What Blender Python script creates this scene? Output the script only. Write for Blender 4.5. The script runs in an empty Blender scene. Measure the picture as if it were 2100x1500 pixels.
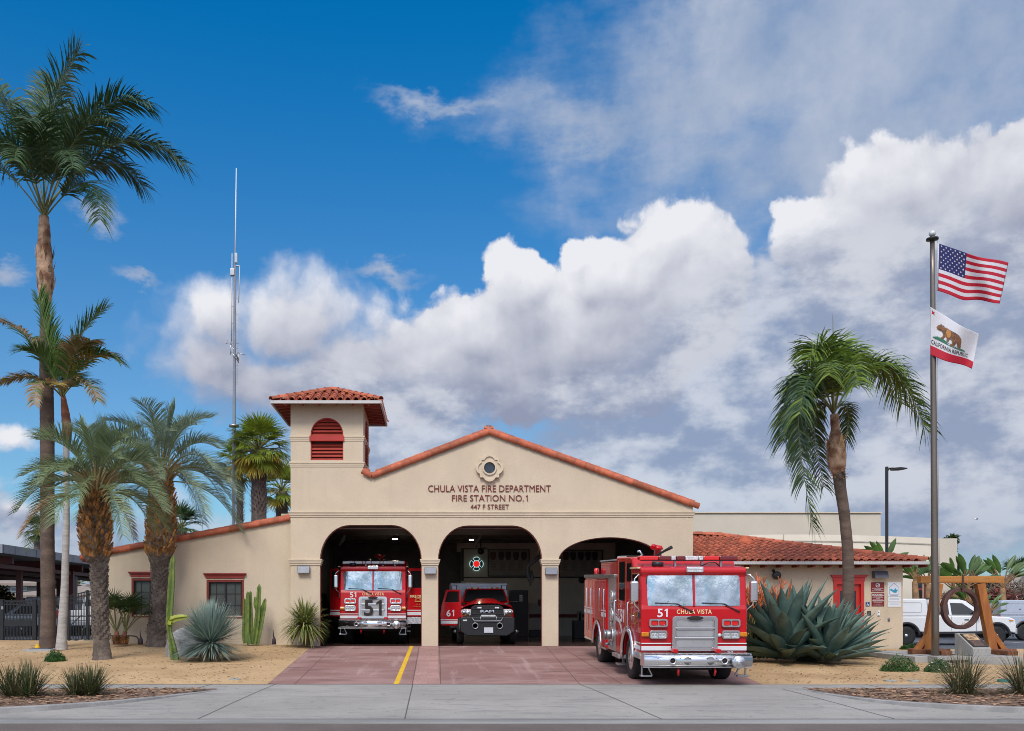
import bpy, math, random
from mathutils import Vector, Matrix, Quaternion
from mathutils.geometry import tessellate_polygon
S = bpy.context.scene
COL = S.collection
PI = math.pi
rnd = random.Random(11)

# ------------------------------------------------------------------ camera, sky, sun, exposure
FOC, VX, VY, CAM = 1900.0, 890.0, 1250.0, 1.32      # focal length and vanishing point of the shifted lens, eye height over the bay floor
cd = bpy.data.cameras.new("camera"); cam = bpy.data.objects.new("camera", cd); COL.objects.link(cam)
cam.location = (0, 0, CAM); cam.rotation_euler = (math.radians(90), 0, 0)
cd.sensor_width = 36; cd.lens = 36 * FOC / 2100
cd.shift_x = (1050 - VX) / 2100; cd.shift_y = (VY - 750) / 2100
cd.clip_end = 3000
S.camera = cam
S.view_settings.view_transform = 'Standard'; S.view_settings.look = 'None'
S.view_settings.exposure = 0.72; S.view_settings.gamma = 1; S.view_settings.use_curve_mapping = False
try:
    S.cycles.max_bounces = 6; S.cycles.diffuse_bounces = 3; S.cycles.glossy_bounces = 3; S.cycles.transparent_max_bounces = 8
    S.cycles.caustics_reflective = False; S.cycles.caustics_refractive = False
    S.cycles.use_denoising = True; S.cycles.filter_width = .95
    S.cycles.sample_clamp_indirect = 6
except Exception: pass
SUN_EL, SUN_AZ = math.radians(46), math.radians(193)   # high behind the camera, to its left, veiled by thin cloud
sd = bpy.data.lights.new("sun", 'SUN'); sun = bpy.data.objects.new("sun", sd); COL.objects.link(sun)
sd.energy = 1.5; sd.angle = math.radians(18); sd.color = (1, .93, .83)
to_sun = Vector((math.sin(SUN_AZ) * math.cos(SUN_EL), math.cos(SUN_AZ) * math.cos(SUN_EL), math.sin(SUN_EL)))
sun.rotation_euler = to_sun.to_track_quat('Z', 'Y').to_euler()
sun.location = (0, 0, 60)

def srgb(r, g, b):
    f = lambda c: c / 12.92 if c <= .04045 else ((c + .055) / 1.055) ** 2.4
    return (f(r / 255), f(g / 255), f(b / 255), 1)

class NT:                                             # small node-tree writer
    def __init__(s, tree, dim='3D'): s.dim = dim; s.t = tree; s.n = tree.nodes; s.l = tree.links
    def new(s, typ, **kw):
        n = s.n.new(typ)
        for k, v in kw.items(): setattr(n, k, v)
        return n
    def put(s, sock, v):
        if v is None: return
        if isinstance(v, bpy.types.NodeSocket): s.l.new(v, sock)
        else: sock.default_value = v
    def math(s, op, a, b=None, c=None, clamp=False):
        n = s.new('ShaderNodeMath', operation=op, use_clamp=clamp)
        s.put(n.inputs[0], a); s.put(n.inputs[1], b); s.put(n.inputs[2], c); return n.outputs[0]
    def vmath(s, op, a, b=None):
        n = s.new('ShaderNodeVectorMath', operation=op); s.put(n.inputs[0], a); s.put(n.inputs[1], b)
        return n.outputs['Value'] if op in ('LENGTH', 'DOT_PRODUCT', 'DISTANCE') else n.outputs[0]
    def noise(s, vec, scale, detail=5, rough=.55, out='Fac'):
        n = s.new('ShaderNodeTexNoise'); n.noise_dimensions = s.dim; s.put(n.inputs['Vector'], vec); n.inputs['Scale'].default_value = scale
        n.inputs['Detail'].default_value = detail; n.inputs['Roughness'].default_value = rough; return n.outputs[out]
    def ramp(s, v, a, b, smooth=True):
        n = s.new('ShaderNodeMapRange'); n.interpolation_type = 'SMOOTHSTEP' if smooth else 'LINEAR'
        s.put(n.inputs[0], v); s.put(n.inputs[1], a); s.put(n.inputs[2], b); return n.outputs[0]
    def mix(s, f, a, b, blend='MIX'):
        n = s.new('ShaderNodeMix', data_type='RGBA', blend_type=blend)
        s.put(n.inputs[0], f); s.put(n.inputs[6], a); s.put(n.inputs[7], b); return n.outputs[2]
    def comb(s, x, y, z=0.0):
        n = s.new('ShaderNodeCombineXYZ'); s.put(n.inputs[0], x); s.put(n.inputs[1], y); s.put(n.inputs[2], z); return n.outputs[0]

def azel(px, py):
    return math.atan2(px - VX, FOC), math.atan2(VY - py, math.hypot(px - VX, FOC))

def build_world():
    w = bpy.data.worlds.new("World"); S.world = w; w.use_nodes = True
    # the field of the heaped clouds over the station: a group of azimuth and elevation
    g = bpy.data.node_groups.new("cloud_field", 'ShaderNodeTree')
    g.interface.new_socket("P", in_out='INPUT', socket_type='NodeSocketVector')
    g.interface.new_socket("F", in_out='OUTPUT', socket_type='NodeSocketFloat')
    t = NT(g, '2D'); gi = t.new('NodeGroupInput'); go = t.new('NodeGroupOutput')
    P = gi.outputs[0]
    n1 = t.vmath('SUBTRACT', t.noise(P, 7, 3, out='Color'), (.5, .5, .5))
    n2 = t.vmath('SUBTRACT', t.noise(P, 34, 4, .6, out='Color'), (.5, .5, .5))
    s1 = t.new('ShaderNodeVectorMath', operation='SCALE'); t.put(s1.inputs[0], n1); s1.inputs['Scale'].default_value = .05
    s2 = t.new('ShaderNodeVectorMath', operation='SCALE'); t.put(s2.inputs[0], n2); s2.inputs['Scale'].default_value = .018
    Q = t.vmath('ADD', t.vmath('ADD', P, s1.outputs[0]), s2.outputs[0])
    lobes = [(1385, 500, 135, 100), (1440, 600, 95, 120), (1270, 570, 140, 85), (1175, 535, 50, 55), (1050, 590, 95, 90), (1200, 690, 330, 150), (960, 690, 130, 90), (1000, 780, 220, 100),
             (610, 670, 200, 140), (430, 640, 110, 90), (720, 740, 270, 150), (430, 730, 170, 120), (860, 770, 170, 120), (560, 780, 230, 100),
             (1815, 400, 165, 112), (1700, 460, 130, 95), (1930, 450, 230, 140), (2080, 400, 190, 150), (1640, 470, 70, 80), (1750, 520, 130, 80), (1250, 800, 200, 80), (1420, 690, 130, 80),
             (40, 1050, 90, 55), (20, 905, 60, 30)]
    acc = None
    for px, py, rx, ry in lobes:
        a, e = azel(px, py); kx = math.cos(a) ** 2 / FOC; ky = math.cos(e) ** 2 / math.hypot(FOC, px - VX)
        d = t.vmath('MULTIPLY', t.vmath('SUBTRACT', Q, (a, e, 0)), (1 / (rx * kx), 1 / (ry * ky), 0))
        v = t.math('SUBTRACT', 1.0, t.vmath('LENGTH', d))
        if acc is None: acc = v
        else: acc = t.math('SMOOTH_MAX', acc, v, .18)
    # everywhere outside the picture: broken cloud of the same kind
    az = t.new('ShaderNodeSeparateXYZ'); t.put(az.inputs[0], P)
    side = t.math('MAXIMUM', t.ramp(az.outputs[0], .60, 1.15), t.ramp(az.outputs[0], -.46, -1.0))
    side = t.math('MAXIMUM', side, t.ramp(az.outputs[1], .64, .8))
    rest = t.math('MULTIPLY', t.math('SUBTRACT', t.noise(P, 2.6, 5), .37), 3.4)
    mx = t.new('ShaderNodeMix', data_type='FLOAT'); t.put(mx.inputs[0], side); t.put(mx.inputs[2], acc); t.put(mx.inputs[3], rest)
    fb = t.math('MULTIPLY', t.math('SUBTRACT', t.noise(Q, 30, 7, .62), .5), .32)
    def puffs(scale, amp):                            # rounded heaps, as on the rim of a cumulus
        v = t.new('ShaderNodeTexVoronoi'); v.feature = 'SMOOTH_F1'; v.voronoi_dimensions = '2D'; t.put(v.inputs['Vector'], Q); v.inputs['Scale'].default_value = scale; v.inputs['Smoothness'].default_value = .35
        return t.math('MULTIPLY', t.math('SUBTRACT', .42, v.outputs['Distance']), amp)
    tot = t.math('ADD', t.math('ADD', mx.outputs[0], fb), t.math('ADD', puffs(15, .42), t.math('ADD', puffs(34, .24), puffs(75, .09))))
    t.l.new(tot, go.inputs[0])

    t = NT(w.node_tree, '2D')
    for n in list(t.n): t.n.remove(n)
    tc = t.new('ShaderNodeTexCoord'); D = t.vmath('NORMALIZE', tc.outputs['Generated'])
    sp = t.new('ShaderNodeSeparateXYZ'); t.put(sp.inputs[0], D)
    az = t.math('ARCTAN2', sp.outputs[0], sp.outputs[1]); el = t.math('ARCSINE', sp.outputs[2])
    P = t.comb(az, el)
    def field(p):
        n = t.new('ShaderNodeGroup'); n.node_tree = g; t.put(n.inputs[0], p); return n.outputs[0]
    f0 = field(P); fu = field(t.vmath('ADD', P, (-.012, .045, 0))); fs = field(t.vmath('ADD', P, (-.006, .012, 0)))
    soft = t.math('ADD', .15, t.math('MULTIPLY', t.ramp(az, -.0, -.10), .60))
    dens = t.ramp(f0, -.04, soft)
    relief = t.math('ADD', t.math('MULTIPLY', t.math('SUBTRACT', f0, fu), .36), t.math('MULTIPLY', t.math('SUBTRACT', f0, fs), .40))
    bright = t.math('ADD', t.math('ADD', .61, relief), t.math('MULTIPLY', t.math('SUBTRACT', t.noise(P, 9, 5), .5), .26))
    bright = t.math('SUBTRACT', bright, t.math('MULTIPLY', t.ramp(f0, .35, 1.15), .16))
    bright = t.math('SUBTRACT', bright, t.math('MULTIPLY', t.ramp(el, azel(1150, 560)[1], azel(1150, 840)[1]), .38))
    bright = t.math('SUBTRACT', bright, t.math('MULTIPLY', t.ramp(az, .40, .52), .22), clamp=True)
    heap = t.mix(t.ramp(bright, 0.0, 1.0, False), srgb(147, 154, 178), srgb(237, 238, 244))
    # veil: thin high cloud, upper right, streaked
    stre = t.vmath('MULTIPLY', P, (3.2, 9.0, 1)); vw = t.noise(stre, 1.6, 6, .6); vw2 = t.noise(t.vmath('ADD', P, (3, 1, 0)), 9, 6, .6)
    def sc(v, k): n = t.new('ShaderNodeVectorMath', operation='SCALE'); t.put(n.inputs[0], v); n.inputs['Scale'].default_value = k; return n.outputs[0]
    PW = t.vmath('ADD', P, t.vmath('ADD', sc(t.vmath('SUBTRACT', t.noise(P, 5, 4, .6, 'Color'), (.5, .5, .5)), .085), sc(t.vmath('SUBTRACT', t.noise(t.vmath('MULTIPLY', P, (1, 2.2, 1)), 19, 5, .65, 'Color'), (.5, .5, .5)), .05)))
    def blob(px, py, rx, ry, rot=0, top=1.0):
        a, e = azel(px, py); k = 1 / FOC
        d = t.vmath('SUBTRACT', PW, (a, e, 0))
        if rot:
            r = t.new('ShaderNodeVectorRotate', rotation_type='Z_AXIS'); t.put(r.inputs['Vector'], d); r.inputs['Angle'].default_value = math.radians(rot); d = r.outputs[0]
        return t.math('SUBTRACT', top, t.vmath('LENGTH', t.vmath('MULTIPLY', d, (1 / (rx * k), 1 / (ry * k), 0))))
    vf = blob(1900, 60, 760, 420)
    for b in ((1500, 215, 480, 190, 0), (1230, 268, 420, 100, 7, .85), (930, 215, 300, 48, 12, .6), (1750, 280, 560, 220, 0), (1500, 40, 300, 120, 0), (1950, 780, 420, 380, 0), (300, 575, 90, 28, 8, .75), (10, 570, 60, 30, 0), (200, 420, 60, 40, 0), (800, 570, 160, 40, 0, .5)):
        vf = t.math('SMOOTH_MAX', vf, blob(*b), .2)
    vf = t.math('ADD', vf, t.math('ADD', t.math('MULTIPLY', t.math('SUBTRACT', vw, .5), .9), t.math('MULTIPLY', t.math('SUBTRACT', vw2, .5), .5)))
    vd = t.math('MULTIPLY', t.ramp(vf, -.1, .85), .94)
    veil = t.mix(t.math('ADD', t.math('MULTIPLY', vw2, 1.5), -.35, clamp=True), srgb(137, 160, 194), srgb(196, 203, 218))
    # low grey deck on the right, mottled
    dk = t.noise(t.vmath('MULTIPLY', P, (1, 1.7, 1)), 8, 6, .55); dk2 = t.noise(t.vmath('MULTIPLY', t.vmath('ADD', P, (7, 2, 0)), (1, 1.7, 1)), 17, 6, .6)
    deck = t.math('SMOOTH_MAX', blob(1500, 1010, 830, 290), blob(1960, 860, 560, 420), .2)
    deck = t.math('SMOOTH_MAX', deck, blob(60, 1120, 420, 120), .15); deck = t.math('SMOOTH_MAX', deck, blob(800, 900, 330, 170), .2); deck = t.math('SMOOTH_MAX', deck, blob(1800, 620, 420, 160), .2); deck = t.math('SMOOTH_MAX', deck, blob(1490, 760, 280, 160), .2); deck = t.math('SMOOTH_MAX', deck, blob(1350, 870, 420, 190), .2)
    deck = t.ramp(t.math('ADD', deck, t.math('ADD', t.math('MULTIPLY', t.math('SUBTRACT', dk, .5), 1.1), t.math('MULTIPLY', t.math('SUBTRACT', dk2, .5), .5))), .0, .52)
    dcol = t.mix(t.ramp(t.math('ADD', dk, t.math('MULTIPLY', t.math('SUBTRACT', dk2, .5), .7)), .34, .70), srgb(146, 159, 187), srgb(208, 212, 223))
    low = t.ramp(el, .14, .0)
    dcol = t.mix(t.math('MULTIPLY', low, .55), dcol, srgb(126, 146, 180))
    # clear air
    sky = t.new('ShaderNodeTexSky', sky_type='NISHITA'); sky.sun_disc = False; sky.sun_elevation = SUN_EL; sky.sun_rotation = SUN_AZ
    sky.air_density = 1.2; sky.dust_density = .4; sky.ozone_density = 2.5
    tint = t.mix(t.ramp(el, .12, .62), (.33, .525, .68, 1), (.0, .50, .83, 1))
    tinted = t.mix(1.0, sky.outputs[0], tint, 'MULTIPLY')
    k = SKY_K = .1
    def lift(c): return t.mix(1.0, c, (CLOUD_GAIN / k,) * 3 + (1,), 'MULTIPLY')
    CLOUD_GAIN = .60
    out = tinted
    out = t.mix(1.0, out, (SKY_GAIN,) * 3 + (1,), 'MULTIPLY')
    # unseen cloud near the sun, behind the camera, brightened to add soft fill
    glow = t.math('ADD', 1.0, t.math('MULTIPLY', t.ramp(t.vmath('DOT_PRODUCT', D, tuple(to_sun)), -.15, .95), 1.5))
    heap = t.mix(1.0, heap, t.comb(glow, glow, glow), 'MULTIPLY'); veil = t.mix(1.0, veil, t.comb(glow, glow, glow), 'MULTIPLY')
    out = t.mix(vd, out, lift(veil))
    out = t.mix(dens, out, lift(heap))
    out = t.mix(t.math('MULTIPLY', deck, .9), out, lift(dcol))
    bg = t.new('ShaderNodeBackground'); t.put(bg.inputs[0], out); bg.inputs[1].default_value = k
    o = t.new('ShaderNodeOutputWorld'); t.l.new(bg.outputs[0], o.inputs[0])
SKY_GAIN = 1.0
build_world()
w_ = S.world
try: w_.cycles.sampling_method = 'MANUAL'; w_.cycles.sample_map_resolution = 512
except Exception: pass

# ------------------------------------------------------------------ mesh and object helpers
def W(px, py, Y): return Vector(((px - VX) * Y / FOC, Y, CAM - (py - VY) * Y / FOC))
def WX(px, Y): return (px - VX) * Y / FOC
def WZ(py, Y): return CAM - (py - VY) * Y / FOC
ORG = {}

class MB:
    def __init__(s): s.v = []; s.f = []; s.m = []; s.sm = []; s.mi = 0; s.cuts = []
    def add(s, pts, faces, smooth=False, m=None):
        b = len(s.v); s.v += [Vector(p) for p in pts]
        for f in faces: s.f.append([b + i for i in f]); s.m.append(s.mi if m is None else m); s.sm.append(smooth)
        return s
    def face(s, *pts, smooth=False, m=None): return s.add(pts, [list(range(len(pts)))], smooth, m)
    def box(s, c, size, rot=None, m=None):
        s.cut(); c = Vector(c); x, y, z = [d / 2 for d in size]
        p = [Vector((i * x, j * y, k * z)) for k in (-1, 1) for j in (-1, 1) for i in (-1, 1)]
        if rot is not None:
            R = rot if isinstance(rot, Matrix) else Matrix.Rotation(rot, 3, 'Z'); p = [R @ q for q in p]
        return s.add([c + q for q in p], [(0, 2, 3, 1), (4, 5, 7, 6), (0, 1, 5, 4), (2, 6, 7, 3), (0, 4, 6, 2), (1, 3, 7, 5)], m=m)
    def bx(s, x0, x1, y0, y1, z0, z1, m=None): return s.box(((x0 + x1) / 2, (y0 + y1) / 2, (z0 + z1) / 2), (abs(x1 - x0), abs(y1 - y0), abs(z1 - z0)), m=m)
    def prism(s, poly, d, m=None, smooth=False):
        n = len(poly); d = Vector(d); a = [Vector(p) for p in poly]; b = [p + d for p in a]
        s.add(a + b, [[i, (i + 1) % n, n + (i + 1) % n, n + i] for i in range(n)], smooth, m)
        s.add(a, [list(range(n))[::-1]], False, m); s.add(b, [list(range(n))], False, m); return s
    def holed(s, outer, holes, d, m=None):              # an outline with openings, given a thickness
        loops = [[Vector(p) for p in l] for l in [outer] + holes]; d = Vector(d)
        flat = [p for l in loops for p in l]; tris = tessellate_polygon(loops)
        s.add(flat, [list(t) for t in tris], m=m); s.add([p + d for p in flat], [list(t)[::-1] for t in tris], m=m)
        for l in loops:
            n = len(l); s.add(l + [p + d for p in l], [[i, (i + 1) % n, n + (i + 1) % n, n + i] for i in range(n)], m=m)
        return s
    def tube(s, path, r, n=8, cap=True, smooth=True, m=None, ov=1.0):
        s.cut(); path = [Vector(p) for p in path]; k = len(path); rs = r if isinstance(r, (list, tuple)) else [r] * k
        up = None; pts = []
        for i, p in enumerate(path):
            t = (path[min(i + 1, k - 1)] - path[max(i - 1, 0)]); t = t.normalized() if t.length > 1e-9 else Vector((0, 0, 1))
            if up is None:
                up = t.orthogonal().normalized() if abs(t.z) < .9 else (Vector((0, 1, 0)) - t * t.y).normalized()
            up = (up - t * up.dot(t)); up = up.normalized() if up.length > 1e-6 else t.orthogonal().normalized()
            q = t.cross(up)
            for j in range(n):
                a = 2 * PI * j / n; pts.append(p + (up * math.cos(a) * ov + q * math.sin(a)) * rs[i])
        fs = [[i * n + j, i * n + (j + 1) % n, (i + 1) * n + (j + 1) % n, (i + 1) * n + j] for i in range(k - 1) for j in range(n)]
        s.add(pts, fs, smooth, m)
        if cap:
            s.add(pts[:n], [list(range(n))[::-1]], False, m); s.add(pts[-n:], [list(range(n))], False, m)
        return s
    def cyl(s, a, b, r, n=12, smooth=True, m=None): return s.tube([a, b], r, n, True, smooth, m)
    def lathe(s, c, prof, n=16, axis='Z', smooth=True, m=None):   # prof: (radius, height) along the axis
        s.cut(); c = Vector(c); pts = []
        for r, h in prof:
            for j in range(n):
                a = 2 * PI * j / n; u, v = r * math.cos(a), r * math.sin(a)
                pts.append(c + (Vector((u, v, h)) if axis == 'Z' else Vector((h, u, v)) if axis == 'X' else Vector((v, h, u))))
        k = len(prof)
        s.add(pts, [[i * n + j, i * n + (j + 1) % n, (i + 1) * n + (j + 1) % n, (i + 1) * n + j] for i in range(k - 1) for j in range(n)], smooth, m)
        if prof[0][0] > 1e-4: s.add(pts[:n], [list(range(n))[::-1]], False, m)
        if prof[-1][0] > 1e-4: s.add(pts[-n:], [list(range(n))], False, m)
        return s
    def grid(s, rows, smooth=True, m=None):              # rows of points
        n = len(rows[0]); pts = [p for r in rows for p in r]
        return s.add(pts, [[i * n + j, i * n + j + 1, (i + 1) * n + j + 1, (i + 1) * n + j] for i in range(len(rows) - 1) for j in range(n - 1)], smooth, m)
    def each(s, name, mats, parent=None, **k):            # every added piece becomes a part of its own
        used = 0; outp = []
        for b0, b1, f0, f1 in s.parts():
            q = MB(); q.v = s.v[b0:b1]; q.f = [[i - b0 for i in f] for f in s.f[f0:f1]]; q.m = s.m[f0:f1]; q.sm = s.sm[f0:f1]; outp.append(q.build(name, mats, parent, **k))
        return outp
    def parts(s):
        c = s.cuts + [(len(s.v), len(s.f))]
        return [(c[i][0], c[i + 1][0], c[i][1], c[i + 1][1]) for i in range(len(s.cuts))]
    def cut(s): s.cuts.append((len(s.v), len(s.f))); return s
    def build(s, name, mats, parent=None, world=False, bevel=0, seg=2, origin=None, recalc=True, thick=0):
        org = Vector((0, 0, 0))
        if parent is not None and world: org = ORG.get(parent.name, org)
        if parent is None:
            if origin is None:
                xs = [p.x for p in s.v]; ys = [p.y for p in s.v]; zs = [p.z for p in s.v]
                origin = Vector(((min(xs) + max(xs)) / 2, (min(ys) + max(ys)) / 2, min(zs)))
            org = Vector(origin)
        me = bpy.data.meshes.new(name)
        me.from_pydata([p - org for p in s.v], [], s.f)
        for m in (mats if isinstance(mats, (list, tuple)) else [mats]): me.materials.append(m)
        me.polygons.foreach_set('material_index', s.m); me.polygons.foreach_set('use_smooth', s.sm)
        me.update()
        if recalc:
            import bmesh
            bm = bmesh.new(); bm.from_mesh(me); bmesh.ops.remove_doubles(bm, verts=bm.verts, dist=1e-5)
            bmesh.ops.recalc_face_normals(bm, faces=bm.faces); bm.to_mesh(me); bm.free()
        o = bpy.data.objects.new(name, me); COL.objects.link(o)
        if parent is not None: o.parent = parent; ORG[o.name] = ORG.get(parent.name, Vector((0, 0, 0)))
        else: o.location = org; ORG[o.name] = org
        if bevel:
            b = o.modifiers.new('bevel', 'BEVEL'); b.width = bevel; b.segments = seg; b.limit_method = 'ANGLE'; b.angle_limit = math.radians(40); b.harden_normals = False
        return o

def tag(o, label, cat, group=None, kind=None):
    if label: o['label'] = label
    if cat: o['category'] = cat
    if group: o['group'] = group
    if kind: o['kind'] = kind
    return o
def thing(name, label, cat, loc=(0, 0, 0), group=None, rz=0, rx=0):
    o = bpy.data.objects.new(name, None); COL.objects.link(o); o.location = loc; o.rotation_euler = (rx, 0, rz)
    o.empty_display_size = .2
    ORG[o.name] = Vector(loc); return tag(o, label, cat, group)
def struct(o): o['kind'] = 'structure'; return o
def copy_tree(o, parent=None):
    c = o.copy(); COL.objects.link(c)
    if parent is not None: c.parent = parent
    for ch in list(o.children): copy_tree(ch, c)
    return c

def text(body, mat, parent, name='lettering', w=None, h=None, at=(0, 0, 0), right=(1, 0, 0), up=(0, 0, 1), ext=.004, bold=0, align='CENTER', world=False, spacing=1.0):
    one = body.endswith('1'); cu = bpy.data.curves.new('t', 'FONT'); cu.body = body[:-1].rstrip() if one else body; cu.align_x = 'CENTER'; cu.extrude = ext; cu.offset = bold; cu.size = 1; cu.space_character = spacing
    cu.resolution_u = 3
    o = bpy.data.objects.new('t', cu); COL.objects.link(o)
    bpy.context.view_layer.update()
    me = bpy.data.meshes.new_from_object(o.evaluated_get(bpy.context.evaluated_depsgraph_get()))
    bpy.data.objects.remove(o); bpy.data.curves.remove(cu)
    if one:                                           # a figure one with its flag
        import bmesh
        bm = bmesh.new(); bm.from_mesh(me); xm = max(v.co.x for v in bm.verts); H = max(v.co.y for v in bm.verts); xo = xm + .17 * H
        if ' ' in body: xo = xm + .34 * H
        kx = .62 if ' ' in body else .85
        pl = [(.20, 0), (.20 + .20 * kx, 0), (.20 + .20 * kx, 1), (.27, 1), (.02, .83), (.02, .83 - .17 * kx), (.20, .77)]
        fr = [bm.verts.new((xo + a * H, c * H, ext)) for a, c in pl]; bk = [bm.verts.new((xo + a * H, c * H, -ext)) for a, c in pl]
        bm.faces.new(fr); n_ = len(pl)
        for i in range(n_): bm.faces.new((fr[i], bk[i], bk[(i + 1) % n_], fr[(i + 1) % n_]))
        bm.normal_update(); bmesh.ops.triangulate(bm, faces=[f for f in bm.faces if len(f.verts) > 4]); bm.to_mesh(me); bm.free()
    xs = [v.co.x for v in me.vertices]; ys = [v.co.y for v in me.vertices]
    x0, x1, y0, y1 = min(xs), max(xs), min(ys), max(ys)
    sx = w / (x1 - x0) if w else None; sy = h / (y1 - y0) if h else None
    sx = sx or sy; sy = sy or sx
    r, u = Vector(right).normalized(), Vector(up).normalized(); n = r.cross(u); at = Vector(at)
    org = ORG.get(parent.name, Vector((0, 0, 0))) if world and parent is not None else Vector((0, 0, 0))
    for v in me.vertices:
        v.co = at - org + r * ((v.co.x - (x0 + x1) / 2) * sx) + u * ((v.co.y - (y0 + y1) / 2) * sy) + n * (v.co.z)
    me.materials.clear(); me.materials.append(mat); me.name = name
    o = bpy.data.objects.new(name, me); COL.objects.link(o)
    if parent is not None: o.parent = parent; ORG[o.name] = ORG.get(parent.name, Vector((0, 0, 0)))
    return o

# ------------------------------------------------------------------ materials
def mat(name, col, rough=.6, metal=0.0, var=.12, vs=2.0, bump=0.0, bs=40.0, coat=0.0, col2=None, stretch=(1, 1, 1), emit=0.0, island=0.0, transl=0.0, spec=.5, fine=0.0, fs=60.0, bstretch=None, lo=.35, hi=.68, aniso=None):
    m = bpy.data.materials.new(name); m.use_nodes = True; t = NT(m.node_tree)
    b = t.n.get('Principled BSDF'); c = tuple(col[:3]) + (1,)
    tc = t.new('ShaderNodeTexCoord'); mp = t.new('ShaderNodeMapping'); t.l.new(tc.outputs['Object'], mp.inputs[0]); mp.inputs['Scale'].default_value = stretch
    v = mp.outputs[0]; base = c
    if var or col2 is not None:
        c2 = col2 if col2 is not None else tuple(x * (1 - var) for x in c[:3]) + (1,)
        c1 = c if col2 is not None else tuple(min(1, x * (1 + var)) for x in c[:3]) + (1,)
        base = t.mix(t.ramp(t.noise(v, vs, 6, .6), lo, hi), c2, c1)
    if fine:
        n = t.noise(v, fs, 3, .7); base = t.mix(1.0, base, t.mix(t.ramp(n, .3, .7), (1 - fine,) * 3 + (1,), (1 + fine,) * 3 + (1,)), 'MULTIPLY')
    if island:
        g = t.new('ShaderNodeNewGeometry'); r = g.outputs['Random Per Island']
        base = t.mix(1.0, base, t.mix(r, (1 - island, 1 - island * .8, 1 - island, 1), (1 + island, 1 + island * .8, 1 + island * .6, 1)), 'MULTIPLY')
    t.put(b.inputs['Base Color'], base); b.inputs['Metallic'].default_value = metal; b.inputs['Specular IOR Level'].default_value = spec
    b.inputs['Roughness'].default_value = rough
    if rough > .15 and rough < .95 and metal < .5:
        t.put(b.inputs['Roughness'], t.math('ADD', rough - .08, t.math('MULTIPLY', t.noise(v, vs * 3.1, 4), .16)))
    if coat: b.inputs['Coat Weight'].default_value = coat; b.inputs['Coat Roughness'].default_value = .03
    if bump:
        bn = t.new('ShaderNodeBump'); bn.inputs['Strength'].default_value = min(1, bump); bn.inputs['Distance'].default_value = .02 if bump <= 1 else .02 * bump
        vv = v
        if bstretch: m2 = t.new('ShaderNodeMapping'); t.l.new(tc.outputs['Object'], m2.inputs[0]); m2.inputs['Scale'].default_value = bstretch; vv = m2.outputs[0]
        t.put(bn.inputs['Height'], t.noise(vv, bs, 5, .65)); t.l.new(bn.outputs[0], b.inputs['Normal'])
    if emit: b.inputs['Emission Color'].default_value = c; b.inputs['Emission Strength'].default_value = emit
    if transl:
        tr = t.new('ShaderNodeBsdfTranslucent'); t.put(tr.inputs[0], base); ms = t.new('ShaderNodeMixShader'); ms.inputs[0].default_value = transl
        t.l.new(b.outputs[0], ms.inputs[1]); t.l.new(tr.outputs[0], ms.inputs[2])
        out = t.n.get('Material Output'); t.l.new(ms.outputs[0], out.inputs[0])
    return m
# ------------------------------------------------------------------ palette
M = {}
def streaky(m, k=.10):
    t = NT(m.node_tree); b = t.n['Principled BSDF']; src = b.inputs['Base Color'].links[0].from_socket; tc = t.new('ShaderNodeTexCoord')
    mp = t.new('ShaderNodeMapping'); t.l.new(tc.outputs['Object'], mp.inputs[0]); mp.inputs['Scale'].default_value = (2.2, 2.2, .16)
    f = t.ramp(t.noise(mp.outputs[0], 1.6, 6, .7), .50, .74); f2 = t.ramp(t.noise(tc.outputs['Object'], .45, 6, .65), .42, .70); f3 = t.ramp(t.noise(tc.outputs['Object'], 6, 4, .6), .58, .66)
    c = t.mix(t.math('MULTIPLY', f, k * 1.6), src, (.34, .27, .19, 1)); c = t.mix(t.math('MULTIPLY', f2, k), c, (.74, .66, .54, 1)); c = t.mix(t.math('MULTIPLY', f3, k * .6), c, (.40, .32, .22, 1)); t.put(b.inputs['Base Color'], c); return m
M['stucco'] = mat('stucco', (.585, .485, .358), .9, var=.05, vs=.7, bump=.4, bs=16, fine=.04, fs=30); streaky(M['stucco'])
M['stucco_trim'] = mat('stucco_trim', (.605, .505, .375), .85, var=.06, vs=1.2, bump=.1, bs=30)
M['stucco_grey'] = mat('stucco_grey', (.55, .495, .405), .9, var=.04, vs=.4, bump=.1, bs=20)
M['tile'] = mat('clay_tile', (.42, .112, .058), .75, var=.2, vs=3, bump=.2, bs=50, island=.28)
M['pan'] = mat('clay_pan', (.26, .055, .025), .85, var=.25, vs=4)
M['mortar'] = mat('mortar', (.55, .47, .38), .9)
M['maroon'] = mat('maroon_paint', (.20, .022, .014), .5, var=.08)
M['brick_red'] = mat('louvre_paint', (.36, .045, .03), .55, var=.1)
M['door_red'] = mat('door_paint', (.52, .022, .012), .4, var=.06, coat=.2)
M['letter'] = mat('letter_paint', (.15, .010, .006), .5, var=.05)
M['soffit'] = mat('soffit', (.17, .03, .02), .7, var=.1)
M['gutter'] = mat('gutter_metal', (.50, .49, .48), .5, var=.06)
M['glass'] = mat('window_glass', (.02, .024, .024), .06, var=.0, spec=.6)
M['blind'] = mat('window_blind', (.05, .053, .048), .45, var=.2, vs=3, coat=.6)
M['black'] = mat('black_metal', (.013, .013, .015), .4, var=.1)
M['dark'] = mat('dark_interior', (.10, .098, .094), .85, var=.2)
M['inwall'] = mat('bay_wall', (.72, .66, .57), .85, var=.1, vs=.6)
M['slate'] = mat('lamp_housing', (.12, .13, .16), .45, metal=.3, var=.08)
M['steel'] = mat('steel', (.42, .42, .43), .32, metal=.9, var=.08)
M['chrome'] = mat('chrome', (.82, .82, .83), .20, metal=1, var=.04)
M['white'] = mat('white_paint', (.78, .79, .80), .4, var=.03)
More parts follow.
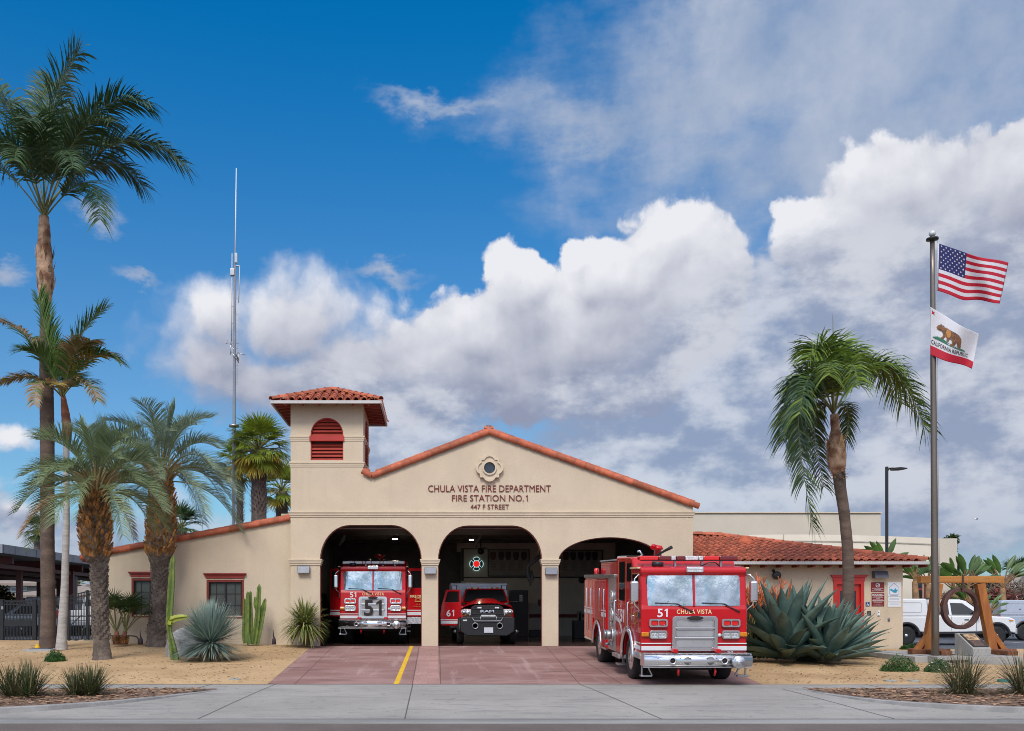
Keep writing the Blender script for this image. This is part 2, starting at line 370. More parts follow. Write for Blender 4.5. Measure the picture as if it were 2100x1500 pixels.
M['concrete'] = mat('concrete', (.33, .325, .31), .88, var=.14, vs=.5, bump=.25, bs=60, fine=.10, fs=30)
M['asphalt'] = mat('asphalt', (.135, .107, .093), .9, var=.12, vs=.8, bump=.5, bs=120, fine=.28, fs=90)
M['lot'] = mat('parking_asphalt', (.085, .095, .115), .8, var=.15, vs=.3, bump=.4, bs=90, fine=.15)
M['sand'] = mat('decomposed_granite', (.50, .335, .175), .95, vs=.42, bump=.6, bs=70, col2=(.40, .255, .125, 1), fine=.22, fs=48, lo=.38, hi=.62)
M['mulch'] = mat('mulch_ground', (.27, .17, .115), .95, vs=3, col2=(.14, .085, .06, 1), bump=1.0, bs=45, fine=.35, fs=60)
M['yellow'] = mat('yellow_line', (.70, .42, .015), .7, var=.12, vs=6, fine=.1)
M['joint'] = mat('joint', (.10, .095, .09), .95)
M['redjoint'] = mat('red_joint', (.13, .07, .062), .95)

def stained_red():
    m = mat('red_concrete', (.325, .195, .172), .80, vs=.55, col2=(.24, .125, .108, 1), bump=.15, bs=50, fine=.10, fs=40, stretch=(.55, 1.2, 1), lo=.4, hi=.62)
    t = NT(m.node_tree); b = t.n['Principled BSDF']; src = b.inputs['Base Color'].links[0].from_socket
    tc = t.new('ShaderNodeTexCoord'); mp = t.new('ShaderNodeMapping'); t.l.new(tc.outputs['Object'], mp.inputs[0]); mp.inputs['Scale'].default_value = (.8, 2.4, 1)
    f = t.ramp(t.noise(mp.outputs[0], .55, 6, .65), .55, .66)
    c = t.mix(t.math('MULTIPLY', f, .62), src, (.12, .058, .048, 1))
    mp2 = t.new('ShaderNodeMapping'); t.l.new(tc.outputs['Object'], mp2.inputs[0]); mp2.inputs['Scale'].default_value = (2.6, .22, 1)
    f2 = t.ramp(t.noise(mp2.outputs[0], 1.1, 5, .6), .55, .72)
    c = t.mix(t.math('MULTIPLY', f2, .5), c, (.46, .32, .30, 1))
    t.put(b.inputs['Base Color'], c); return m
M['ramp'] = stained_red()
def worn_concrete():
    m = mat('worn_concrete', (.305, .288, .262), .85, var=.10, vs=.35, bump=.2, bs=60, fine=.08, fs=30)
    t = NT(m.node_tree); b = t.n['Principled BSDF']; src = b.inputs['Base Color'].links[0].from_socket
    tc = t.new('ShaderNodeTexCoord'); mp = t.new('ShaderNodeMapping'); t.l.new(tc.outputs['Object'], mp.inputs[0]); mp.inputs['Scale'].default_value = (.5, 2.2, 1)
    f = t.ramp(t.noise(mp.outputs[0], .9, 8, .72), .49, .66)
    c = t.mix(t.math('MULTIPLY', f, .55), src, (.17, .165, .16, 1))
    f3 = t.ramp(t.noise(tc.outputs['Object'], 4, 7, .72), .58, .64)
    c = t.mix(t.math('MULTIPLY', f3, .45), c, (.13, .125, .12, 1))
    t.put(b.inputs['Base Color'], c); return m
M['apron'] = worn_concrete()

def zl(Y): return -.456 + .04 * (Y - 21.9) if Y < 33.3 else .0 + .04 * (Y - 33.3)
def zr(Y): return -.46 + .0236 * (Y - 21.9)
from mathutils import noise as mnoise

# ------------------------------------------------------------------ ground, street, pavement
b = MB(); b.bx(-1500, 1500, -400, 2500, -1.2, -.80); struct(b.build('ground', mat('earth', (.34, .32, .27), .95, var=.2, vs=.05), recalc=False))
b = MB(); b.bx(-400, 400, -30, 15.30, -.80, -.575); struct(b.build('road', M['asphalt']))
b = MB(); b.bx(-400, 400, 15.31, 15.85, -.80, -.562); struct(b.build('gutter', mat('gutter_concrete', (.25, .245, .235), .9, var=.2, vs=.6, bump=.2, bs=50, stretch=(.4, 2, 1))))
# crossover: one dished concrete sheet between street and pavement
rows = []
for Y, z in ((15.86, -.561), (16.6, -.548), (18, -.515), (19.5, -.485), (20.72, -.466), (21.9, -.456)):
    rows.append([Vector((X, Y, z)) for X in (-400, -60, -20, -10, -5, 0, 5, 10, 20, 60, 400)])
b = MB(); b.grid(rows, smooth=False); struct(b.build('pavement', M['apron']))
LC = [(-60, 15.98), (-12, 16.05), (-9.3, 16.2), (-7.76, 16.57), (-6.39, 17.6), (-5.6, 18.75), (-5.0, 19.9), (-4.6, 20.68)]
RC = [(60, 15.98), (14, 16.05), (12.3, 16.2), (10.55, 16.62), (9.3, 17.35), (8.75, 18.0), (8.35, 19.2), (8.15, 20.68)]
def arc_resample(pts, n=40):
    out = []
    for i in range(len(pts) - 1):
        p0 = Vector(pts[max(i - 1, 0)]); p1 = Vector(pts[i]); p2 = Vector(pts[i + 1]); p3 = Vector(pts[min(i + 2, len(pts) - 1)])
        if (p2 - p1).length > 10: out.append(p1); continue
        for k in range(5):
            s = k / 5; out.append(.5 * ((2 * p1) + (p2 - p0) * s + (2 * p0 - 5 * p1 + 4 * p2 - p3) * s * s + (3 * p1 - p0 - 3 * p2 + p3) * s ** 3) if (p1 - p0).length < 10 else p1.lerp(p2, s))
    out.append(Vector(pts[-1])); return out
for side, pts, nm in ((1, LC, 'left'), (-1, RC, 'right')):
    c = arc_resample(pts); n = len(c)
    rows = []
    for i, p in enumerate(c):
        t = (c[min(i + 1, n - 1)] - c[max(i - 1, 0)]).normalized(); nrm = Vector((-t.y, t.x)) * side
        s = i / (n - 1); top = -.44 - .022 * max(0, (i - n * .45) / (n * .55))
        q = p + nrm * .15
        rows.append([Vector((p.x, p.y, -.60)), Vector((p.x + nrm.x * .02, p.y + nrm.y * .02, top - .012)), Vector((p.x + nrm.x * .035, p.y + nrm.y * .035, top)), Vector((q.x, q.y, top)), Vector((q.x, q.y, -.60))])
    b = MB(); b.grid(rows, smooth=False); struct(b.build('kerb', mat('kerb_concrete', (.29, .285, .28), .9, var=.22, vs=1.6, bump=.3, bs=50, fine=.1), recalc=False))
    inner = []
    for i, p in enumerate(c):
        t = (c[min(i + 1, n - 1)] - c[max(i - 1, 0)]).normalized(); inner.append(p + Vector((-t.y, t.x)) * side * .14)
    inner = [p for p in inner if p.y < 20.6]
    bk = []
    for p in inner: bk.append(Vector((p.x, 20.70)))
    rows = []
    for p, q in zip(inner, bk):
        rows.append([Vector((p.lerp(q, s).x, p.lerp(q, s).y, -.452 + .05 * math.sin(PI * s) * min(1, (20.7 - p.y) / 2) + .012 * mnoise.noise(Vector((p.x * 3, s * 9, 0))))) for s in [k / 10 for k in range(11)]])
    # resample long straight part so that the mulch is uneven there too
    dense = []
    for i in range(len(rows) - 1):
        k = max(1, min(60, int((rows[i][0] - rows[i + 1][0]).length / .3)))
        for j in range(k):
            dense.append([a.lerp(bb, j / k) + Vector((0, 0, .014 * mnoise.noise(Vector((a.lerp(bb, j / k).x * 2.5, a.y * 2.5, 1))))) for a, bb in zip(rows[i], rows[i + 1])])
    dense.append(rows[-1])
    b = MB(); b.grid(dense); o = b.build('mulch_bed', M['mulch'], recalc=False); struct(o)
    # loose bark chips
    b = MB(); rr = random.Random(5 if side > 0 else 6)
    for k in range(3800):
        X = rr.uniform(-11.5, -4.9) if side > 0 else rr.uniform(8.2, 14); Y = rr.uniform(16.0, 20.68)
        cy = None
        for i in range(n - 1):
            a, d = c[i], c[i + 1]
            if min(a.x, d.x) <= X <= max(a.x, d.x): cy = a.y + (d.y - a.y) * (X - a.x) / (d.x - a.x); break
        if cy is None or Y < cy + .2: continue
        s = (Y - cy) / (20.7 - cy); z = -.445 + .05 * math.sin(PI * s) * min(1, (20.7 - cy) / 2) + rr.uniform(0, .02)
        L, Wd = rr.uniform(.02, .07), rr.uniform(.008, .02)
        R = Matrix.Rotation(rr.uniform(0, 6.3), 3, 'Z') @ Matrix.Rotation(rr.uniform(-.5, .5), 3, 'X')
        b.add([Vector((X, Y, z)) + R @ Vector(q) for q in ((-L, -Wd, 0), (L, -Wd, 0), (L, Wd, 0), (-L, Wd, 0))], [(0, 1, 2, 3)])
    o = b.build('bark_chips', mat('bark_chip', (.30, .18, .12), .95, var=.2, island=.6), recalc=False)
    tag(o, None, None, kind='stuff')
# saw-cut joints of the pavement
b = MB()
def pave_z(Y):
    t = ((15.86, -.561), (16.6, -.548), (18, -.515), (19.5, -.485), (20.72, -.466), (21.9, -.456), (99, -.456))
    for (a, za), (c, zc) in zip(t, t[1:]):
        if Y <= c: return za + (zc - za) * max(0, Y - a) / (c - a)
def joint(b, p, q, w, zf, lift=.004, n=8):
    p, q = Vector(p), Vector(q); t = (q - p).normalized(); nn = Vector((-t.y, t.x)) * w / 2
    rows = []
    for i in range(n + 1):
        c = p.lerp(q, i / n); z = zf(c.y) + lift
        rows.append([Vector((c.x - nn.x, c.y - nn.y, z)), Vector((c.x + nn.x, c.y + nn.y, z))])
    b.grid(rows, smooth=False)
for (x0, Y0, x1, Y1) in ((-4.05, 15.9, -3.75, 21.9), (-.50, 15.9, -.50, 21.9), (3.9, 15.9, 3.45, 21.9), (7.9, 15.9, 7.8, 20.7), (-7.2, 20.75, -7.0, 21.9), (-5.4, 20.75, -5.25, 21.9), (10.2, 20.75, 10.2, 21.9), (12, 20.75, 12, 21.9)):
    joint(b, (x0, Y0), (x1, Y1), .022, pave_z)
joint(b, (-30, 20.73), (-4.5, 20.73), .015, pave_z); joint(b, (8.1, 20.73), (30, 20.73), .015, pave_z); joint(b, (-30, 15.88), (30, 15.88), .03, pave_z)
struct(b.build('pavement_joints', M['joint'], recalc=False))

# planted beds of decomposed granite, left and right of the drive
def bed(name, x_in, x_out, Y0, Y1, zf, nx, ny, grow=1.0):
    rows = []
    for j in range(ny + 1):
        Y = Y0 + (Y1 - Y0) * j / ny; r = []
        for i in range(nx + 1):
            s = (i / nx) ** grow; xi = x_in(Y); X = xi + (x_out - xi) * s
            e = min(1, s * 14) * min(1, (Y - Y0) / .5)
            r.append(Vector((X, Y, zf(Y) + .006 + e * (.035 + .045 * mnoise.noise(Vector((X * .6, Y * .6, 2))) + .012 * mnoise.noise(Vector((X * 3, Y * 3, 5)))))))
        rows.append(r)
    bb = MB(); bb.grid(rows); return struct(bb.build(name, M['sand'], recalc=False))
def drive_l(Y): return -3.94 - .44 * (Y - 21.9) / 11.4
def drive_r(Y): return 7.77 + .9 * (Y - 21.9) / 11.4
bed('planting_bed', drive_l, -17.5, 21.9, 35.6, zl, 80, 70)
bed('planting_bed', drive_r, 40, 21.9, 33.9, zr, 90, 70, 1.5)
rows = []
for j in range(13):
    Y = 21.9 + 11.42 * j / 12; a, d = drive_l(Y), drive_r(Y); rows.append([Vector((a + (d - a) * i / 12, Y, zl(Y) + .002)) for i in range(13)])
b = MB(); b.grid(rows, smooth=False); struct(b.build('driveway', M['ramp'], recalc=False))
b = MB()
for p, q in (((-.51, 21.9), (-.53, 33.3)), ((.16, 21.9), (.2, 33.3)), ((3.45, 21.9), (4.0, 33.3)), ((4.45, 21.9), (4.5, 33.3)), ((-3.3, 21.9), (-3.6, 33.3))):
    joint(b, p, q, .02, lambda Y: zl(Y) + .002)
joint(b, (-3.93, 21.93), (7.75, 21.93), .03, lambda Y: zl(Y) + .002); joint(b, (-4.3, 33.25), (8.6, 33.25), .05, lambda Y: zl(Y) + .002)
struct(b.build('driveway_joints', M['redjoint'], recalc=False))
b = MB(); joint(b, (-.895, 21.95), (-.80, 33.25), .125, lambda Y: zl(Y) + .002, .005)
joint(b, (1.05, 33.6), (1.9, 31.9), .0, lambda Y: zl(Y) + .002, .005)
struct(b.build('driveway_marking', M['yellow'], recalc=False))
# exposed-aggregate strip between the two drives
b = MB(); joint(b, (-.19, 21.95), (-.17, 33.25), .62, lambda Y: zl(Y) + .002, .003)
struct(b.build('driveway_strip', mat('aggregate', (.36, .205, .175), .9, var=.15, vs=1, fine=.35, fs=26), recalc=False))
# paved lots behind, both sides
b = MB(); b.bx(9, 300, 34.35, 330, -.6, -.17); struct(b.build('parking_lot', M['lot']))
b = MB(); b.bx(-300, -11.9, 35.65, 330, -.6, .08); b.bx(-300, -17.6, 21.95, 35.64, -.6, -.40); struct(b.build('parking_lot', M['lot']))
b = MB(); b.bx(15.3, 40, 31.2, 34.34, -.6, -.19); struct(b.build('path', M['concrete']))
b = MB()
for x in (19.0, 22.5, 26, 29.5): b.bx(x, x + .1, 40.5, 45.5, -.169, -.165)
b.bx(15.4, 19.6, 34.45, 34.62, -.169, -.165)
struct(b.build('parking_marking', mat('lot_line', (.62, .60, .55), .8, var=.1), recalc=False))

# ------------------------------------------------------------------ fire station
YF = 33.3
def wf(px, py): return W(px, py, YF)
ST = thing('fire_station', 'cream stucco fire station with three arched engine bays, tiled roofs and a square tower', 'fire station', (0, YF, 0))
def ST_(mb, name, m, **k): return mb.build(name, m, ST, world=True, **k)

def arch_px(x0, x1, top, spring, rx, base=1327, n=10):
    out = [(x0, base), (x0, spring)]; ry = spring - top
    for k in range(1, n + 1): a = PI - PI / 2 * k / n; out.append((x0 + rx + rx * math.cos(a), spring - ry * math.sin(a)))
    for k in range(0, n + 1): a = PI / 2 - PI / 2 * k / n; out.append((x1 - rx + rx * math.cos(a), spring - ry * math.sin(a)))
    out.append((x1, base)); return out
ARCH = [arch_px(656, 865, 1077, 1149, 62), arch_px(898, 1112, 1078, 1149, 61), arch_px(1145, 1357, 1102, 1150, 105.9)]
outline = [(596, 1327)] + ARCH[0] + ARCH[1] + ARCH[2] + [(1421, 1327), (1421, 1037), (1003, 886), (763, 976), (745, 967), (745, 824), (596, 824)]
louv = [(637, 944), (637, 891)] + [(670.5 + 33.5 * math.cos(PI - PI * k / 16), 891 - 34 * math.sin(PI * k / 16)) for k in range(1, 16)] + [(704, 891), (704, 944)]
b = MB(); b.holed([wf(*p) for p in outline], [[wf(*p) for p in louv]], (0, .35, 0)); ST_(b, 'front_wall', M['stucco'])
# thin red-brown lining of each opening
for a in ARCH:
    b = MB(); n = len(a); cx = (a[0][0] + a[-1][0]) / 2
    ring = []
    for i, (x, y) in enumerate(a):
        s = .9965 if abs(x - cx) > 20 else 1
        ring.append((cx + (x - cx) * .985, y + (1.5 if y < 1149 else 0)))
    o_, i_ = [wf(*p) + Vector((0, .06, 0)) for p in a], [wf(*p) + Vector((0, .06, 0)) for p in ring]
    for i in range(n - 1): b.prism([o_[i], o_[i + 1], i_[i + 1], i_[i]], (0, .1, 0))
    ST_(b, 'arch_lining', mat('arch_lining', (.22, .06, .045), .6))
def moulding(x0, x1, zt, zb, Yf, proj, name='moulding', ret=0.35):
    h = zt - zb; b = MB()
    for (f0, f1, p) in ((.0, .16, 1.0), (.16, .42, .82), (.42, .70, .6), (.70, 1.0, .34)):
        e = proj * p
        b.bx(x0 - e, x1 + e, Yf - e, Yf + ret, zt - h * f0 - .0005, zt - h * f1)
    return ST_(b, name, M['stucco_trim'], bevel=.006, seg=1)
moulding(WX(596, YF), WX(1421, YF), WZ(1049.5, YF), WZ(1061, YF), YF - .002, .075)
for x0, x1 in ((596, 656), (866, 898), (1112.5, 1145)):
    moulding(WX(x0, YF), WX(x1, YF), WZ(1147.5, YF), WZ(1160, YF), YF - .002, .085, 'capital', .36)
# tower: three more walls, bands, louvres, tiled pyramid roof
TX0, TX1, TY1 = WX(596, YF), WX(745, YF), 36.1
zt, zb = WZ(826, YF), 4.6
b = MB(); b.bx(TX0, TX0 + .3, YF + .351, TY1, zb, zt); b.bx(TX1 - .3, TX1, YF + .351, TY1, zb, zt); b.bx(TX0 + .301, TX1 - .301, TY1 - .3, TY1, zb, zt); ST_(b, 'tower_wall', M['stucco'])
b = MB(); b.bx(TX0 + .31, TX1 - .31, YF + .36, TY1 - .31, zb, zb + .1); b.box((WX(670, YF), YF + .33, WZ(900, YF)), (1.3, .03, 1.7)); b.each('louvre_backing', M['dark'], ST, world=True)
for t, bt in ((894.5, 905), (948, 958)):
    for sx in (0, 1):
        pass
    h0, h1 = WZ(t, YF), WZ(bt, YF)
    b = MB()
    for (f0, f1, e) in ((0, .3, .055), (.3, .62, .04), (.62, 1.0, .022)):
        z1, z0 = h0 + (h1 - h0) * f0 - .0005, h0 + (h1 - h0) * f1
        if t < 900:
            b.bx(TX0 - e, WX(636, YF), YF - e, YF + .2, z0, z1); b.bx(WX(705, YF), TX1 + e, YF - e, YF + .2, z0, z1)
        else: b.bx(TX0 - e, TX1 + e, YF - e, YF + .2, z0, z1)
        b.bx(TX1 - .05, TX1 + e, YF + .2001, TY1 + e, z0, z1); b.bx(TX0 - e, TX0 + .05, YF + .2001, TY1 + e, z0, z1)
    ST_(b, 'tower_moulding', M['stucco_trim'], bevel=.005, seg=1)
LV = MB()
for k in range(12):
    y = 861.5 + k * 7.2
    if 892 < y < 906: continue
    hw = 33.5 if y > 891 else math.sqrt(max(0, 33.5 ** 2 - ((891 - y) * 33.5 / 34) ** 2))
    hw = hw - 1.2
    if hw < 6: continue
    c = wf(670.5, y); LV.box((c.x, YF + .13, c.z), (2 * hw / 57.06, .02, .13), Matrix.Rotation(math.radians(-38), 3, 'X'))
lv = ST_(LV, 'louvre', M['brick_red'])
b = MB(); fr = [wf(*p) for p in louv]; cc = wf(670.5, 905); inn = [cc + (p - cc) * .955 for p in fr]
for i in range(len(fr)): j = (i + 1) % len(fr); b.prism([fr[i] + Vector((0, .05, 0)), fr[j] + Vector((0, .05, 0)), inn[j] + Vector((0, .05, 0)), inn[i] + Vector((0, .05, 0))], (0, .12, 0))
b.bx(WX(635, YF), WX(706, YF), YF - .07, YF + .16, WZ(905, YF), WZ(894.5, YF)); b.build('louvre_frame', mat('louvre_band', (.42, .025, .016), .5), lv, world=True)
b = MB()
for k in range(14):
    z = WZ(944, YF) + .12 + k * .115
    b.box((TX1 + .012, 34.75, z), (.10, 1.2 if k < 9 else 1.2 * math.sqrt(max(.05, 1 - ((k - 8) / 6) ** 2)), .02), Matrix.Rotation(math.radians(38), 3, 'Y'))
b.build('louvre', M['brick_red'], ST, world=True)

def half_tile(b, p, d, side, up, L, r0, r1, n=6, m=0, end=True):
    """one barrel tile: from p along d, half round, r0 at the low end and r1 at the high end"""
    rows = []
    for s, r in ((0, r0), (1, r1)):
        c = p + d * (L * s); rows.append([c + side * (r * math.cos(PI * k / n)) + up * (r * math.sin(PI * k / n)) for k in range(n + 1)])
    lo = [q - up * .0 for q in rows[0]]
    inn = [p + side * ((r0 - .018) * math.cos(PI * k / n)) + up * ((r0 - .018) * math.sin(PI * k / n)) for k in range(n + 1)]
    n1 = n + 1
    b.add(rows[0] + rows[1], [[k, k + 1, n1 + k + 1, n1 + k] for k in range(n)], True, m)
    if end: b.add(lo + inn, [[k, k + 1, n1 + k + 1, n1 + k] for k in range(n)], False, m)
def tile_field(b, A, B, slope, keep, pitch=.27, row=.34, rows=20, r=.098, jit=.012):
    A, B, slope = Vector(A), Vector(B), Vector(slope).normalized(); al = (B - A).normalized(); up = al.cross(slope).normalized()
    if up.z < 0: up = -up
    n = int((B - A).length / pitch)
    for i in range(n):
        for j in range(rows):
            p = A + al * (pitch * (i + .5)) + slope * (row * j)
            if not keep(p + slope * (row * .5)): continue
            jj = rnd.uniform(-jit, jit)
            half_tile(b, p + up * (.028 + rnd.uniform(0, .006)) + al * jj, (slope - up * .04).normalized(), al, up, row * 1.12, r, r * .84)
ex0, ex1, ey0, ey1 = WX(556, 32.65), WX(781, 32.65), 32.65, 36.75
ez = WZ(822, 32.65); ap = Vector(((ex0 + ex1) / 2, (ey0 + ey1) / 2, WZ(799, 34.7) - .04))
E = [Vector((ex0, ey0, ez)), Vector((ex1, ey0, ez)), Vector((ex1, ey1, ez)), Vector((ex0, ey1, ez))]
b = MB()
for i in range(4): b.face(E[i], E[(i + 1) % 4], ap)
b.mi = 0; rf = ST_(b, 'tower_roof', M['pan'])
TL = MB()
for i in range(4):
    A, Bq = E[i], E[(i + 1) % 4]; mid = (A + Bq) / 2; slope = (ap - mid)
    hal = (Bq - A).length / 2; al = (Bq - A).normalized(); sl = slope.length; sn = slope.normalized()
    def keep(p, A=A, al=al, sn=sn, hal=hal, sl=sl):
        u = (p - A).dot(al); v = (p - A).dot(sn); return v < sl and u > hal * v / sl + .08 and u < 2 * hal - hal * v / sl - .08
    tile_field(TL, A, Bq, slope, keep, pitch=.285, row=.33, rows=8, r=.105)
for i in range(4):                                    # hip tiles
    d = (ap - E[i]); L = d.length; dn = d.normalized(); side = dn.cross(Vector((0, 0, 1))).normalized(); up = side.cross(dn).normalized()
    if up.z < 0: up = -up
    n = int(L / .33)
    for k in range(n): half_tile(TL, E[i] + dn * (k * L / n) + up * .05, (dn - up * .03).normalized(), side, up, L / n * 1.12, .115, .098)
TL.build('roof_tiles', M['tile'], rf, world=True, recalc=False)
b = MB()
g = .012
b.bx(ex0, ex1, ey0 - .03, ey0 + .03, ez - .10, ez + .005); b.bx(ex0, ex1, ey1 - .03, ey1 + .03, ez - .10, ez + .005); b.bx(ex0 - .03, ex0 + .03, ey0 + .031, ey1 - .031, ez - .10, ez + .005); b.bx(ex1 - .03, ex1 + .03, ey0 + .031, ey1 - .031, ez - .10, ez + .005)
b.build('fascia', M['gutter'], rf, world=True)
b = MB()
sof = [p + Vector((0, 0, -.03)) for p in E]; z2 = ez + .09
for i in range(4):
    c = Vector(((ex0 + ex1) / 2, (ey0 + ey1) / 2, 0)); a, d = sof[i], sof[(i + 1) % 4]
    ia = Vector((c.x + (a.x - c.x) * .66, c.y + (a.y - c.y) * .66, z2)); idd = Vector((c.x + (d.x - c.x) * .66, c.y + (d.y - c.y) * .66, z2)); b.face(a, d, idd, ia)
b.build('soffit', M['soffit'], rf, world=True)
b = MB()
for k in range(8):
    y = 33.0 + k * .48
    for sx, xw, xe in ((-1, TX0, ex0 + .06), (1, TX1, ex1 - .06)): b.box(((xw + xe) / 2, y, ez - .035), (abs(xe - xw), .05, .10), Matrix.Rotation(sx * .12, 3, 'Y'))
for k in range(6):
    x = ex0 + .45 + k * (ex1 - ex0 - .9) / 5; b.box((x, 32.98, ez - .035), (.06, .55, .10), Matrix.Rotation(.12, 3, 'X'))
b.each('rafter', mat('rafter_paint', (.34, .075, .05), .6), rf, world=True)

# gable coping: barrel tiles laid along the rakes, in two courses
def coping(b, p, q, r=.115, L=.36, out=Vector((0, -1, 0))):
    p, q = Vector(p), Vector(q); d = (q - p); n = max(1, round(d.length / L)); dn = d.normalized(); up = Vector((0, 0, 1)) - dn * dn.z; up.normalize()
    for k in range(n):
        c = p + d * (k / n)
        # front roll
        pts = []
        for s, rr in ((0, r), (1.08, r * .88)):
            o = c + dn * (d.length / n * s) + out * .05 + up * (-.03)
            pts.append([o + out * (rr * math.cos(a)) + up * (rr * math.sin(a) * 1.05) for a in [-1.2 + 4.34 * i / 10 for i in range(11)]])
        b.grid(pts, True)
        b.add(pts[0] + [p + d * (k / n) + out * .05 - up * .03], [[i, i + 1, 11] for i in range(10)], False)
        # upper course, set back
        o2 = c + dn * (d.length / n * .45) - out * .12 + up * .05
        half_tile(b, o2, dn, out, up, d.length / n * 1.08, r * .95, r * .82)
CP = MB()
pk = wf(1003, 884)
coping(CP, wf(763, 975), pk); coping(CP, wf(1433, 1037.5), pk); coping(CP, wf(763, 975), wf(745, 966))
ST_(CP, 'gable_coping', M['tile'], recalc=False)
b = MB(); b.lathe(pk + Vector((0, .25, .12)), [(.05, -.12), (.17, -.12), (.17, .06), (.10, .12), (.0, .13)], 14); ST_(b, 'ridge_cap', mat('ridge_cap', (.16, .10, .09), .5))
roof = [wf(745, 970) + Vector((0, .36, -.05)), wf(763, 981) + Vector((0, .36, -.05)), wf(1003, 890) + Vector((0, .36, -.05)), wf(1421, 1041) + Vector((0, .36, -.05))]
b = MB(); b.prism(roof[1:] + [p - Vector((0, 0, .2)) for p in roof[:0:-1]], (0, 13, 0)); ST_(b, 'roof', M['pan'])
# quatrefoil vent
def quatre(s, n=96):
    out = []
    for k in range(n):
        a = 2 * PI * k / n; c, si = math.cos(a), math.sin(a); best = 0
        for cx, cy in ((15, 0), (-15, 0), (0, 15), (0, -15)):
            bq = cx * c + cy * si; disc = bq * bq - (cx * cx + cy * cy - 13 * 13)
            if disc >= 0: best = max(best, bq + math.sqrt(disc))
        best = max(best, min(19.5 / max(abs(c), 1e-6), 19.5 / max(abs(si), 1e-6)))
        out.append(wf(1003.5 + best * s * c, 961 - best * s * si))
    return out
def circ(r, cx=1003.5, cy=961, n=48): return [wf(cx + r * math.cos(2 * PI * k / n), cy - r * math.sin(2 * PI * k / n)) for k in range(n)]
b = MB(); b.holed([p - Vector((0, .10, 0)) for p in quatre(1)], [[p - Vector((0, .10, 0)) for p in circ(11.5)]], (0, .11, 0))
b.holed([p - Vector((0, .15, 0)) for p in quatre(1)], [[p - Vector((0, .15, 0)) for p in quatre(.83)]], (0, .051, 0))
b.holed([p - Vector((0, .16, 0)) for p in circ(14.5)], [[p - Vector((0, .16, 0)) for p in circ(11.5)]], (0, .061, 0))
rw = ST_(b, 'round_window', M['stucco_trim'], bevel=.012)
b = MB(); b.prism([p - Vector((0, .05, 0)) for p in circ(11.5)], (0, .03, 0)); b.build('pane', mat('round_pane', (.03, .045, .055), .12, spec=.7, var=.3, vs=6), rw, world=True)
for body, x0, x1, y0, y1 in (("CHULA VISTA FIRE DEPARTMENT", 878, 1129.4, 995.7, 1009.4), ("FIRE STATION NO. 1", 927, 1082, 1015.7, 1028.6), ("447 F STREET", 965, 1043.7, 1035, 1045)):
    text(body, M['letter'], ST, 'lettering', (x1 - x0) / 57.06, (y1 - y0) / 57.06, wf((x0 + x1) / 2, (y0 + y1) / 2) - Vector((0, .025, 0)), ext=.008, world=True, bold=-.003)

# left wing: sloping parapet, two windows
YL = 33.6
def wl(px, py): return W(px, py, YL)
win = [(270, 345, 1187, 1264), (424, 500, 1190, 1266)]
b = MB(); b.holed([wl(222, 1328), wl(596, 1328), wl(596, 1066), wl(222, 1136)], [[wl(x0 + 3, y0), wl(x1 - 3, y0), wl(x1 - 3, y1 - 3), wl(x0 + 3, y1 - 3)] for x0, x1, y0, y1 in win], (0, .3, 0))
b.prism([wl(222, 1328) + Vector((0, .301, 0)), wl(222, 1138) + Vector((0, .301, 0)), wl(222, 1138) + Vector((0, 12, 0)), wl(222, 1328) + Vector((0, 12, 0))], (.3, 0, 0))
ST_(b, 'wing_wall', M['stucco'])
CP = MB(); coping(CP, wl(166, 1142), wl(594, 1062), .10, .37); ST_(CP, 'wing_coping', M['tile'], recalc=False)
b = MB(); A0, A1 = wl(166, 1144) + Vector((0, .1, -.03)), wl(594, 1065) + Vector((0, .1, -.03)); b.prism([A0, A1, A1 - Vector((0, 0, .12)), A0 - Vector((0, 0, .12))], (0, 12, 0)); ST_(b, 'wing_roof', M['pan'])
b = MB(); b.bx(WX(572, YL), WX(596, YL) - .01, YL + .5, YL + 2, WZ(1064, YL), WZ(1051, YL)); ST_(b, 'roof_curb', M['stucco'])
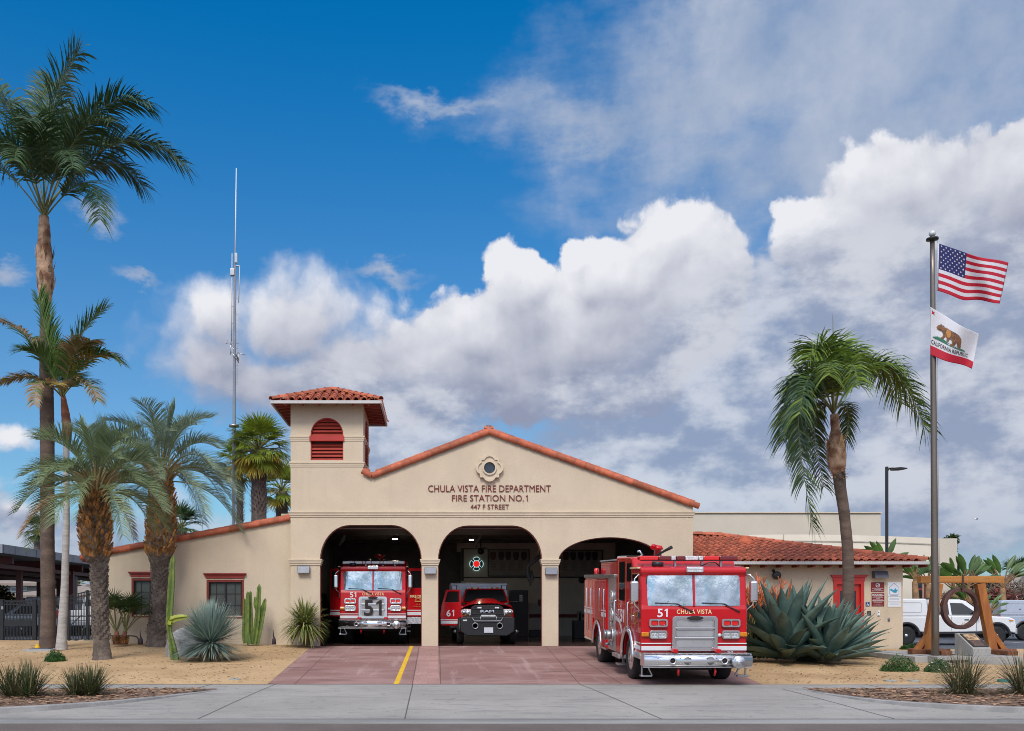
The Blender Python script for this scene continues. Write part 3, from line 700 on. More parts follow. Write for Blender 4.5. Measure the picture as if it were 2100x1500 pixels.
for x0, x1, y0, y1 in win:
    X0, X1, Z0, Z1 = WX(x0, YL), WX(x1, YL), WZ(y1, YL), WZ(y0, YL); f = .075
    b = MB(); b.bx(X0, X0 + f, YL - .03, YL + .12, Z0, Z1); b.bx(X1 - f, X1, YL - .03, YL + .12, Z0, Z1); b.bx(X0 + f, X1 - f, YL - .03, YL + .12, Z1 - f, Z1 - .0); b.bx(X0 - .0, X1 + .0, YL - .045, YL + .12, Z0 - .02, Z0 - .001)
    w = ST_(b, 'window', M['maroon'], bevel=.006, seg=1)
    b = MB(); zt = WZ(y0 - 14, YL)
    b.bx(X0 - .02, X1 + .02, YL - .06, YL + .02, Z1 + .06, zt - .05); b.bx(X0 - .10, X1 + .10, YL - .12, YL + .02, zt - .05, zt); b.bx(X0 - .06, X1 + .06, YL - .09, YL + .02, zt - .09, zt - .051)
    b.build('lintel', mat('lintel_paint', (.24, .022, .014), .5, var=.08), w, world=True, bevel=.005, seg=1)
    b = MB(); b.bx(X0 + .0, X1 - .0, YL - .05, YL + .02, Z1 + .012, Z1 + .038); b.build('drip_strip', mat('drip', (.55, .40, .30), .6), w, world=True)
    b = MB(); b.bx(X0 + f, X1 - f, YL + .10, YL + .11, Z0, Z1 - f); b.build('pane', M['blind'], w, world=True)
    b = MB(); xm = (X0 + X1) / 2; b.bx(X0 + f, X0 + f + .05, YL + .05, YL + .09, Z0, Z1 - f); b.bx(X1 - f - .05, X1 - f, YL + .05, YL + .09, Z0, Z1 - f); b.bx(xm - .035, xm + .035, YL + .05, YL + .09, Z0, Z1 - f)
    b.bx(X0 + f + .05, X1 - f - .05, YL + .051, YL + .09, Z1 - f - .05, Z1 - f); b.bx(X0 + f + .05, X1 - f - .05, YL + .051, YL + .09, Z0, Z0 + .05)
    for q in (.25, .75):
        xx = X0 + (X1 - X0) * q; b.bx(xx - .008, xx + .008, YL + .075, YL + .095, Z0, Z1 - f)
    for q in (1 / 3, 2 / 3):
        zz = Z0 + (Z1 - f - Z0) * q; b.bx(X0 + f, X1 - f, YL + .076, YL + .094, zz - .008, zz + .008)
    b.build('sash', M['black'], w, world=True)

# right wing: wall with the red door, tiled lean-to roof with a hip end
YR = 34.0
def wr(px, py): return W(px, py, YR)
dx0, dx1, dtop = WX(1709, YR), WX(1771.5, YR), WZ(1192, YR); zg = -.24
xr0, xr1 = WX(1421, YR) - .3, WX(1851.5, YR)
b = MB(); b.holed([Vector((xr0, YR, zg)), Vector((dx0 + .04, YR, zg)), Vector((dx0 + .04, YR, dtop - .04)), Vector((dx1 - .04, YR, dtop - .04)), Vector((dx1 - .04, YR, zg)), Vector((xr1, YR, zg)), Vector((xr1, YR, 2.95)), Vector((xr0, YR, 2.95))], [], (0, .3, 0))
b.bx(xr1 - .3, xr1, YR + .301, 45, zg, 2.95); ST_(b, 'wing_wall', M['stucco'])
b = MB(); b.bx(dx0, dx0 + .12, YR - .04, YR + .15, zg, dtop); b.bx(dx1 - .12, dx1, YR - .04, YR + .15, zg, dtop); b.bx(dx0 + .12, dx1 - .12, YR - .04, YR + .15, dtop - .12, dtop)
b.bx(dx0 - .03, dx1 + .03, YR - .05, YR + .05, dtop + .001, dtop + .14); b.bx(dx0 - .08, dx1 + .08, YR - .10, YR + .05, dtop + .14, dtop + .185); b.bx(dx0 - .11, dx1 + .11, YR - .13, YR + .05, dtop + .186, dtop + .225)
dr = ST_(b, 'door', M['door_red'], bevel=.008)
b = MB(); b.holed([Vector((dx0 + .12, YR + .06, zg)), Vector((dx1 - .12, YR + .06, zg)), Vector((dx1 - .12, YR + .06, dtop - .12)), Vector((dx0 + .12, YR + .06, dtop - .12))],
    [[Vector((WX(1724, YR), YR + .06, WZ(1261, YR))), Vector((WX(1757, YR), YR + .06, WZ(1261, YR))), Vector((WX(1757, YR), YR + .06, WZ(1212, YR))), Vector((WX(1724, YR), YR + .06, WZ(1212, YR)))]], (0, .05, 0)); b.build('leaf', M['door_red'], dr, world=True)
b = MB(); b.bx(WX(1724, YR), WX(1757, YR), YR + .08, YR + .10, WZ(1261, YR), WZ(1212, YR)); b.build('pane', M['glass'], dr, world=True)
b = MB(); b.bx(WX(1760.5, YR), WX(1764.5, YR), YR + .03, YR + .06, WZ(1279, YR), WZ(1261, YR)); b.tube([(WX(1762, YR), YR + .03, WZ(1271, YR)), (WX(1762, YR), YR - .03, WZ(1271, YR)), (WX(1757, YR), YR - .03, WZ(1271.5, YR))], .012); b.build('handle', M['steel'], dr, world=True, bevel=.004)
# roof of the right wing
Yv = 33.42; xe0, xe1 = WX(1421.5, Yv), WX(1903, Yv); zev = WZ(1152.5, Yv); sl = .235; dp = 5.7
A, Bq = Vector((xe0, Yv, zev)), Vector((xe1, Yv, zev)); C1 = Vector((xe1 - dp, Yv + dp, zev + sl * dp)); D1 = Vector((xe0 - .0, Yv + dp, zev + sl * dp))
Bk = Vector((xe1, Yv + 2 * dp, zev))
b = MB(); b.face(A, Bq, C1, D1); b.face(Bq, Bk, C1); b.face(D1, C1, Bk, Vector((xe0, Yv + 2 * dp, zev)))
rr_ = ST_(b, 'wing_roof', M['pan'])
TL = MB()
sv = Vector((0, 1, sl)).normalized()
tile_field(TL, A, Bq, sv, lambda p: (p.x < xe1 - (p.y - Yv) - .08) and p.y < Yv + dp, pitch=.282, row=.345, rows=18, r=.105)
tile_field(TL, Bq, Bk, Vector((-1, 0, sl)), lambda p: (p.y - Yv) > (xe1 - p.x) + .1 and (Bk.y - p.y) > (xe1 - p.x) + .1 and p.x > xe1 - dp, pitch=.282, row=.345, rows=18, r=.105)
def ridge(b, p, q, r=.12, L=.38):
    d = q - p; n = max(1, int(d.length / L)); dn = d.normalized(); side = dn.cross(Vector((0, 0, 1))).normalized(); up = side.cross(dn)
    if up.z < 0: up = -up
    for k in range(n): half_tile(b, p + d * (k / n) + up * .07, (dn - up * .03).normalized(), side, up, d.length / n * 1.1, r, r * .86)
ridge(TL, Bq, C1); ridge(TL, Bk, C1); ridge(TL, C1, D1)
ridge(TL, C1 + Vector((0, -.1, 0)), W(1419, 1099, 38.9), .13)
TL.build('roof_tiles', M['tile'], rr_, world=True, recalc=False)
b = MB(); b.bx(xe0 - .1, xe1 + .03, Yv - .07, Yv, zev - .10, zev + .01); b.bx(xe1 - .03, xe1 + .04, Yv + .001, Yv + 2 * dp, zev - .1, zev + .01); b.build('gutter', M['gutter'], rr_, world=True, bevel=.012)
b = MB(); b.bx(xe0, xe1 - .03, Yv + .002, YR + .1, zev - .10, zev - .02); b.bx(xr1 + .01, xe1 - .04, YR + .11, Yv + 2 * dp - .1, zev - .10, zev - .02); b.build('soffit', M['soffit'], rr_, world=True)
b = MB()
for k in range(15): b.bx(xe0 + .3 + k * .58, xe0 + .38 + k * .58, Yv + .06, YR - .002, zev - .19, zev - .101)
b.each('rafter', M['maroon'], rr_, world=True)
p = W(1528, 1113, 37.4); b = MB(); b.lathe(p, [(.33, -.15), (.31, .05), (.17, .24), (.17, .27), (.0, .28)], 20); b.build('roof_vent', mat('roof_vent', (.52, .12, .05), .7), rr_, world=True)

# inside of the engine bays
bx0, bx1, by1, bz = WX(596, YF) + .05, WX(1421, YF) - .05, 46.5, 4.85
b = MB(); b.bx(bx0, bx1, YF + .005, by1, -.3, .0); struct(b.build('bay_floor', mat('bay_floor', (.085, .045, .038), .25, var=.2, vs=.6, coat=.3)))
b = MB(); b.bx(bx0, bx1, by1, by1 + .2, 0, bz); ST_(b, 'bay_back_wall', M['inwall'])
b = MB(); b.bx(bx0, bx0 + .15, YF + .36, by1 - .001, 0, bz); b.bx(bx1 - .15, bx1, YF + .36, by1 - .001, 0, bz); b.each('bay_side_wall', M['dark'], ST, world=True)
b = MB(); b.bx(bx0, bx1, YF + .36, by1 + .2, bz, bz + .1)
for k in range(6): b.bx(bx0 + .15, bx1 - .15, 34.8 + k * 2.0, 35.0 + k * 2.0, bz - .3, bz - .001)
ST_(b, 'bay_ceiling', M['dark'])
for x0, x1 in ((652, 868), (895, 1115), (1142, 1360)):   # raised sectional doors on their tracks
    b = MB(); X0, X1 = WX(x0, YF + .6), WX(x1, YF + .6)
    b.bx(X0, X1, 34.3, 37.2, 4.30, 4.36); b.bx(X0, X1, 34.25, 34.30, 4.27, 4.40); ST_(b, 'raised_bay_door', mat('bay_door', (.06, .055, .055), .5))
    b = MB(); b.bx(X0, X1, 34.235, 34.249, 4.285, 4.325); b.build('edge_strip', mat('edge_strip', (.33, .27, .27), .4), ST, world=True)
yb = by1 - .02
def wb(px, py): return W(px, py, yb)
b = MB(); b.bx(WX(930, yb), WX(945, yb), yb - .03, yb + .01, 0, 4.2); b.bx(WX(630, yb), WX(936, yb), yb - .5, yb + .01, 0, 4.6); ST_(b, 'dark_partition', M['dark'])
b = MB(); b.bx(WX(1085, yb), WX(1420, yb), yb - .012, yb + .01, WZ(1267, yb), WZ(1260, yb)); ST_(b, 'wall_stripe', mat('wall_stripe', (.22, .02, .015), .6))
b = MB(); b.bx(WX(946, yb), WX(1420, yb), yb - .02, yb + .01, WZ(1186, yb), WZ(1183.5, yb)); b.bx(WX(946, yb), WX(951, yb), yb - .03, yb + .01, WZ(1192, yb), WZ(1126, yb)); b.bx(WX(946, yb), WX(1000, yb), yb - .03, yb + .01, WZ(1127, yb), WZ(1125, yb)); ST_(b, 'wall_conduit', M['dark'])
# ------------------------------------------------------------------ things fixed to the station
def wall_lamp(px0, px1, py0, py1, Y, label, depth=.2):
    X0, X1, Z0, Z1 = WX(px0, Y), WX(px1, Y), WZ(py1, Y), WZ(py0, Y)
    t = thing('wall_lamp', label, 'wall lamp', ((X0 + X1) / 2, Y, Z0), 'grey box lamps on the station walls')
    b = MB(); b.prism([(X0, Y - .001, Z0), (X0, Y - .001, Z1), (X0, Y - depth * .55, Z1), (X0, Y - depth, Z0)], (X1 - X0, 0, 0)); b.build('housing', M['slate'], t, world=True, bevel=.012)
    b = MB(); b.bx(X0 + .03, X1 - .03, Y - depth * .85, Y - .04, Z0 - .012, Z0 - .001); b.build('lens', mat('lamp_lens', (.5, .5, .48), .3), t, world=True)
wall_lamp(611, 636, 1161.5, 1176, YF, 'grey box lamp on the broad left pier beside the engine with the grille number')
wall_lamp(870.5, 894.5, 1164, 1177.5, YF, 'grey box lamp on the pier between left and middle arches')
wall_lamp(1117.5, 1142.5, 1164.5, 1178.5, YF, 'grey box lamp on the pier between middle and right arches')
wall_lamp(1788, 1816, 1172, 1186, YR, 'grey wedge lamp above the red signs by the door', .3)
t = thing('floodlight', 'round black floodlight under the eave left of the red door', 'floodlight', W(1588, 1180, YR))
c = W(1588, 1181, YR)
b = MB(); b.lathe(c + Vector((0, -.28, 0)), [(.0, -.02), (.11, -.02), (.15, 0), (.15, .12), (.08, .2), (.03, .22)], 18, 'Y'); b.build('head', M['black'], t, world=True)
b = MB(); b.tube([c + Vector((0, -.12, .0)), c + Vector((-.03, -.08, .15)), c + Vector((-.04, 0, .18))], .025); b.lathe(c + Vector((-.04, -.03, .18)), [(.06, 0), (.06, .029)], 12, 'Y'); b.build('bracket', M['black'], t, world=True)

sign_red, sign_white, sign_blue = mat('sign_red', (.20, .012, .014), .45, var=.04), mat('sign_white', (.72, .75, .80), .4, var=.03), mat('sign_blue', (.015, .05, .20), .4)
ink_grey, ink_teal = mat('sign_ink_grey', (.28, .36, .47), .5), mat('sign_ink_teal', (.03, .36, .55), .5)
def board(name, label, cat, x0, x1, y0, y1, m, group=None):
    X0, X1, Z0, Z1 = WX(x0, YR), WX(x1, YR), WZ(y1, YR), WZ(y0, YR)
    t = thing(name, label, cat, ((X0 + X1) / 2, YR, Z0), group)
    b = MB(); b.bx(X0, X1, YR - .02, YR - .002, Z0, Z1); b.build('panel', m, t, world=True, bevel=.006); return t
def line(t, s, m, xc, yc, w, h, bold=.0): text(s, m, t, 'lettering', w / 55.9, h / 55.9, W(xc, yc, YR) - Vector((0, .024, 0)), ext=.002, world=True, bold=bold)
t = board('smoking_sign', 'dark red no smoking sign directly under the wedge lamp', 'sign', 1786, 1813, 1194.5, 1214, sign_red)
for s, y, w in (("SMOKING IS PROHIBITED", 1207, 23), ("WITHIN 20 FEET", 1209.4, 14), ("OF BUILDING ENTRANCES", 1212, 23)): line(t, s, M['white'], 1799.5, y, w, 1.5)
c = W(1799.5, 1200.5, YR) - Vector((0, .026, 0)); b = MB()
ring = lambda r, n=24: [c + Vector((r * math.cos(2 * PI * k / n), 0, r * math.sin(2 * PI * k / n))) for k in range(n)]
b.holed(ring(.078), [ring(.060)], (0, .003, 0)); b.box(c + Vector((0, .001, 0)), (.13, .003, .014), Matrix.Rotation(-.7, 3, 'Y')); b.box(c + Vector((-.005, .001, -.004)), (.075, .003, .02)); b.build('emblem', M['white'], t, world=True)
t = board('door_bell_sign', 'dark red door bell sign with white lettering below the smoking sign', 'sign', 1787.3, 1813, 1216.7, 1243.8, sign_red)
line(t, "DOOR BELL", M['white'], 1800, 1220.2, 23, 4, .02)
for y, w in ((1224.2, 18), (1225.7, 22), (1227.6, 9), (1229.6, 20), (1234.6, 21), (1236.4, 17), (1239.3, 8), (1241.3, 20)):
    b = MB(); X = WX(1800, YR); hw = w / 55.9 / 2; k = 0; x = X - hw
    while x < X + hw:
        wd = rnd.uniform(.012, .04); b.bx(x, min(x + wd, X + hw), YR - .0245, YR - .021, WZ(y + .45, YR), WZ(y - .45, YR)); x += wd + .01
    b.build('small_print', mat('small_print', (.55, .42, .42), .5), t, world=True)
b = MB(); b.bx(WX(1788.5, YR), WX(1812, YR), YR - .0245, YR - .021, WZ(1232.6, YR), WZ(1231.9, YR)); b.build('rule', M['white'], t, world=True)
t = board('safe_surrender_sign', 'tall white sign with a blue house outline and teal hands on it', 'sign', 1819.7, 1847, 1194.5, 1224, sign_white)
hp = [(1823.5, 1219), (1823.5, 1205), (1833, 1196.5), (1842.8, 1205), (1842.8, 1219)]
b = MB()
for i in range(5):
    p, q = W(*hp[i], YR), W(*hp[(i + 1) % 5], YR); d = (q - p); a = math.atan2(d.z, d.x); b.box((p + q) / 2 - Vector((0, .023, 0)), (d.length + .012, .004, .014), Matrix.Rotation(-a, 3, 'Y'))
b.build('house_outline', ink_grey, t, world=True)
b = MB()
def blobp(cx, cy, rx, ry, a=0, n=16):
    p = [W(cx + rx * math.cos(2 * PI * k / n) * math.cos(a) - ry * math.sin(2 * PI * k / n) * math.sin(a), cy + rx * math.cos(2 * PI * k / n) * math.sin(a) + ry * math.sin(2 * PI * k / n) * math.cos(a), YR) - Vector((0, .023 + .0001 * len(b.v), 0)) for k in range(n)]; b.prism(p, (0, .002, 0))
for a in ((1827.5, 1210, 2.6, 2.3), (1831, 1212.5, 3.5, 2, .5), (1834.5, 1214, 4, 1.7, .1), (1838, 1211.5, 3.2, 1.0, -.7), (1836, 1209.5, 1.2, 3, -.3), (1833.5, 1210, .9, 2.6, .5)): blobp(*a)
b.build('hands_emblem', ink_teal, t, world=True)
b = MB(); b.bx(WX(1825, YR), WX(1841, YR), YR - .0245, YR - .021, WZ(1222, YR), WZ(1221, YR)); b.build('small_print', ink_grey, t, world=True)
for y0, y1, l in ((1225, 1234.6, 'white notice plate directly below the sign with the house outline'), (1235.8, 1245, 'white notice plate lowest under the sign with the house outline')):
    t = board('notice_plate', l, 'notice', 1820, 1847, y0, y1, sign_white, 'white notice plates under the house sign')
    for q in (.3, .5):
        b = MB(); y = y0 + (y1 - y0) * q; b.bx(WX(1824, YR), WX(1843, YR), YR - .0245, YR - .021, WZ(y + .35, YR), WZ(y - .35, YR)); b.build('small_print', mat('faint_print', (.5, .55, .62), .5), t, world=True)
t = board('access_sign', 'small blue wheelchair access sign beside the red door', 'sign', 1775, 1783.2, 1235.3, 1244, sign_blue)
c = W(1779, 1239.8, YR) - Vector((0, .025, 0)); b = MB()
b.lathe(c + Vector((-.01, 0, .05)), [(.0, -.002), (.013, -.002), (.013, .002), (0, .002)], 10, 'Y'); b.box(c + Vector((-.008, 0, .012)), (.014, .004, .06)); b.box(c + Vector((.012, 0, -.005)), (.045, .004, .012)); b.box(c + Vector((.035, 0, -.03)), (.012, .004, .05))
ring = lambda r, n=20: [c + Vector((-.006 + r * math.cos(2 * PI * k / n), .001, -.028 + r * math.sin(2 * PI * k / n))) for k in range(n)]
b.holed(ring(.036), [ring(.026)], (0, .003, 0)); b.build('emblem', M['white'], t, world=True)
t = board('door_button', 'square dark door push button beside the red door', 'push button', 1778.3, 1786, 1253.7, 1262.5, M['black']); b = MB(); b.bx(WX(1780, YR), WX(1784.5, YR), YR - .03, YR - .021, WZ(1261, YR), WZ(1255.3, YR)); b.build('button', M['slate'], t, world=True, bevel=.005)
t = board('intercom', 'slim white intercom box right of the dark push button', 'intercom', 1799, 1804, 1252.5, 1264, M['white'])
b = MB(); b.lathe(W(1801.3, 1256, YR) - Vector((0, .03, 0)), [(.018, 0), (.018, .012)], 12, 'Y'); b.bx(WX(1799.5, YR), WX(1803, YR), YR - .028, YR - .0205, WZ(1264, YR), WZ(1262.5, YR)); b.build('button', M['black'], t, world=True)
t = board('outlet_box', 'small grey outlet box low on the wall corner', 'outlet', 1820.3, 1825, 1267, 1274.5, M['steel']); b = MB(); b.bx(WX(1821.2, YR), WX(1824.2, YR), YR - .05, YR - .0205, WZ(1274, YR), WZ(1270.5, YR)); b.build('cover', M['slate'], t, world=True, bevel=.005)

# ------------------------------------------------------------------ things inside the bays
warm = mat('lit_lamp', (1, .86, .6), .5, emit=120)
LAMPS = ((810, 1105.5, 40, 'glowing round ceiling lamp above the left bay engine'), (967, 1107, 40, 'glowing round ceiling lamp in the middle bay, larger of two'), (970, 1087.5, 36, 'dim round ceiling lamp nearest the middle arch crown'))
for px, py, Y, l in LAMPS:
    p = W(px, py, Y); t = thing('ceiling_lamp', l, 'ceiling lamp', (p.x, p.y, p.z), 'round ceiling lamps in the engine bays')
    b = MB(); b.lathe(p, [(.0, -.02), (.10, -.018), (.11, 0)], 16); b.build('diffuser', warm, t, world=True)
    b = MB(); b.lathe(p, [(.125, -.01), (.125, .06), (.02, .1), (.02, bz - p.z - .001)], 12); b.build('housing', M['dark'], t, world=True)
# neon firefighter cross
c = wb(977, 1157) - Vector((0, .08, 0)); k = yb / FOC
t = thing('neon_sign', 'lit white and red neon firefighter cross on the back wall', 'neon sign', c)
neon_w, neon_r = mat('neon_white', (.62, .95, .93), .4, emit=.5), mat('neon_red', (1, .02, .02), .4, emit=.45)
b = MB()
for q in range(4):
    a0 = q * PI / 2 + PI / 2
    pts = [(-.46, 7.2), (-.55, 9.5), (-.62, 12.5), (-.40, 13.2), (-.2, 14.0), (0, 14.2), (.2, 14.0), (.40, 13.2), (.62, 12.5), (.55, 9.5), (.46, 7.2)]
    b.tube([c + Vector((math.cos(a0 + s) * r * k, 0, math.sin(a0 + s) * r * k)) for s, r in pts], .012, 6)
b.build('cross_tube', neon_w, t, world=True)
b = MB(); b.tube([c + Vector((math.cos(2 * PI * i / 24) * 7 * k, -.02, math.sin(2 * PI * i / 24) * 7 * k)) for i in range(25)], .012, 6); b.build('ring_tube', neon_w, t, world=True)
b = MB(); b.lathe(c, [(0, -.015), (6.2 * k, -.012), (6.2 * k, .01)], 24, 'Y'); b.build('centre_disc', neon_r, t, world=True)
b = MB(); b.lathe(c + Vector((0, .03, 0)), [(0, 0), (12.5 * k, 0), (12.5 * k, .05)], 24, 'Y'); b.build('backing', mat('neon_back', (.02, .05, .06), .5), t, world=True)
shield = mat('helmet_shield', (.022, .02, .02), .5)
for (x0, x1, y0, y1, sh, l) in ((1002, 1084, 1129, 1181, (1011, 1028, 1042, 1058, 1074), 'white memorial board with helmet shields behind the middle bay'), (1148, 1234, 1130, 1183, (1160, 1175, 1191, 1206, 1220), 'white memorial board with helmet shields behind the right bay')):
    t = thing('memorial_board', l, 'notice board', wb((x0 + x1) / 2, y1) - Vector((0, .05, 0)), 'memorial boards on the bay back wall')
    b = MB(); X0, X1, Z0, Z1 = WX(x0, yb), WX(x1, yb), WZ(y1, yb), WZ(y0, yb)
    b.bx(X0, X1, yb - .04, yb, Z0, Z1); b.build('board', mat('board_face', (.34, .32, .30), .6, var=.12, vs=6), t, world=True)
    b = MB(); f = .05; b.bx(X0 - f, X0, yb - .06, yb, Z0 - f, Z1 + f); b.bx(X1, X1 + f, yb - .06, yb, Z0 - f, Z1 + f); b.bx(X0, X1, yb - .06, yb, Z1, Z1 + f); b.bx(X0, X1, yb - .06, yb, Z0 - f, Z0); b.build('frame', M['black'], t, world=True)
    for i, x in enumerate(sh):
        b = MB(); p = [wb(x + dx, 1141 + dy) - Vector((0, .07, 0)) for dx, dy in ((-6, -7), (-3.5, -9), (3.5, -9), (6, -7), (6, 2), (3.5, 7.5), (0, 9), (-3.5, 7.5), (-6, 2))]; b.prism(p, (0, .025, 0)); b.build('shield', shield if i else mat('helmet_shield_old', (.10, .035, .03), .5), t, world=True)
    for r in range(6):
        b = MB()
        for q in range(4): b.bx(X0 + .12 + q * (X1 - X0 - .2) / 4, X0 + .12 + q * (X1 - X0 - .2) / 4 + .26, yb - .043, yb - .0405, WZ(1153 + r * 3.1, yb), WZ(1152.2 + r * 3.1, yb))
        b.build('name_lines', mat('name_lines', (.13, .12, .11), .6), t, world=True)
# exhaust hoses on the ceiling, hose reel arm at the right of the middle bay
def hose(name, label, pts, r, m, group=None):
    t = thing(name, label, 'hose', pts[-1], group); b = MB(); b.tube(pts, r, 10); b.build('tube', m, t, world=True)
    b = MB(); p = Vector(pts[0]); b.bx(p.x - .12, p.x + .12, p.y - .12, p.y + .12, p.z, min(bz - .001, p.z + .25)); b.build('bracket', M['black'], t, world=True); return t
hm = mat('exhaust_hose', (.13, .13, .14), .5, var=.1)
hose('exhaust_hose', 'grey exhaust hose hanging from the ceiling of the left bay', [W(704, 1086, 37), W(705, 1102, 37), W(702, 1110, 37), W(695, 1118, 37)], .07, hm, 'ceiling exhaust hoses')
hose('exhaust_hose', 'grey exhaust hose bending down over the rescue truck', [W(987, 1089, 38), W(985, 1099, 38), W(976, 1114, 38), W(972, 1122, 38)], .08, hm, 'ceiling exhaust hoses')
hose('exhaust_hose', 'thick dark exhaust hose looped beside the middle bay pier', [W(1111, 1138, 35.5), W(1095, 1152, 35.5), W(1083, 1160, 35.6), W(1081, 1172, 35.6), W(1085, 1186, 35.6), W(1088, 1199, 35.6), W(1092, 1186, 35.6), W(1088, 1172, 35.7)], .075, mat('dark_hose', (.03, .03, .026), .6), 'ceiling exhaust hoses')
p = W(986, 1131, 44); t = thing('speaker_fan', 'small dark fan hanging above the neon cross', 'fan', p)
b = MB(); b.lathe(p, [(0, -.16), (.14, -.12), (.16, 0), (.12, .1), (0, .12)], 14, 'Y'); b.build('head', M['black'], t, world=True); b = MB(); b.bx(p.x - .22, p.x + .22, p.y - .04, p.y + .04, p.z + .17, p.z + .2); b.cyl(p + Vector((0, 0, .1)), (p.x, p.y, bz - .001), .025); b.build('bracket', M['black'], t, world=True)
# lockers, bins and boxes at the back
def locker(px0, px1, py0, Y, label, name='gear_locker', m=None, cat='locker'):
    X0, X1, Z1 = WX(px0, Y), WX(px1, Y), WZ(py0, Y); t = thing(name, label, cat, ((X0 + X1) / 2, Y, 0)); b = MB(); b.bx(X0, X1, Y, Y + .6, 0, Z1); b.build('body', m or M['black'], t, world=True, bevel=.02)
    b = MB(); n = max(1, int((X1 - X0) / .5))
    for i in range(n):
        x = X0 + (X1 - X0) * (i + .5) / n; b.bx(x - (X1 - X0) / n * .45, x + (X1 - X0) / n * .45, Y - .02, Y - .001, .08, Z1 - .08)
    b.build('door', mat('locker_door', (.022, .022, .024), .5), t, world=True, bevel=.008)
locker(1046, 1083, 1211, 44.5, 'black gear locker behind the rescue truck')
locker(1087, 1118, 1293, 45.2, 'low black storage chest against the back wall', 'storage_chest', cat='chest')
locker(1177, 1200, 1273, 42, 'black wheeled bin beside the outdoor engine tail', 'waste_bin', cat='bin')
b = MB(); p = wb(1107, 1236); t = thing('alarm_box', 'small dark alarm box above the red wall stripe', 'alarm box', p - Vector((0, .1, 0))); b.box(p - Vector((0, .07, 0)), (.18, .12, .3)); b.build('case', M['black'], t, world=True, bevel=.015); b = MB(); b.box(p - Vector((0, .135, 0)), (.1, .012, .12)); b.build('cover', M['maroon'], t, world=True)
p = wb(1188, 1268); t = thing('fire_extinguisher_cabinet', 'narrow white cabinet on the bay back wall', 'cabinet', p); b = MB(); b.box(p - Vector((0, .08, -.05)), (.22, .15, .62)); b.build('case', mat('cabinet_white', (.35, .33, .31), .5), t, world=True, bevel=.01); b = MB(); b.box(p - Vector((0, .16, -.05)), (.1, .01, .42)); b.build('pane', M['glass'], t, world=True)
p = wb(1193, 1190); t = thing('alarm_bell', 'round dark alarm bell on the bay back wall beside the outdoor engine', 'bell', p); b = MB(); b.lathe(p - Vector((0, .12, 0)), [(0, -.03), (.10, -.02), (.16, .03), (.17, .06), (.06, .07)], 18, 'Y'); b.build('gong', M['black'], t, world=True); b = MB(); b.box(p - Vector((0, .03, 0)), (.14, .06, .14)); b.build('mount', M['slate'], t, world=True)
# ------------------------------------------------------------------ vehicles
V = {}
V['red'] = mat('engine_red', (.50, .005, .010), .25, var=.04, vs=.6, coat=.35, spec=.4)
V['red2'] = mat('roof_red', (.50, .03, .045), .45, var=.06, coat=.3)
V['rub'] = mat('tyre_rubber', (.016, .016, .017), .75, var=.2, vs=8, bump=.2)
V['lensr'] = mat('red_lens', (.62, .012, .012), .15, var=.1, vs=25, coat=.8, emit=.08)
V['lensw'] = mat('clear_lens', (.62, .64, .66), .12, var=.3, vs=28, coat=1)
V['amber'] = mat('amber_lens', (.62, .20, .006), .2, var=.15, vs=25, coat=.6)
V['stripe'] = mat('reflective_white', (.70, .70, .72), .35, var=.03)
V['gold'] = mat('gold_leaf', (.50, .28, .07), .5, metal=.1, var=.1)
V['goldw'] = mat('pale_gold', (.80, .66, .36), .45, var=.06)
V['mesh'] = mat('grille_mesh', (.36, .36, .37), .5, metal=.3, var=.1, bump=.6, bs=160)
V['tread'] = mat('tread_plate', (.55, .55, .56), .32, metal=.85, var=.25, vs=22, bump=.9, bs=45)
V['under'] = mat('chassis', (.02, .012, .012), .7)
V['hubred'] = V['red']
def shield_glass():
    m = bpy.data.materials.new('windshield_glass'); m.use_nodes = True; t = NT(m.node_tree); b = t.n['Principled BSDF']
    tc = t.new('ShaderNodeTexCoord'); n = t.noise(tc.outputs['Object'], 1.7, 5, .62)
    t.put(b.inputs['Base Color'], t.mix(t.ramp(n, .3, .7), (.30, .38, .39, 1), (.66, .72, .72, 1))); b.inputs['Metallic'].default_value = .82; b.inputs['Roughness'].default_value = .07  # pale and dark mottling in the glass colour stands in for reflections
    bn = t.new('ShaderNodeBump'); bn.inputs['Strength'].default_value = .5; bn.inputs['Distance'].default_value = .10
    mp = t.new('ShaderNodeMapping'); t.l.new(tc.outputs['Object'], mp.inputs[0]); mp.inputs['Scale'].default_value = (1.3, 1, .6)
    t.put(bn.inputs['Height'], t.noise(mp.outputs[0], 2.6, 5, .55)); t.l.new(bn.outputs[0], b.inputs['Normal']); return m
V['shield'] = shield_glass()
V['side_glass'] = mat('side_glass', (.012, .014, .015), .05, var=0, spec=.7)
V['silver'] = mat('silver_sheet', (.42, .43, .45), .4, metal=.5, var=.08)
V['car_white'] = mat('car_white', (.72, .73, .75), .25, var=.02, coat=.8)
V['car_silver'] = mat('car_silver', (.45, .47, .50), .28, metal=.35, var=.03, coat=.8)
V['car_grey'] = mat('car_grey', (.42, .47, .55), .28, metal=.2, var=.03, coat=.8)
V['car_dark'] = mat('car_dark', (.03, .035, .045), .25, var=.03, coat=.8)
V['plastic'] = mat('black_plastic', (.018, .018, .02), .5, var=.1)
V['ramgrille'] = mat('dark_grille', (.012, .0125, .014), .4, metal=.2, bump=.8, bs=90)

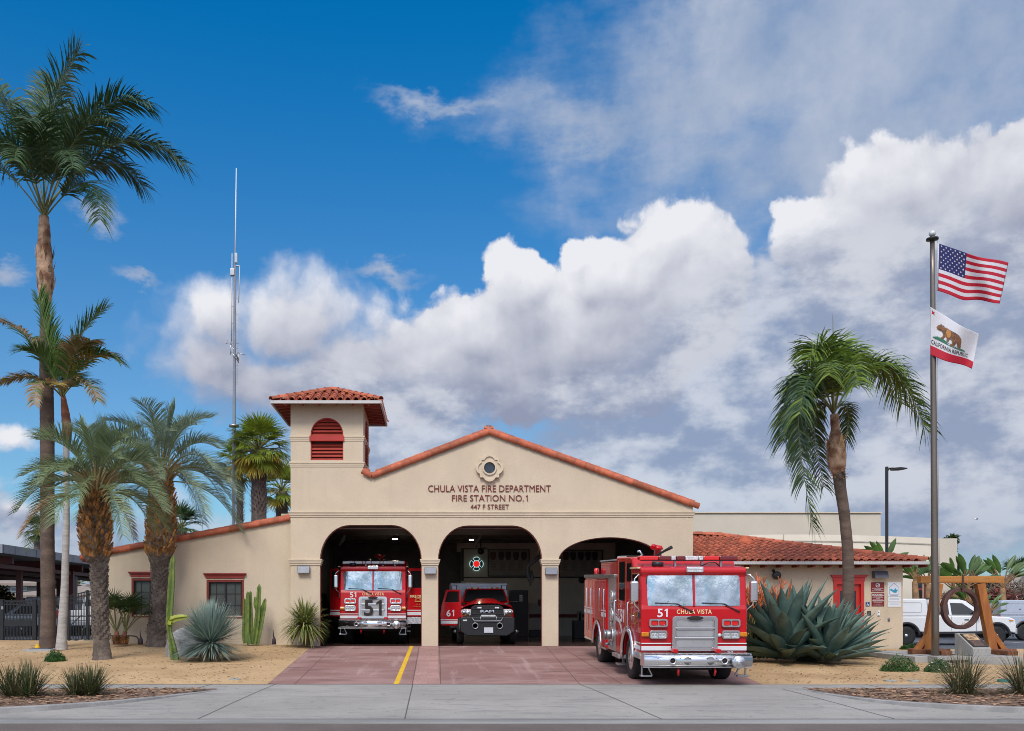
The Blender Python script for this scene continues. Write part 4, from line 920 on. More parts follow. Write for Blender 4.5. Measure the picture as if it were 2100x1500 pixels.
def wheel(parent, x, y, r, wd, out, rim, rim_m, holes=10, world=False):
    """out: +1 / -1 the side the face of the rim shows on"""
    b = MB(); h = wd / 2
    b.lathe((x, y, r), [(rim, -h * .8), (r * .80, -h), (r * .95, -h * .92), (r, -h * .62), (r, h * .62), (r * .95, h * .92), (r * .80, h), (rim, h * .8)], 32, 'X')
    w = b.build('wheel', V['rub'], parent)
    b = MB(); q = lambda v: v * out
    pr = [(rim * 1.03, q(h * .85)), (rim * .93, q(h * .9)), (rim * .86, q(h * .45)), (rim * .5, q(h * .60)), (rim * .42, q(h * .62)), (rim * .36, q(h * 1.0)), (.0, q(h * 1.05))]
    b.lathe((x, y, r), pr, 28, 'X')
    for k in range(holes):
        a = 2 * PI * k / holes; c = Vector((x + q(h * .535), y + math.sin(a) * rim * .69, r + math.cos(a) * rim * .69)); b.lathe(c, [(.0, q(.004)), (rim * .10, q(.002)), (rim * .10, q(-.01))], 8, 'X', m=1)
    for k in range(holes):
        a = 2 * PI * (k + .5) / holes; c = Vector((x + q(h * .64), y + math.sin(a) * rim * .46, r + math.cos(a) * rim * .46)); b.lathe(c, [(rim * .05, q(-.02)), (rim * .04, q(.03)), (0, q(.034))], 6, 'X')
    b.build('rim', [rim_m, V['under']], w, recalc=True); return w

def rrect(x0, x1, z0, z1, r, y, n=5):
    out = []
    for cx, cz, a0 in ((x1 - r, z1 - r, 0), (x0 + r, z1 - r, 90), (x0 + r, z0 + r, 180), (x1 - r, z0 + r, 270)):
        for k in range(n + 1): a = math.radians(a0 + 90 * k / n); out.append(Vector((cx + r * math.cos(a), y, cz + r * math.sin(a))))
    return out

def fire_engine(label, loc, pitch, lift=0.0, big_number=False, white_bar=False, open_door=False, unit="4524"):
    T = thing('fire_engine', label, 'fire engine', loc, 'red fire engines numbered 51', rx=pitch)
    L = lift; X1 = 1.245
    def z(v): return v + L
    P_ = lambda mb, n, m, par=T, **k: mb.build(n, m, par, **k)
    # ---- cab shell
    arch = [(1.37 + .66 * math.cos(math.radians(a)), .60 + .66 * math.sin(math.radians(a))) for a in range(0, 181, 15)][::-1]
    prof = [(.0, .80), (-.03, 1.2), (-.03, 1.80), (.0, 1.90), (.09, 2.60), (.03, 2.66), (.04, 2.76), (.16, 2.80), (.85, 2.83), (1.05, 3.03), (1.25, 3.06), (3.0, 3.08), (3.0, .55), (2.1, .55)]
    low = [(y, v) for y, v in arch if v > .62][::-1]
    prof += low + [(.62, .62), (.05, .62)]
    b = MB(); b.prism([(-X1, y, z(v)) for y, v in prof], (2 * X1, 0, 0)); cab = P_(b, 'cab', V['red'], bevel=.05, seg=3)
    b = MB(); b.bx(-X1 + .2, X1 - .2, .3, 7.8, z(.38), z(.62)); b.bx(-X1 + .32, X1 - .32, .62, 2.2, z(.40), z(1.2)); b.bx(-.5, .5, .2, 7.9, z(.35), z(.6)); P_(b, 'chassis', V['under'])
    # ---- windshield: black surround, two panes, centre post
    def ws_y(v): return .0 + (v - 1.90) / .70 * .09
    b = MB(); pts = rrect(-1.19, 1.19, z(1.86), z(2.62), .10, 0); b.prism([Vector((p.x, ws_y(p.z - L) - .014 + max(0, abs(p.x) - 1.0) * .12, p.z)) for p in pts], (0, .05, 0)); ws = P_(b, 'windshield', V['plastic'], T)
    for s in (-1, 1):
        rows = []
        for j in range(9):
            v = 1.885 + .71 * j / 8; r = []
            for i in range(11):
                u = .028 + 1.135 * i / 10; r.append(Vector((s * u, ws_y(v) - .022 + max(0, u - .95) ** 2 * 1.1 - .018 * math.sin(PI * i / 10) * math.sin(PI * j / 8), z(v))))
            rows.append(r)
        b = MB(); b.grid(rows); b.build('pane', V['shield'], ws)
    b = MB(); b.box((0, ws_y(2.25) - .028, z(2.24)), (.045, .03, .73), Matrix.Rotation(-.128, 3, 'X')); b.build('centre_post', V['red'], ws)
    for s in (-1, 1):                                  # wipers
        b = MB(); xx = s * .55 + .05; b.tube([(xx - .42, -.045, z(1.95)), (xx + .05, -.035, z(1.93)), (xx + .10, -.05, z(1.925))], .014, 6); b.tube([(xx + .1, -.05, z(1.93)), (xx + .42, -.06, z(1.76)), (xx + .45, -.05, z(1.745))], [.012, .016, .026], 6); b.build('wiper', M['black'], cab)
    # ---- grille
    b = MB(); o = rrect(-.53, .53, z(.83), z(1.645), .09, -.12); i_ = rrect(-.455, .455, z(.90), z(1.585), .07, -.12); b.holed(o, [i_], (0, .1, 0)); g = P_(b, 'grille', M['chrome'], T, bevel=.035, seg=3)
    b = MB(); b.prism(rrect(-.456, .456, z(.90), z(1.585), .07, -.085), (0, .05, 0)); b.build('mesh', V['mesh'], g)
    for zz in (1.135, 1.36):
        b = MB(); b.bx(-.455, .455, -.125, -.08, z(zz - .016), z(zz + .016)); b.build('bar', M['chrome'] if not big_number else V['silver'], g, bevel=.008)
    for z0, z1 in ((.905, 1.115), (1.155, 1.34), (1.38, 1.58)):
        b = MB(); b.holed(rrect(-.445, .445, z(z0), z(z1), .05, -.10), [rrect(-.425, .425, z(z0 + .02), z(z1 - .02), .04, -.10)], (0, .02, 0)); b.build('trim_ring', M['chrome'], g)
    b = MB(); b.prism([Vector((.19 * math.cos(2 * PI * k / 24), -.14, z(1.60) + .05 * math.sin(2 * PI * k / 24))) for k in range(24)], (0, .03, 0)); b.build('badge', V['under'], g, bevel=.01)
    if big_number: text("51", V['under'], g, 'number', .66, .60, (0, -.135, z(1.22)), ext=.006, bold=.02)
    # ---- lights
    for s in (-1, 1):
        cx = s * .85
        b = MB(); b.holed(rrect(cx - .215, cx + .215, z(1.385), z(1.575), .05, -.10), [rrect(cx - .175, cx - .01, z(1.42), z(1.54), .03, -.10), rrect(cx + .01, cx + .175, z(1.42), z(1.54), .03, -.10)], (0, .075, 0)); h = P_(b, 'warning_light', M['chrome'], T, bevel=.01)
        for q in (-1, 1):
            b = MB(); b.prism(rrect(cx + q * .0925 - .082, cx + q * .0925 + .082, z(1.42), z(1.54), .03, -.075), (0, .06, 0)); b.build('lens', V['lensr'], h, bevel=.02)
        b = MB(); b.holed(rrect(cx - .205, cx + .205, z(1.115), z(1.305), .05, -.10), [rrect(cx - .17, cx - .01, z(1.145), z(1.275), .02, -.10), rrect(cx + .01, cx + .17, z(1.145), z(1.275), .02, -.10)], (0, .075, 0)); h = P_(b, 'headlight', M['chrome'], T, bevel=.01)
        for q in (-1, 1):
            b = MB(); b.prism(rrect(cx + q * .09 - .08, cx + q * .09 + .08, z(1.145), z(1.275), .02, -.07), (0, .05, 0)); ll = b.build('lens', V['lensw'], h)
        b = MB()
        for q in (-1, 1):
            for e in (-1, 1): b.lathe((cx + q * .09 + e * .035, -.072, z(1.21)), [(.0, -.006), (.024, -.004), (.028, 0)], 10, 'Y')
        b.build('bulb', V['silver'], h)
        b = MB(); b.prism(rrect(s * 1.15 - .09, s * 1.15 + .09, z(1.16), z(1.265), .03, -.085), (0, .12, 0)); P_(b, 'turn_signal', V['amber'], cab, bevel=.02)
        b = MB(); b.bx(s * .54, s * 1.235, -.037, -.02, z(.835), z(.935)); b.bx(s * .54, s * 1.235, -.037, -.02, z(.985), z(1.01)); P_(b, 'front_stripe', V['stripe'], cab)
    text("51", V['stripe'], cab, 'number', .24, .20, (-.745, -.034, z(1.715)), ext=.003, bold=.02)
    text("CHULA VISTA", V['goldw'], cab, 'lettering', .82, .105, (.0, -.034, z(1.745)), ext=.003, bold=.015, spacing=1.1)
    text(unit, V['stripe'], cab, 'lettering', .14, .05, (.86, -.012, z(.80)), ext=.003, bold=.02)
    b = MB(); b.lathe((.60, -.037, z(1.19)), [(0, -.004), (.045, -.003), (.045, .004)], 16, 'Y'); P_(b, 'round_sticker', V['stripe'], cab)
    # ---- bumper with siren, horns, tread top, steps and tow eyes
    b = MB(); b.prism([Vector((-1.25, y, z(v))) for y, v in ((-.34, .485), (-.395, .51), (-.42, .56), (-.428, .62), (-.42, .68), (-.395, .735), (-.35, .765), (.0, .765), (.0, .485))], (2.5, 0, 0), smooth=True); bp = P_(b, 'bumper', M['chrome'])
    b = MB(); b.bx(-1.25, 1.25, -.36, .0, z(.768), z(.782)); b.build('tread_top', V['tread'], bp)
    b = MB(); b.bx(-1.27, 1.27, -.40, -.345, z(.462), z(.484)); b.build('lower_lip', V['silver'], bp, bevel=.012)
    for xx in (-.60, .60):
        b = MB(); b.lathe((xx, -.425, z(.625)), [(.085, 0), (.085, -.03), (.062, -.035), (.06, .0)], 20, 'Y'); b.lathe((xx, -.428, z(.625)), [(0, 0), (.061, 0), (.061, .004)], 16, 'Y', m=1); b.build('horn_port', [M['chrome'], V['under']], bp)
    b = MB()
    for xx in (-.95, -.42, -.2, .2, .42, .86):
        for zz in (.56, .69): b.lathe((xx, -.422, z(zz)), [(0, -.012), (.014, -.008), (.014, 0)], 8, 'Y')
    b.build('bolts', M['steel'], bp)
    b = MB()
    for xx in (-.25, .28): b.lathe((xx, -.421, z(.625)), [(0, -.003), (.095, -.003), (.095, 0)], 20, 'Y')
    b.each('speaker_grille', mat('speaker_grille', (.28, .28, .28), .45, metal=.6, bump=.8, bs=180), bp)
    b = MB(); b.lathe((.90, -.42, z(.60)), [(0, -.16), (.03, -.17), (.05, -.14), (.09, -.15), (.10, -.12), (.135, -.14), (.15, -.11), (.15, -.02), (.11, 0)], 28, 'Y'); b.build('siren', mat('siren_metal', (.6, .61, .63), .28, metal=.9, var=.2, vs=14), bp)
    for s in (-1, 1):
        b = MB()
        b.box((s * 1.13, -.05, z(.24)), (.26, .18, .035)); b.box((s * 1.22, -.02, z(.35)), (.03, .05, .23)); b.box((s * 1.03, -.02, z(.35)), (.03, .05, .25), Matrix.Rotation(s * .45, 3, 'Y')); b.build('step', M['steel'], bp, bevel=.006)
        b = MB(); b.tube([(s * .42, -.25, z(.46)), (s * .43, -.3, z(.36)), (s * .42, -.25, z(.27))], .028, 8); b.build('tow_eye', V['red'], bp)
        b = MB(); b.box((s * .5, -.2, z(.84)), (.13, .2, .1), Matrix.Rotation(.2, 3, 'Y')); b.build('hose_cap', V['red'], bp, bevel=.02)
    # ---- mirrors
    for s in (-1, 1):
        xm = s * 1.40
        b = MB(); b.tube([(s * 1.22, .10, z(2.60)), (s * 1.30, .02, z(2.62)), (xm, .0, z(2.52)), (xm, .0, z(1.98)), (xm - s * .02, .02, z(1.90)), (s * 1.27, .08, z(1.80)), (s * 1.25, .10, z(1.66))], .016, 8); mm = P_(b, 'mirror', M['chrome'], T)
        b = MB(); b.box((xm, .02, z(2.22)), (.175, .16, .50)); b.build('housing', M['chrome'], mm, bevel=.05, seg=3)
        b = MB(); b.box((s * 1.26, .10, z(1.66)), (.06, .1, .14)); b.build('mount', V['plastic'], mm, bevel=.01)
    # ---- brow lamp, light bar, roof gear
    b = MB(); b.box((0.0, -.01, z(2.735)), (.40, .12, .13)); v = P_(b, 'brow_light', M['chrome'], T, bevel=.015)
    for q in (.03, -.03):
        b = MB(); b.box((0.0, -.075, z(2.735 + q)), (.34, .012, .042)); b.build('lens', V['lensw'], v)
    LB = (.62, 3.0) if not white_bar else (.45, 2.93)
    secs = ((-1.18, -.72), (-.72, -.42), (-.42, -.30), (-.30, .12 - .2), (-.08, .24), (.24, .36), (.36, .74), (.74, 1.18))
    b = MB(); b.bx(-1.12, 1.12, LB[0] - .12, LB[0] + .12, z(LB[1] - .055), z(LB[1] - .04)); lb = P_(b, 'light_bar', M['black'], T)
    for k, (a, d) in enumerate(secs):
        m = V['lensw'] if (white_bar or k in (2, 4, 6 - 1)) else (V['lensr'] if k % 2 == 0 else mat('dark_red_lens', (.14, .006, .01), .12, coat=1))
        b = MB(); b.bx(a + .006, d - .006, LB[0] - .14, LB[0] + .14, z(LB[1] - .04), z(LB[1] + .065)); b.build('lens', m, lb, bevel=.018)
    b = MB()
    for xx in (-.8, -.3, .35, .8): b.bx(xx - .02, xx + .02, LB[0] - .05, LB[0] + .05, z(2.80), z(LB[1] - .056))
    b.build('stand', M['steel'], lb)
    b = MB(); b.lathe((-.78, .35, z(2.80)), [(.14, 0), (.14, .10), (.12, .12), (0, .13)], 16); P_(b, 'roof_antenna', M['black'], cab)
    b = MB(); b.tube([(.28, .4, z(2.82)), (.42, .35, z(2.90)), (.60, .35, z(2.90)), (.72, .4, z(2.82))], .014, 6); P_(b, 'grab_rail', M['black'], cab)
    for s in (-1, 1):
        b = MB(); b.bx(s * .93, s * .99, 1.02, 1.3, z(2.90), z(3.075)); P_(b, 'roof_seam', V['plastic'], cab)
    # ---- sides
    for s in (-1, 1):
        xs = s * X1
        def side(y0, y1, z0, z1, t=.006): 
            q = MB(); q.bx(xs - s * .01, xs + s * t, y0, y1, z(z0), z(z1)); return q
        dm = cab if not (open_door and s == 1) else None
        side(.30, .95, 1.92, 2.62).build('side_window', V['side_glass'], cab); side(1.85, 2.55, 1.95, 2.95).build('side_window', V['side_glass'], cab); side(1.08, 1.62, 2.45, 2.9).build('side_window', V['side_glass'], cab)
        b = MB()
        for (y0, y1, z0, z1) in ((.22, .228, 1.25, 2.70), (1.02, 1.028, .9, 2.75), (1.72, 1.728, 1.25, 3.0), (2.68, 2.688, .6, 3.0), (.22, 1.03, 1.84, 1.85), (1.72, 2.69, 1.86, 1.87), (.25, 1.0, 2.64, 2.655)): b.bx(xs - s * .01, xs + s * .003, y0, y1, z(z0), z(z1))
        P_(b, 'gold_line', V['gold'], cab)
        b = MB(); b.bx(xs, xs + s * .07, .1, .95, z(2.76), z(2.79)); P_(b, 'drip_rail', V['goldw'], cab)
        b = MB()
        for yy in (1.12, 2.75): b.tube([(xs, yy, z(1.95)), (xs + s * .08, yy, z(1.93)), (xs + s * .08, yy, z(1.2)), (xs, yy, z(1.18))], .02, 8)
        b.each('grab_handle', M['chrome'], cab)
        b = MB(); b.bx(xs, xs + s * .03, .86, .98, z(1.50), z(1.62)); b.bx(xs, xs + s * .03, 2.55, 2.66, z(1.55), z(1.7)); b.each('door_handle', M['chrome'], cab, bevel=.008)
        text("51", V['stripe'], cab, 'number', .42, .34, (xs + s * .008, 2.15, z(1.55)), right=(0, s, 0), ext=.003, bold=.02)
        # stripe that climbs behind the front wheel
        b = MB()
        def strip(pts, w):
            for (ya, za), (yb_, zb_) in zip(pts, pts[1:]):
                b.add([(xs + s * .007, ya, z(za)), (xs + s * .007, yb_, z(zb_)), (xs + s * .007, yb_, z(zb_ + w)), (xs + s * .007, ya, z(za + w))], [(0, 1, 2, 3)])
        strip([(.0, .84), (.66, .84)], .10); strip([(.0, .985), (.66, .985)], .03); strip([(2.02, .98), (2.5, 1.35), (3.0, 1.42)], .12); strip([(2.02, 1.13), (2.5, 1.50), (3.0, 1.57)], .03)
        P_(b, 'side_stripe', V['stripe'], cab, recalc=False)
        if s == -1 or open_door:
            text("FIRE DEPT", V['gold'], cab, 'lettering', .34, .07, (xs + s * .008, .62, z(1.66)), right=(0, s, 0), ext=.003)
            b = MB()
            for k in range(9): a = PI * (k + .5) / 9; b.box((xs + s * .008, .62 + s * .12 * math.cos(a), z(1.46) + .12 * math.sin(a)), (.004, .012, .07), Matrix.Rotation(-s * (PI / 2 - a), 3, 'X'))
            b.box((xs + s * .008, .62, z(1.44)), (.004, .26, .03)); P_(b, 'door_crest', V['gold'], cab)
        # wheel-arch trim
        b = MB(); b.tube([(xs + s * .03, 1.37 + .67 * math.cos(math.radians(a)), z(.60) + .67 * math.sin(math.radians(a))) for a in range(-8, 189, 12)], .05, 8, ov=1.4); P_(b, 'fender', M['chrome'], cab)
        b = MB(); b.box((xs - s * .1, .33, z(.70)), (.24, .62, .16)); b.box((xs - s * .05, 2.55, z(.50)), (.3, .9, .10)); P_(b, 'cab_step', V['tread'], cab, bevel=.01)
        b = MB(); b.box((xs - s * .0, 2.3, z(.30)), (.2, .35, .05)); b.box((xs - s * .05, 2.2, z(.4)), (.05, .04, .22)); P_(b, 'fold_step', M['steel'], cab)
        wheel(T, s * 1.03, 1.37, .54, .36, s, .30, M['chrome'])
        wheel(T, s * 1.00, 5.70, .54, .44, s, .30, M['chrome'])
    # ---- pump panel
    b = MB(); b.bx(-X1 + .02, X1 - .02, 3.04, 4.22, z(.55), z(2.58)); pp = P_(b, 'pump_panel', V['tread'], T, bevel=.01)
    for s in (-1, 1):
        xs = s * (X1 - .02)
        for (yy, zz, r) in ((3.62, 2.02, .19), (3.62, 1.52, .19), (3.55, .98, .20)):
            b = MB(); b.lathe((xs, yy, z(zz)), [(r, 0), (r, s * .04), (r * .86, s * .045), (r * .84, s * .02), (r * .5, s * .02), (r * .46, s * .05), (0, s * .06)], 22, 'X'); b.build('gauge', M['chrome'], pp)
            b = MB(); b.box((xs + s * .03, yy, z(zz - r - .06)), (.06, .09, .10)); b.build('valve_handle', M['steel'], pp, bevel=.01)
        b = MB(); b.cyl((xs, 3.55, z(.98)), (xs + s * .20, 3.55, z(.98)), .13, 18); b.cyl((xs + s * .2, 3.55, z(.98)), (xs + s * .24, 3.55, z(.98)), .15, 8); b.cyl((xs, 3.75, z(.74)), (xs + s * .16, 3.72, z(.70)), .04, 8); b.build('intake_cap', M['steel'], pp)
    # ---- body with compartment doors, rail, hose bed
    b = MB(); arch2 = [(5.70 + .64 * math.cos(math.radians(a)), .56 + .64 * math.sin(math.radians(a))) for a in range(0, 181, 15)]
    prof = [(4.24, .50), (4.24, 2.52), (8.0, 2.52), (8.0, .60)] + [p for p in arch2 if p[1] > .6]
    b.prism([(-X1, y, z(v)) for y, v in prof], (2 * X1, 0, 0)); body = P_(b, 'body', V['red'], T, bevel=.02)
    for s in (-1, 1):
        xs = s * X1
        for (y0, y1, z0, z1, m) in ((4.30, 4.98, .58, 2.46, V['red']), (5.04, 6.40, 1.32, 2.46, V['red']), (6.46, 7.2, .66, 2.46, V['red']), (7.24, 7.95, .66, 2.46, V['red'])):
            b = MB(); b.bx(xs - s * .005, xs + s * .035, y0, y1, z(z0), z(z1)); d = P_(b, 'compartment_door', m, T, bevel=.012)
            b = MB(); b.tube([(xs + s * .035, y0 + .08, z(z0 + .25)), (xs + s * .07, y0 + .08, z(z0 + .25)), (xs + s * .07, y0 + .08, z(z1 - .25)), (xs + s * .035, y0 + .08, z(z1 - .25))], .014, 6); b.build('handle', M['chrome'], d)
        b = MB(); b.bx(xs - s * .3, xs + s * .05, 3.03, 8.02, z(2.53), z(2.62)); P_(b, 'top_rail', M['steel'], body, bevel=.012)
        b = MB(); b.tube([(xs + s * .03, 5.70 + .66 * math.cos(math.radians(a)), z(.56) + .66 * math.sin(math.radians(a))) for a in range(0, 181, 12)], .045, 8, ov=1.3); P_(b, 'fender', M['chrome'], body)
        b = MB(); b.bx(xs + s * .036, xs + s * .04, 4.28, 4.98, z(1.42), z(1.54)); b.bx(xs + s * .036, xs + s * .04, 4.28, 4.98, z(1.58), z(1.61)); b.bx(xs + s * .036, xs + s * .04, 6.46, 7.95, z(1.42), z(1.54)); b.bx(xs + s * .036, xs + s * .04, 6.46, 7.95, z(1.58), z(1.61)); P_(b, 'side_stripe', V['stripe'], body)
        b = MB(); b.bx(xs - s * .02, xs + s * .02, 4.24, 5.05, z(.50), z(.56)); b.bx(xs - s * .02, xs + s * .02, 6.35, 8.0, z(.60), z(.66)); P_(b, 'sill_trim', M['chrome'], body)
    b = MB(); b.prism([(-1.0, 3.3, z(2.62)), (-1.0, 3.3, z(2.86)), (-1.0, 3.7, z(2.99)), (-1.0, 6.6, z(3.0)), (-1.0, 6.6, z(2.62))], (2.0, 0, 0)); P_(b, 'hose_bed', V['red'], body, bevel=.02)
    b = MB(); b.bx(-1.03, 1.03, 3.6, 6.65, z(3.01), z(3.05)); P_(b, 'hose_bed_cover', mat('cover_grey', (.30, .32, .32), .6), body, bevel=.01)
    b = MB(); b.lathe((-1.1, 6.8, z(2.63)), [(.07, 0), (.08, .08), (.07, .18), (0, .2)], 12); P_(b, 'rear_beacon', V['lensr'], body)
    b = MB(); b.box((-1.05, 3.2, z(3.02)), (.24, .2, .17)); b.box((-.8, 3.25, z(3.02)), (.2, .2, .15)); P_(b, 'scene_light', V['lensw'], cab, bevel=.02)
    b = MB(); b.tube([(-1.12, 3.12, z(2.7)), (-1.12, 3.12, z(3.12)), (-.6, 3.12, z(3.12))], .014, 6); P_(b, 'cab_rail', M['black'], cab)
    # deck gun
    b = MB(); b.lathe((.1, 4.0, z(3.0)), [(.12, 0), (.10, .3), (.16, .32), (.12, .42), (0, .44)], 12); b.tube([(.1, 4.0, z(3.38)), (-.05, 3.9, z(3.42)), (-.12, 3.7, z(3.36))], .055, 8); dg_ = P_(b, 'deck_gun', V['red'], T)
    b = MB(); b.tube([(.02, 3.9, z(3.14)), (.20, 3.6, z(3.27)), (.33, 3.4, z(3.36))], [.03, .035, .05], 8); b.build('nozzle', M['black'], dg_)
    b = MB(); b.tube([(-.42, 4.1, z(3.06)), (-.33, 4.0, z(3.18)), (-.40, 4.0, z(3.28)), (-.46, 4.0, z(3.26))], .03, 6); b.build('crank', M['chrome'], dg_)
    if open_door:                                      # both front doors swung out beside the cab
        for s, ang in ((1, 0), (-1, 1)):
            xs = s * (X1 + .02); b = MB(); hw = .80 if s == 1 else .42
            outer = [(xs, -.0, z(.90)), (xs + s * hw, .0 + (.15 if s == 1 else .5), z(.90)), (xs + s * hw, .0 + (.15 if s == 1 else .5), z(2.72)), (xs + s * .06, .0, z(2.72)), (xs - s * .0, -.0, z(1.9))]
            hole = [(xs + s * .10, .02, z(1.98)), (xs + s * (hw - .06), .02 + (.12 if s == 1 else .42), z(1.98)), (xs + s * (hw - .06), .02 + (.12 if s == 1 else .42), z(2.62)), (xs + s * .14, .03, z(2.62))]
            b.holed([Vector(p) + Vector((0, .18, 0)) for p in outer], [[Vector(p) + Vector((0, .18, 0)) for p in hole]], (0, .06, 0)); d = b.build('open_door', V['red'], T, bevel=.01)
            b = MB(); b.face(*[Vector(p) + Vector((0, .205, 0)) for p in hole]); b.build('window', V['side_glass'], d)
            k = .16 / .8 if s == 1 else .5 / .42
            b = MB()
            for z0, z1 in ((.95, 1.07), (1.12, 1.15)): b.add([(xs, .172, z(z0)), (xs + s * hw, .172 + (.15 if s == 1 else .5), z(z0)), (xs + s * hw, .172 + (.15 if s == 1 else .5), z(z1)), (xs, .172, z(z1))], [(0, 1, 2, 3)])
            b.build('side_stripe', V['stripe'], d, recalc=False)
            if s == 1:
                text("FIRE DEPT", V['goldw'], d, 'lettering', .62, .10, (xs + .42, .225, z(1.66)), right=(1, .19, 0), ext=.003, bold=.02)
                text("CITY OF", V['gold'], d, 'lettering', .16, .035, (xs + .42, .225, z(1.36)), right=(1, .19, 0), ext=.003); text("CHULA VISTA", V['gold'], d, 'lettering', .40, .045, (xs + .42, .225, z(1.28)), right=(1, .19, 0), ext=.003)
                b = MB()
                for q in range(11): a = PI * (q + .5) / 11; b.box((xs + .42 + .10 * math.cos(a), .218, z(1.50) + .10 * math.sin(a)), (.012, .004, .06), Matrix.Rotation(PI / 2 - a, 3, 'Y'))
                b.box((xs + .42, .218, z(1.47)), (.24, .004, .04)); b.build('door_crest', V['gold'], d)
                b = MB(); b.bx(xs, xs + hw, .2, .45, z(.62), z(.88)); b.build('step_box', V['tread'], d, bevel=.01)
    return T
Y1 = 21.84
fire_engine('red fire engine parked outside on the ramp in front of the right bay', (WX(1421.5, Y1), Y1, zl(Y1) - .02), math.atan(.036))
Y2 = 34.75
fire_engine('red fire engine inside the left bay with 51 painted large on its grille', (WX(765, Y2), Y2, .0), 0, lift=.15, big_number=True, white_bar=True, open_door=True, unit="4527")

# ---- the rescue truck in the middle bay
def rescue_truck():
    Yr = 34.55; k = Yr / FOC; cx = 999
    T = thing('rescue_truck', 'red and white rescue truck numbered 61 inside the middle bay with its door open', 'rescue truck', (WX(cx, Yr), Yr, 0))
    zf = lambda py: CAM - (py - VY) * k
    xf = lambda px: (px - cx) * k
    # bonnet: a swelling sheet with raised centre
    rows = []
    for j in range(7):
        s = j / 6; y = .05 + 1.15 * s; r = []
        for i in range(13):
            u = -1 + 2 * i / 12; hw = .98 - .03 * s
            zz = zf(1249) + (.20 + .16 * s) * (1 - abs(u) ** 3.2) + .045 * math.exp(-((abs(u) - .35) / .12) ** 2) * 0 + (.05 if abs(u) < .42 else 0) * min(1, s * 3 + .2)
            r.append(Vector((u * hw, y - .10 * (1 - u * u), zz)))
        rows.append(r)
    b = MB(); b.grid(rows); hood = b.build('bonnet', V['red'], T, recalc=True)
    b = MB(); b.prism([(-1.0, .15, .45), (-1.0, .15, zf(1249)), (-1.0, 1.2, zf(1240)), (-1.0, 2.9, zf(1240)), (-1.0, 2.9, .45)], (2.0, 0, 0)); b.build('cab_body', V['red'], T, bevel=.06, seg=3)
    # cabin: tapered glasshouse
    b = MB(); pts = [(-.93, 1.1, zf(1236)), (.93, 1.1, zf(1236)), (.74, 1.75, zf(1205.5)), (-.74, 1.75, zf(1205.5))]; back = [(p[0], 2.9, p[2]) for p in pts]
    b.add(pts + back, [(0, 1, 2, 3), (4, 7, 6, 5), (0, 4, 5, 1), (1, 5, 6, 2), (2, 6, 7, 3), (3, 7, 4, 0)]); c = b.build('cab_roof', V['red'], T, bevel=.05, seg=3)
    b = MB(); q = [(-.84, 1.105, zf(1233.5)), (.84, 1.105, zf(1233.5)), (.69, 1.66, zf(1209.5)), (-.69, 1.66, zf(1209.5))]; b.face(*[Vector(p) + Vector((0, -.035, .02)) for p in q]); b.build('windshield', V['side_glass'], c, recalc=False)
    b = MB()
    for xx in (-.5, -.25, .3, .5): b.lathe((xx, 1.75, zf(1205.5)), [(.05, 0), (.04, .05), (0, .06)], 8)
    b.build('clearance_light', V['amber'], c)
    # front: grille, badge lettering, headlamps, bumper, winch bar, plate
    b = MB(); b.prism([(xf(x), -.06, zf(y)) for x, y in ((964, 1268), (966, 1246), (974, 1241), (1024, 1241), (1032, 1246), (1034, 1268), (1020, 1275), (978, 1275))], (0, .16, 0)); g = b.build('grille', V['ramgrille'], T, bevel=.02)
    b = MB()
    for y in (1248.5, 1258.5, 1268): b.bx(xf(968), xf(1031), -.085, -.05, zf(y + .9), zf(y - .9))
    b.build('bar', V['plastic'], g)
    text("RAM", M['chrome'], g, 'lettering', 28 * k, 5.2 * k, (0, -.095, zf(1253.8)), ext=.012, bold=.03)
    b = MB(); b.bx(xf(986), xf(1016), -.12, -.08, zf(1265), zf(1261.3)); b.build('light_strip', V['lensw'], g, bevel=.01)
    for xx in (983, 1019):
        b = MB(); b.box((xf(xx), -.08, zf(1246.8)), (.16, .04, .06)); b.build('grille_light', V['lensw'], g, bevel=.015)
    for s in (-1, 1):
        m_ = lambda x: s * abs(x - cx) * k
        b = MB(); b.prism([(m_(a), -.02 + (.14 if a < 955 else 0), zf(y)) for a, y in ((966, 1263), (967.5, 1250), (948, 1249), (945, 1254), (948, 1260))], (0, .1, 0)); h = b.build('headlight', V['lensw'], T, bevel=.015)
        b = MB(); b.prism([(m_(a), -.0 + (.12 if a < 955 else 0), zf(y)) for a, y in ((964, 1264.5), (948, 1261), (950, 1263.6))], (0, .1, 0)); b.build('turn_signal', V['amber'], h)
        b = MB(); b.lathe((m_(959), -.03, zf(1256.5)), [(0, -.01), (.07, -.005), (.08, .01)], 14, 'Y'); b.lathe((m_(951.5), .04, zf(1256)), [(0, -.03), (.06, -.02), (.07, .01)], 14, 'Y'); b.build('bulb', M['chrome'], h)
        b = MB(); b.tube([(m_(944), .9 + .52 * math.cos(math.radians(a)), .44 + .56 * math.sin(math.radians(a))) for a in range(0, 181, 15)], .09, 8, ov=1.6); b.build('fender_flare', V['plastic'], T)
        wheel(T, s * .98, .9, .47, .26, s, .25, M['steel'], 8)
        wheel(T, s * 1.02, 4.6, .47, .40, s, .25, M['steel'], 8)
        b = MB(); b.tube([(s * .95, 1.35, zf(1234)), (s * 1.15, 1.3, zf(1233)), (s * 1.32, 1.25, zf(1234))], .02, 6); mm = b.build('mirror', V['plastic'], T)
        b = MB(); b.box((s * 1.38, 1.22, zf(1227)), (.15, .12, .28)); b.build('housing', V['plastic'], mm, bevel=.03)
        b = MB(); b.lathe((s * 1.14, .9, .47), [(.10, s * 0), (.06, s * .06), (.03, s * .12), (0, s * .125)], 8, 'X'); b.build('hub_cap', M['steel'], T)
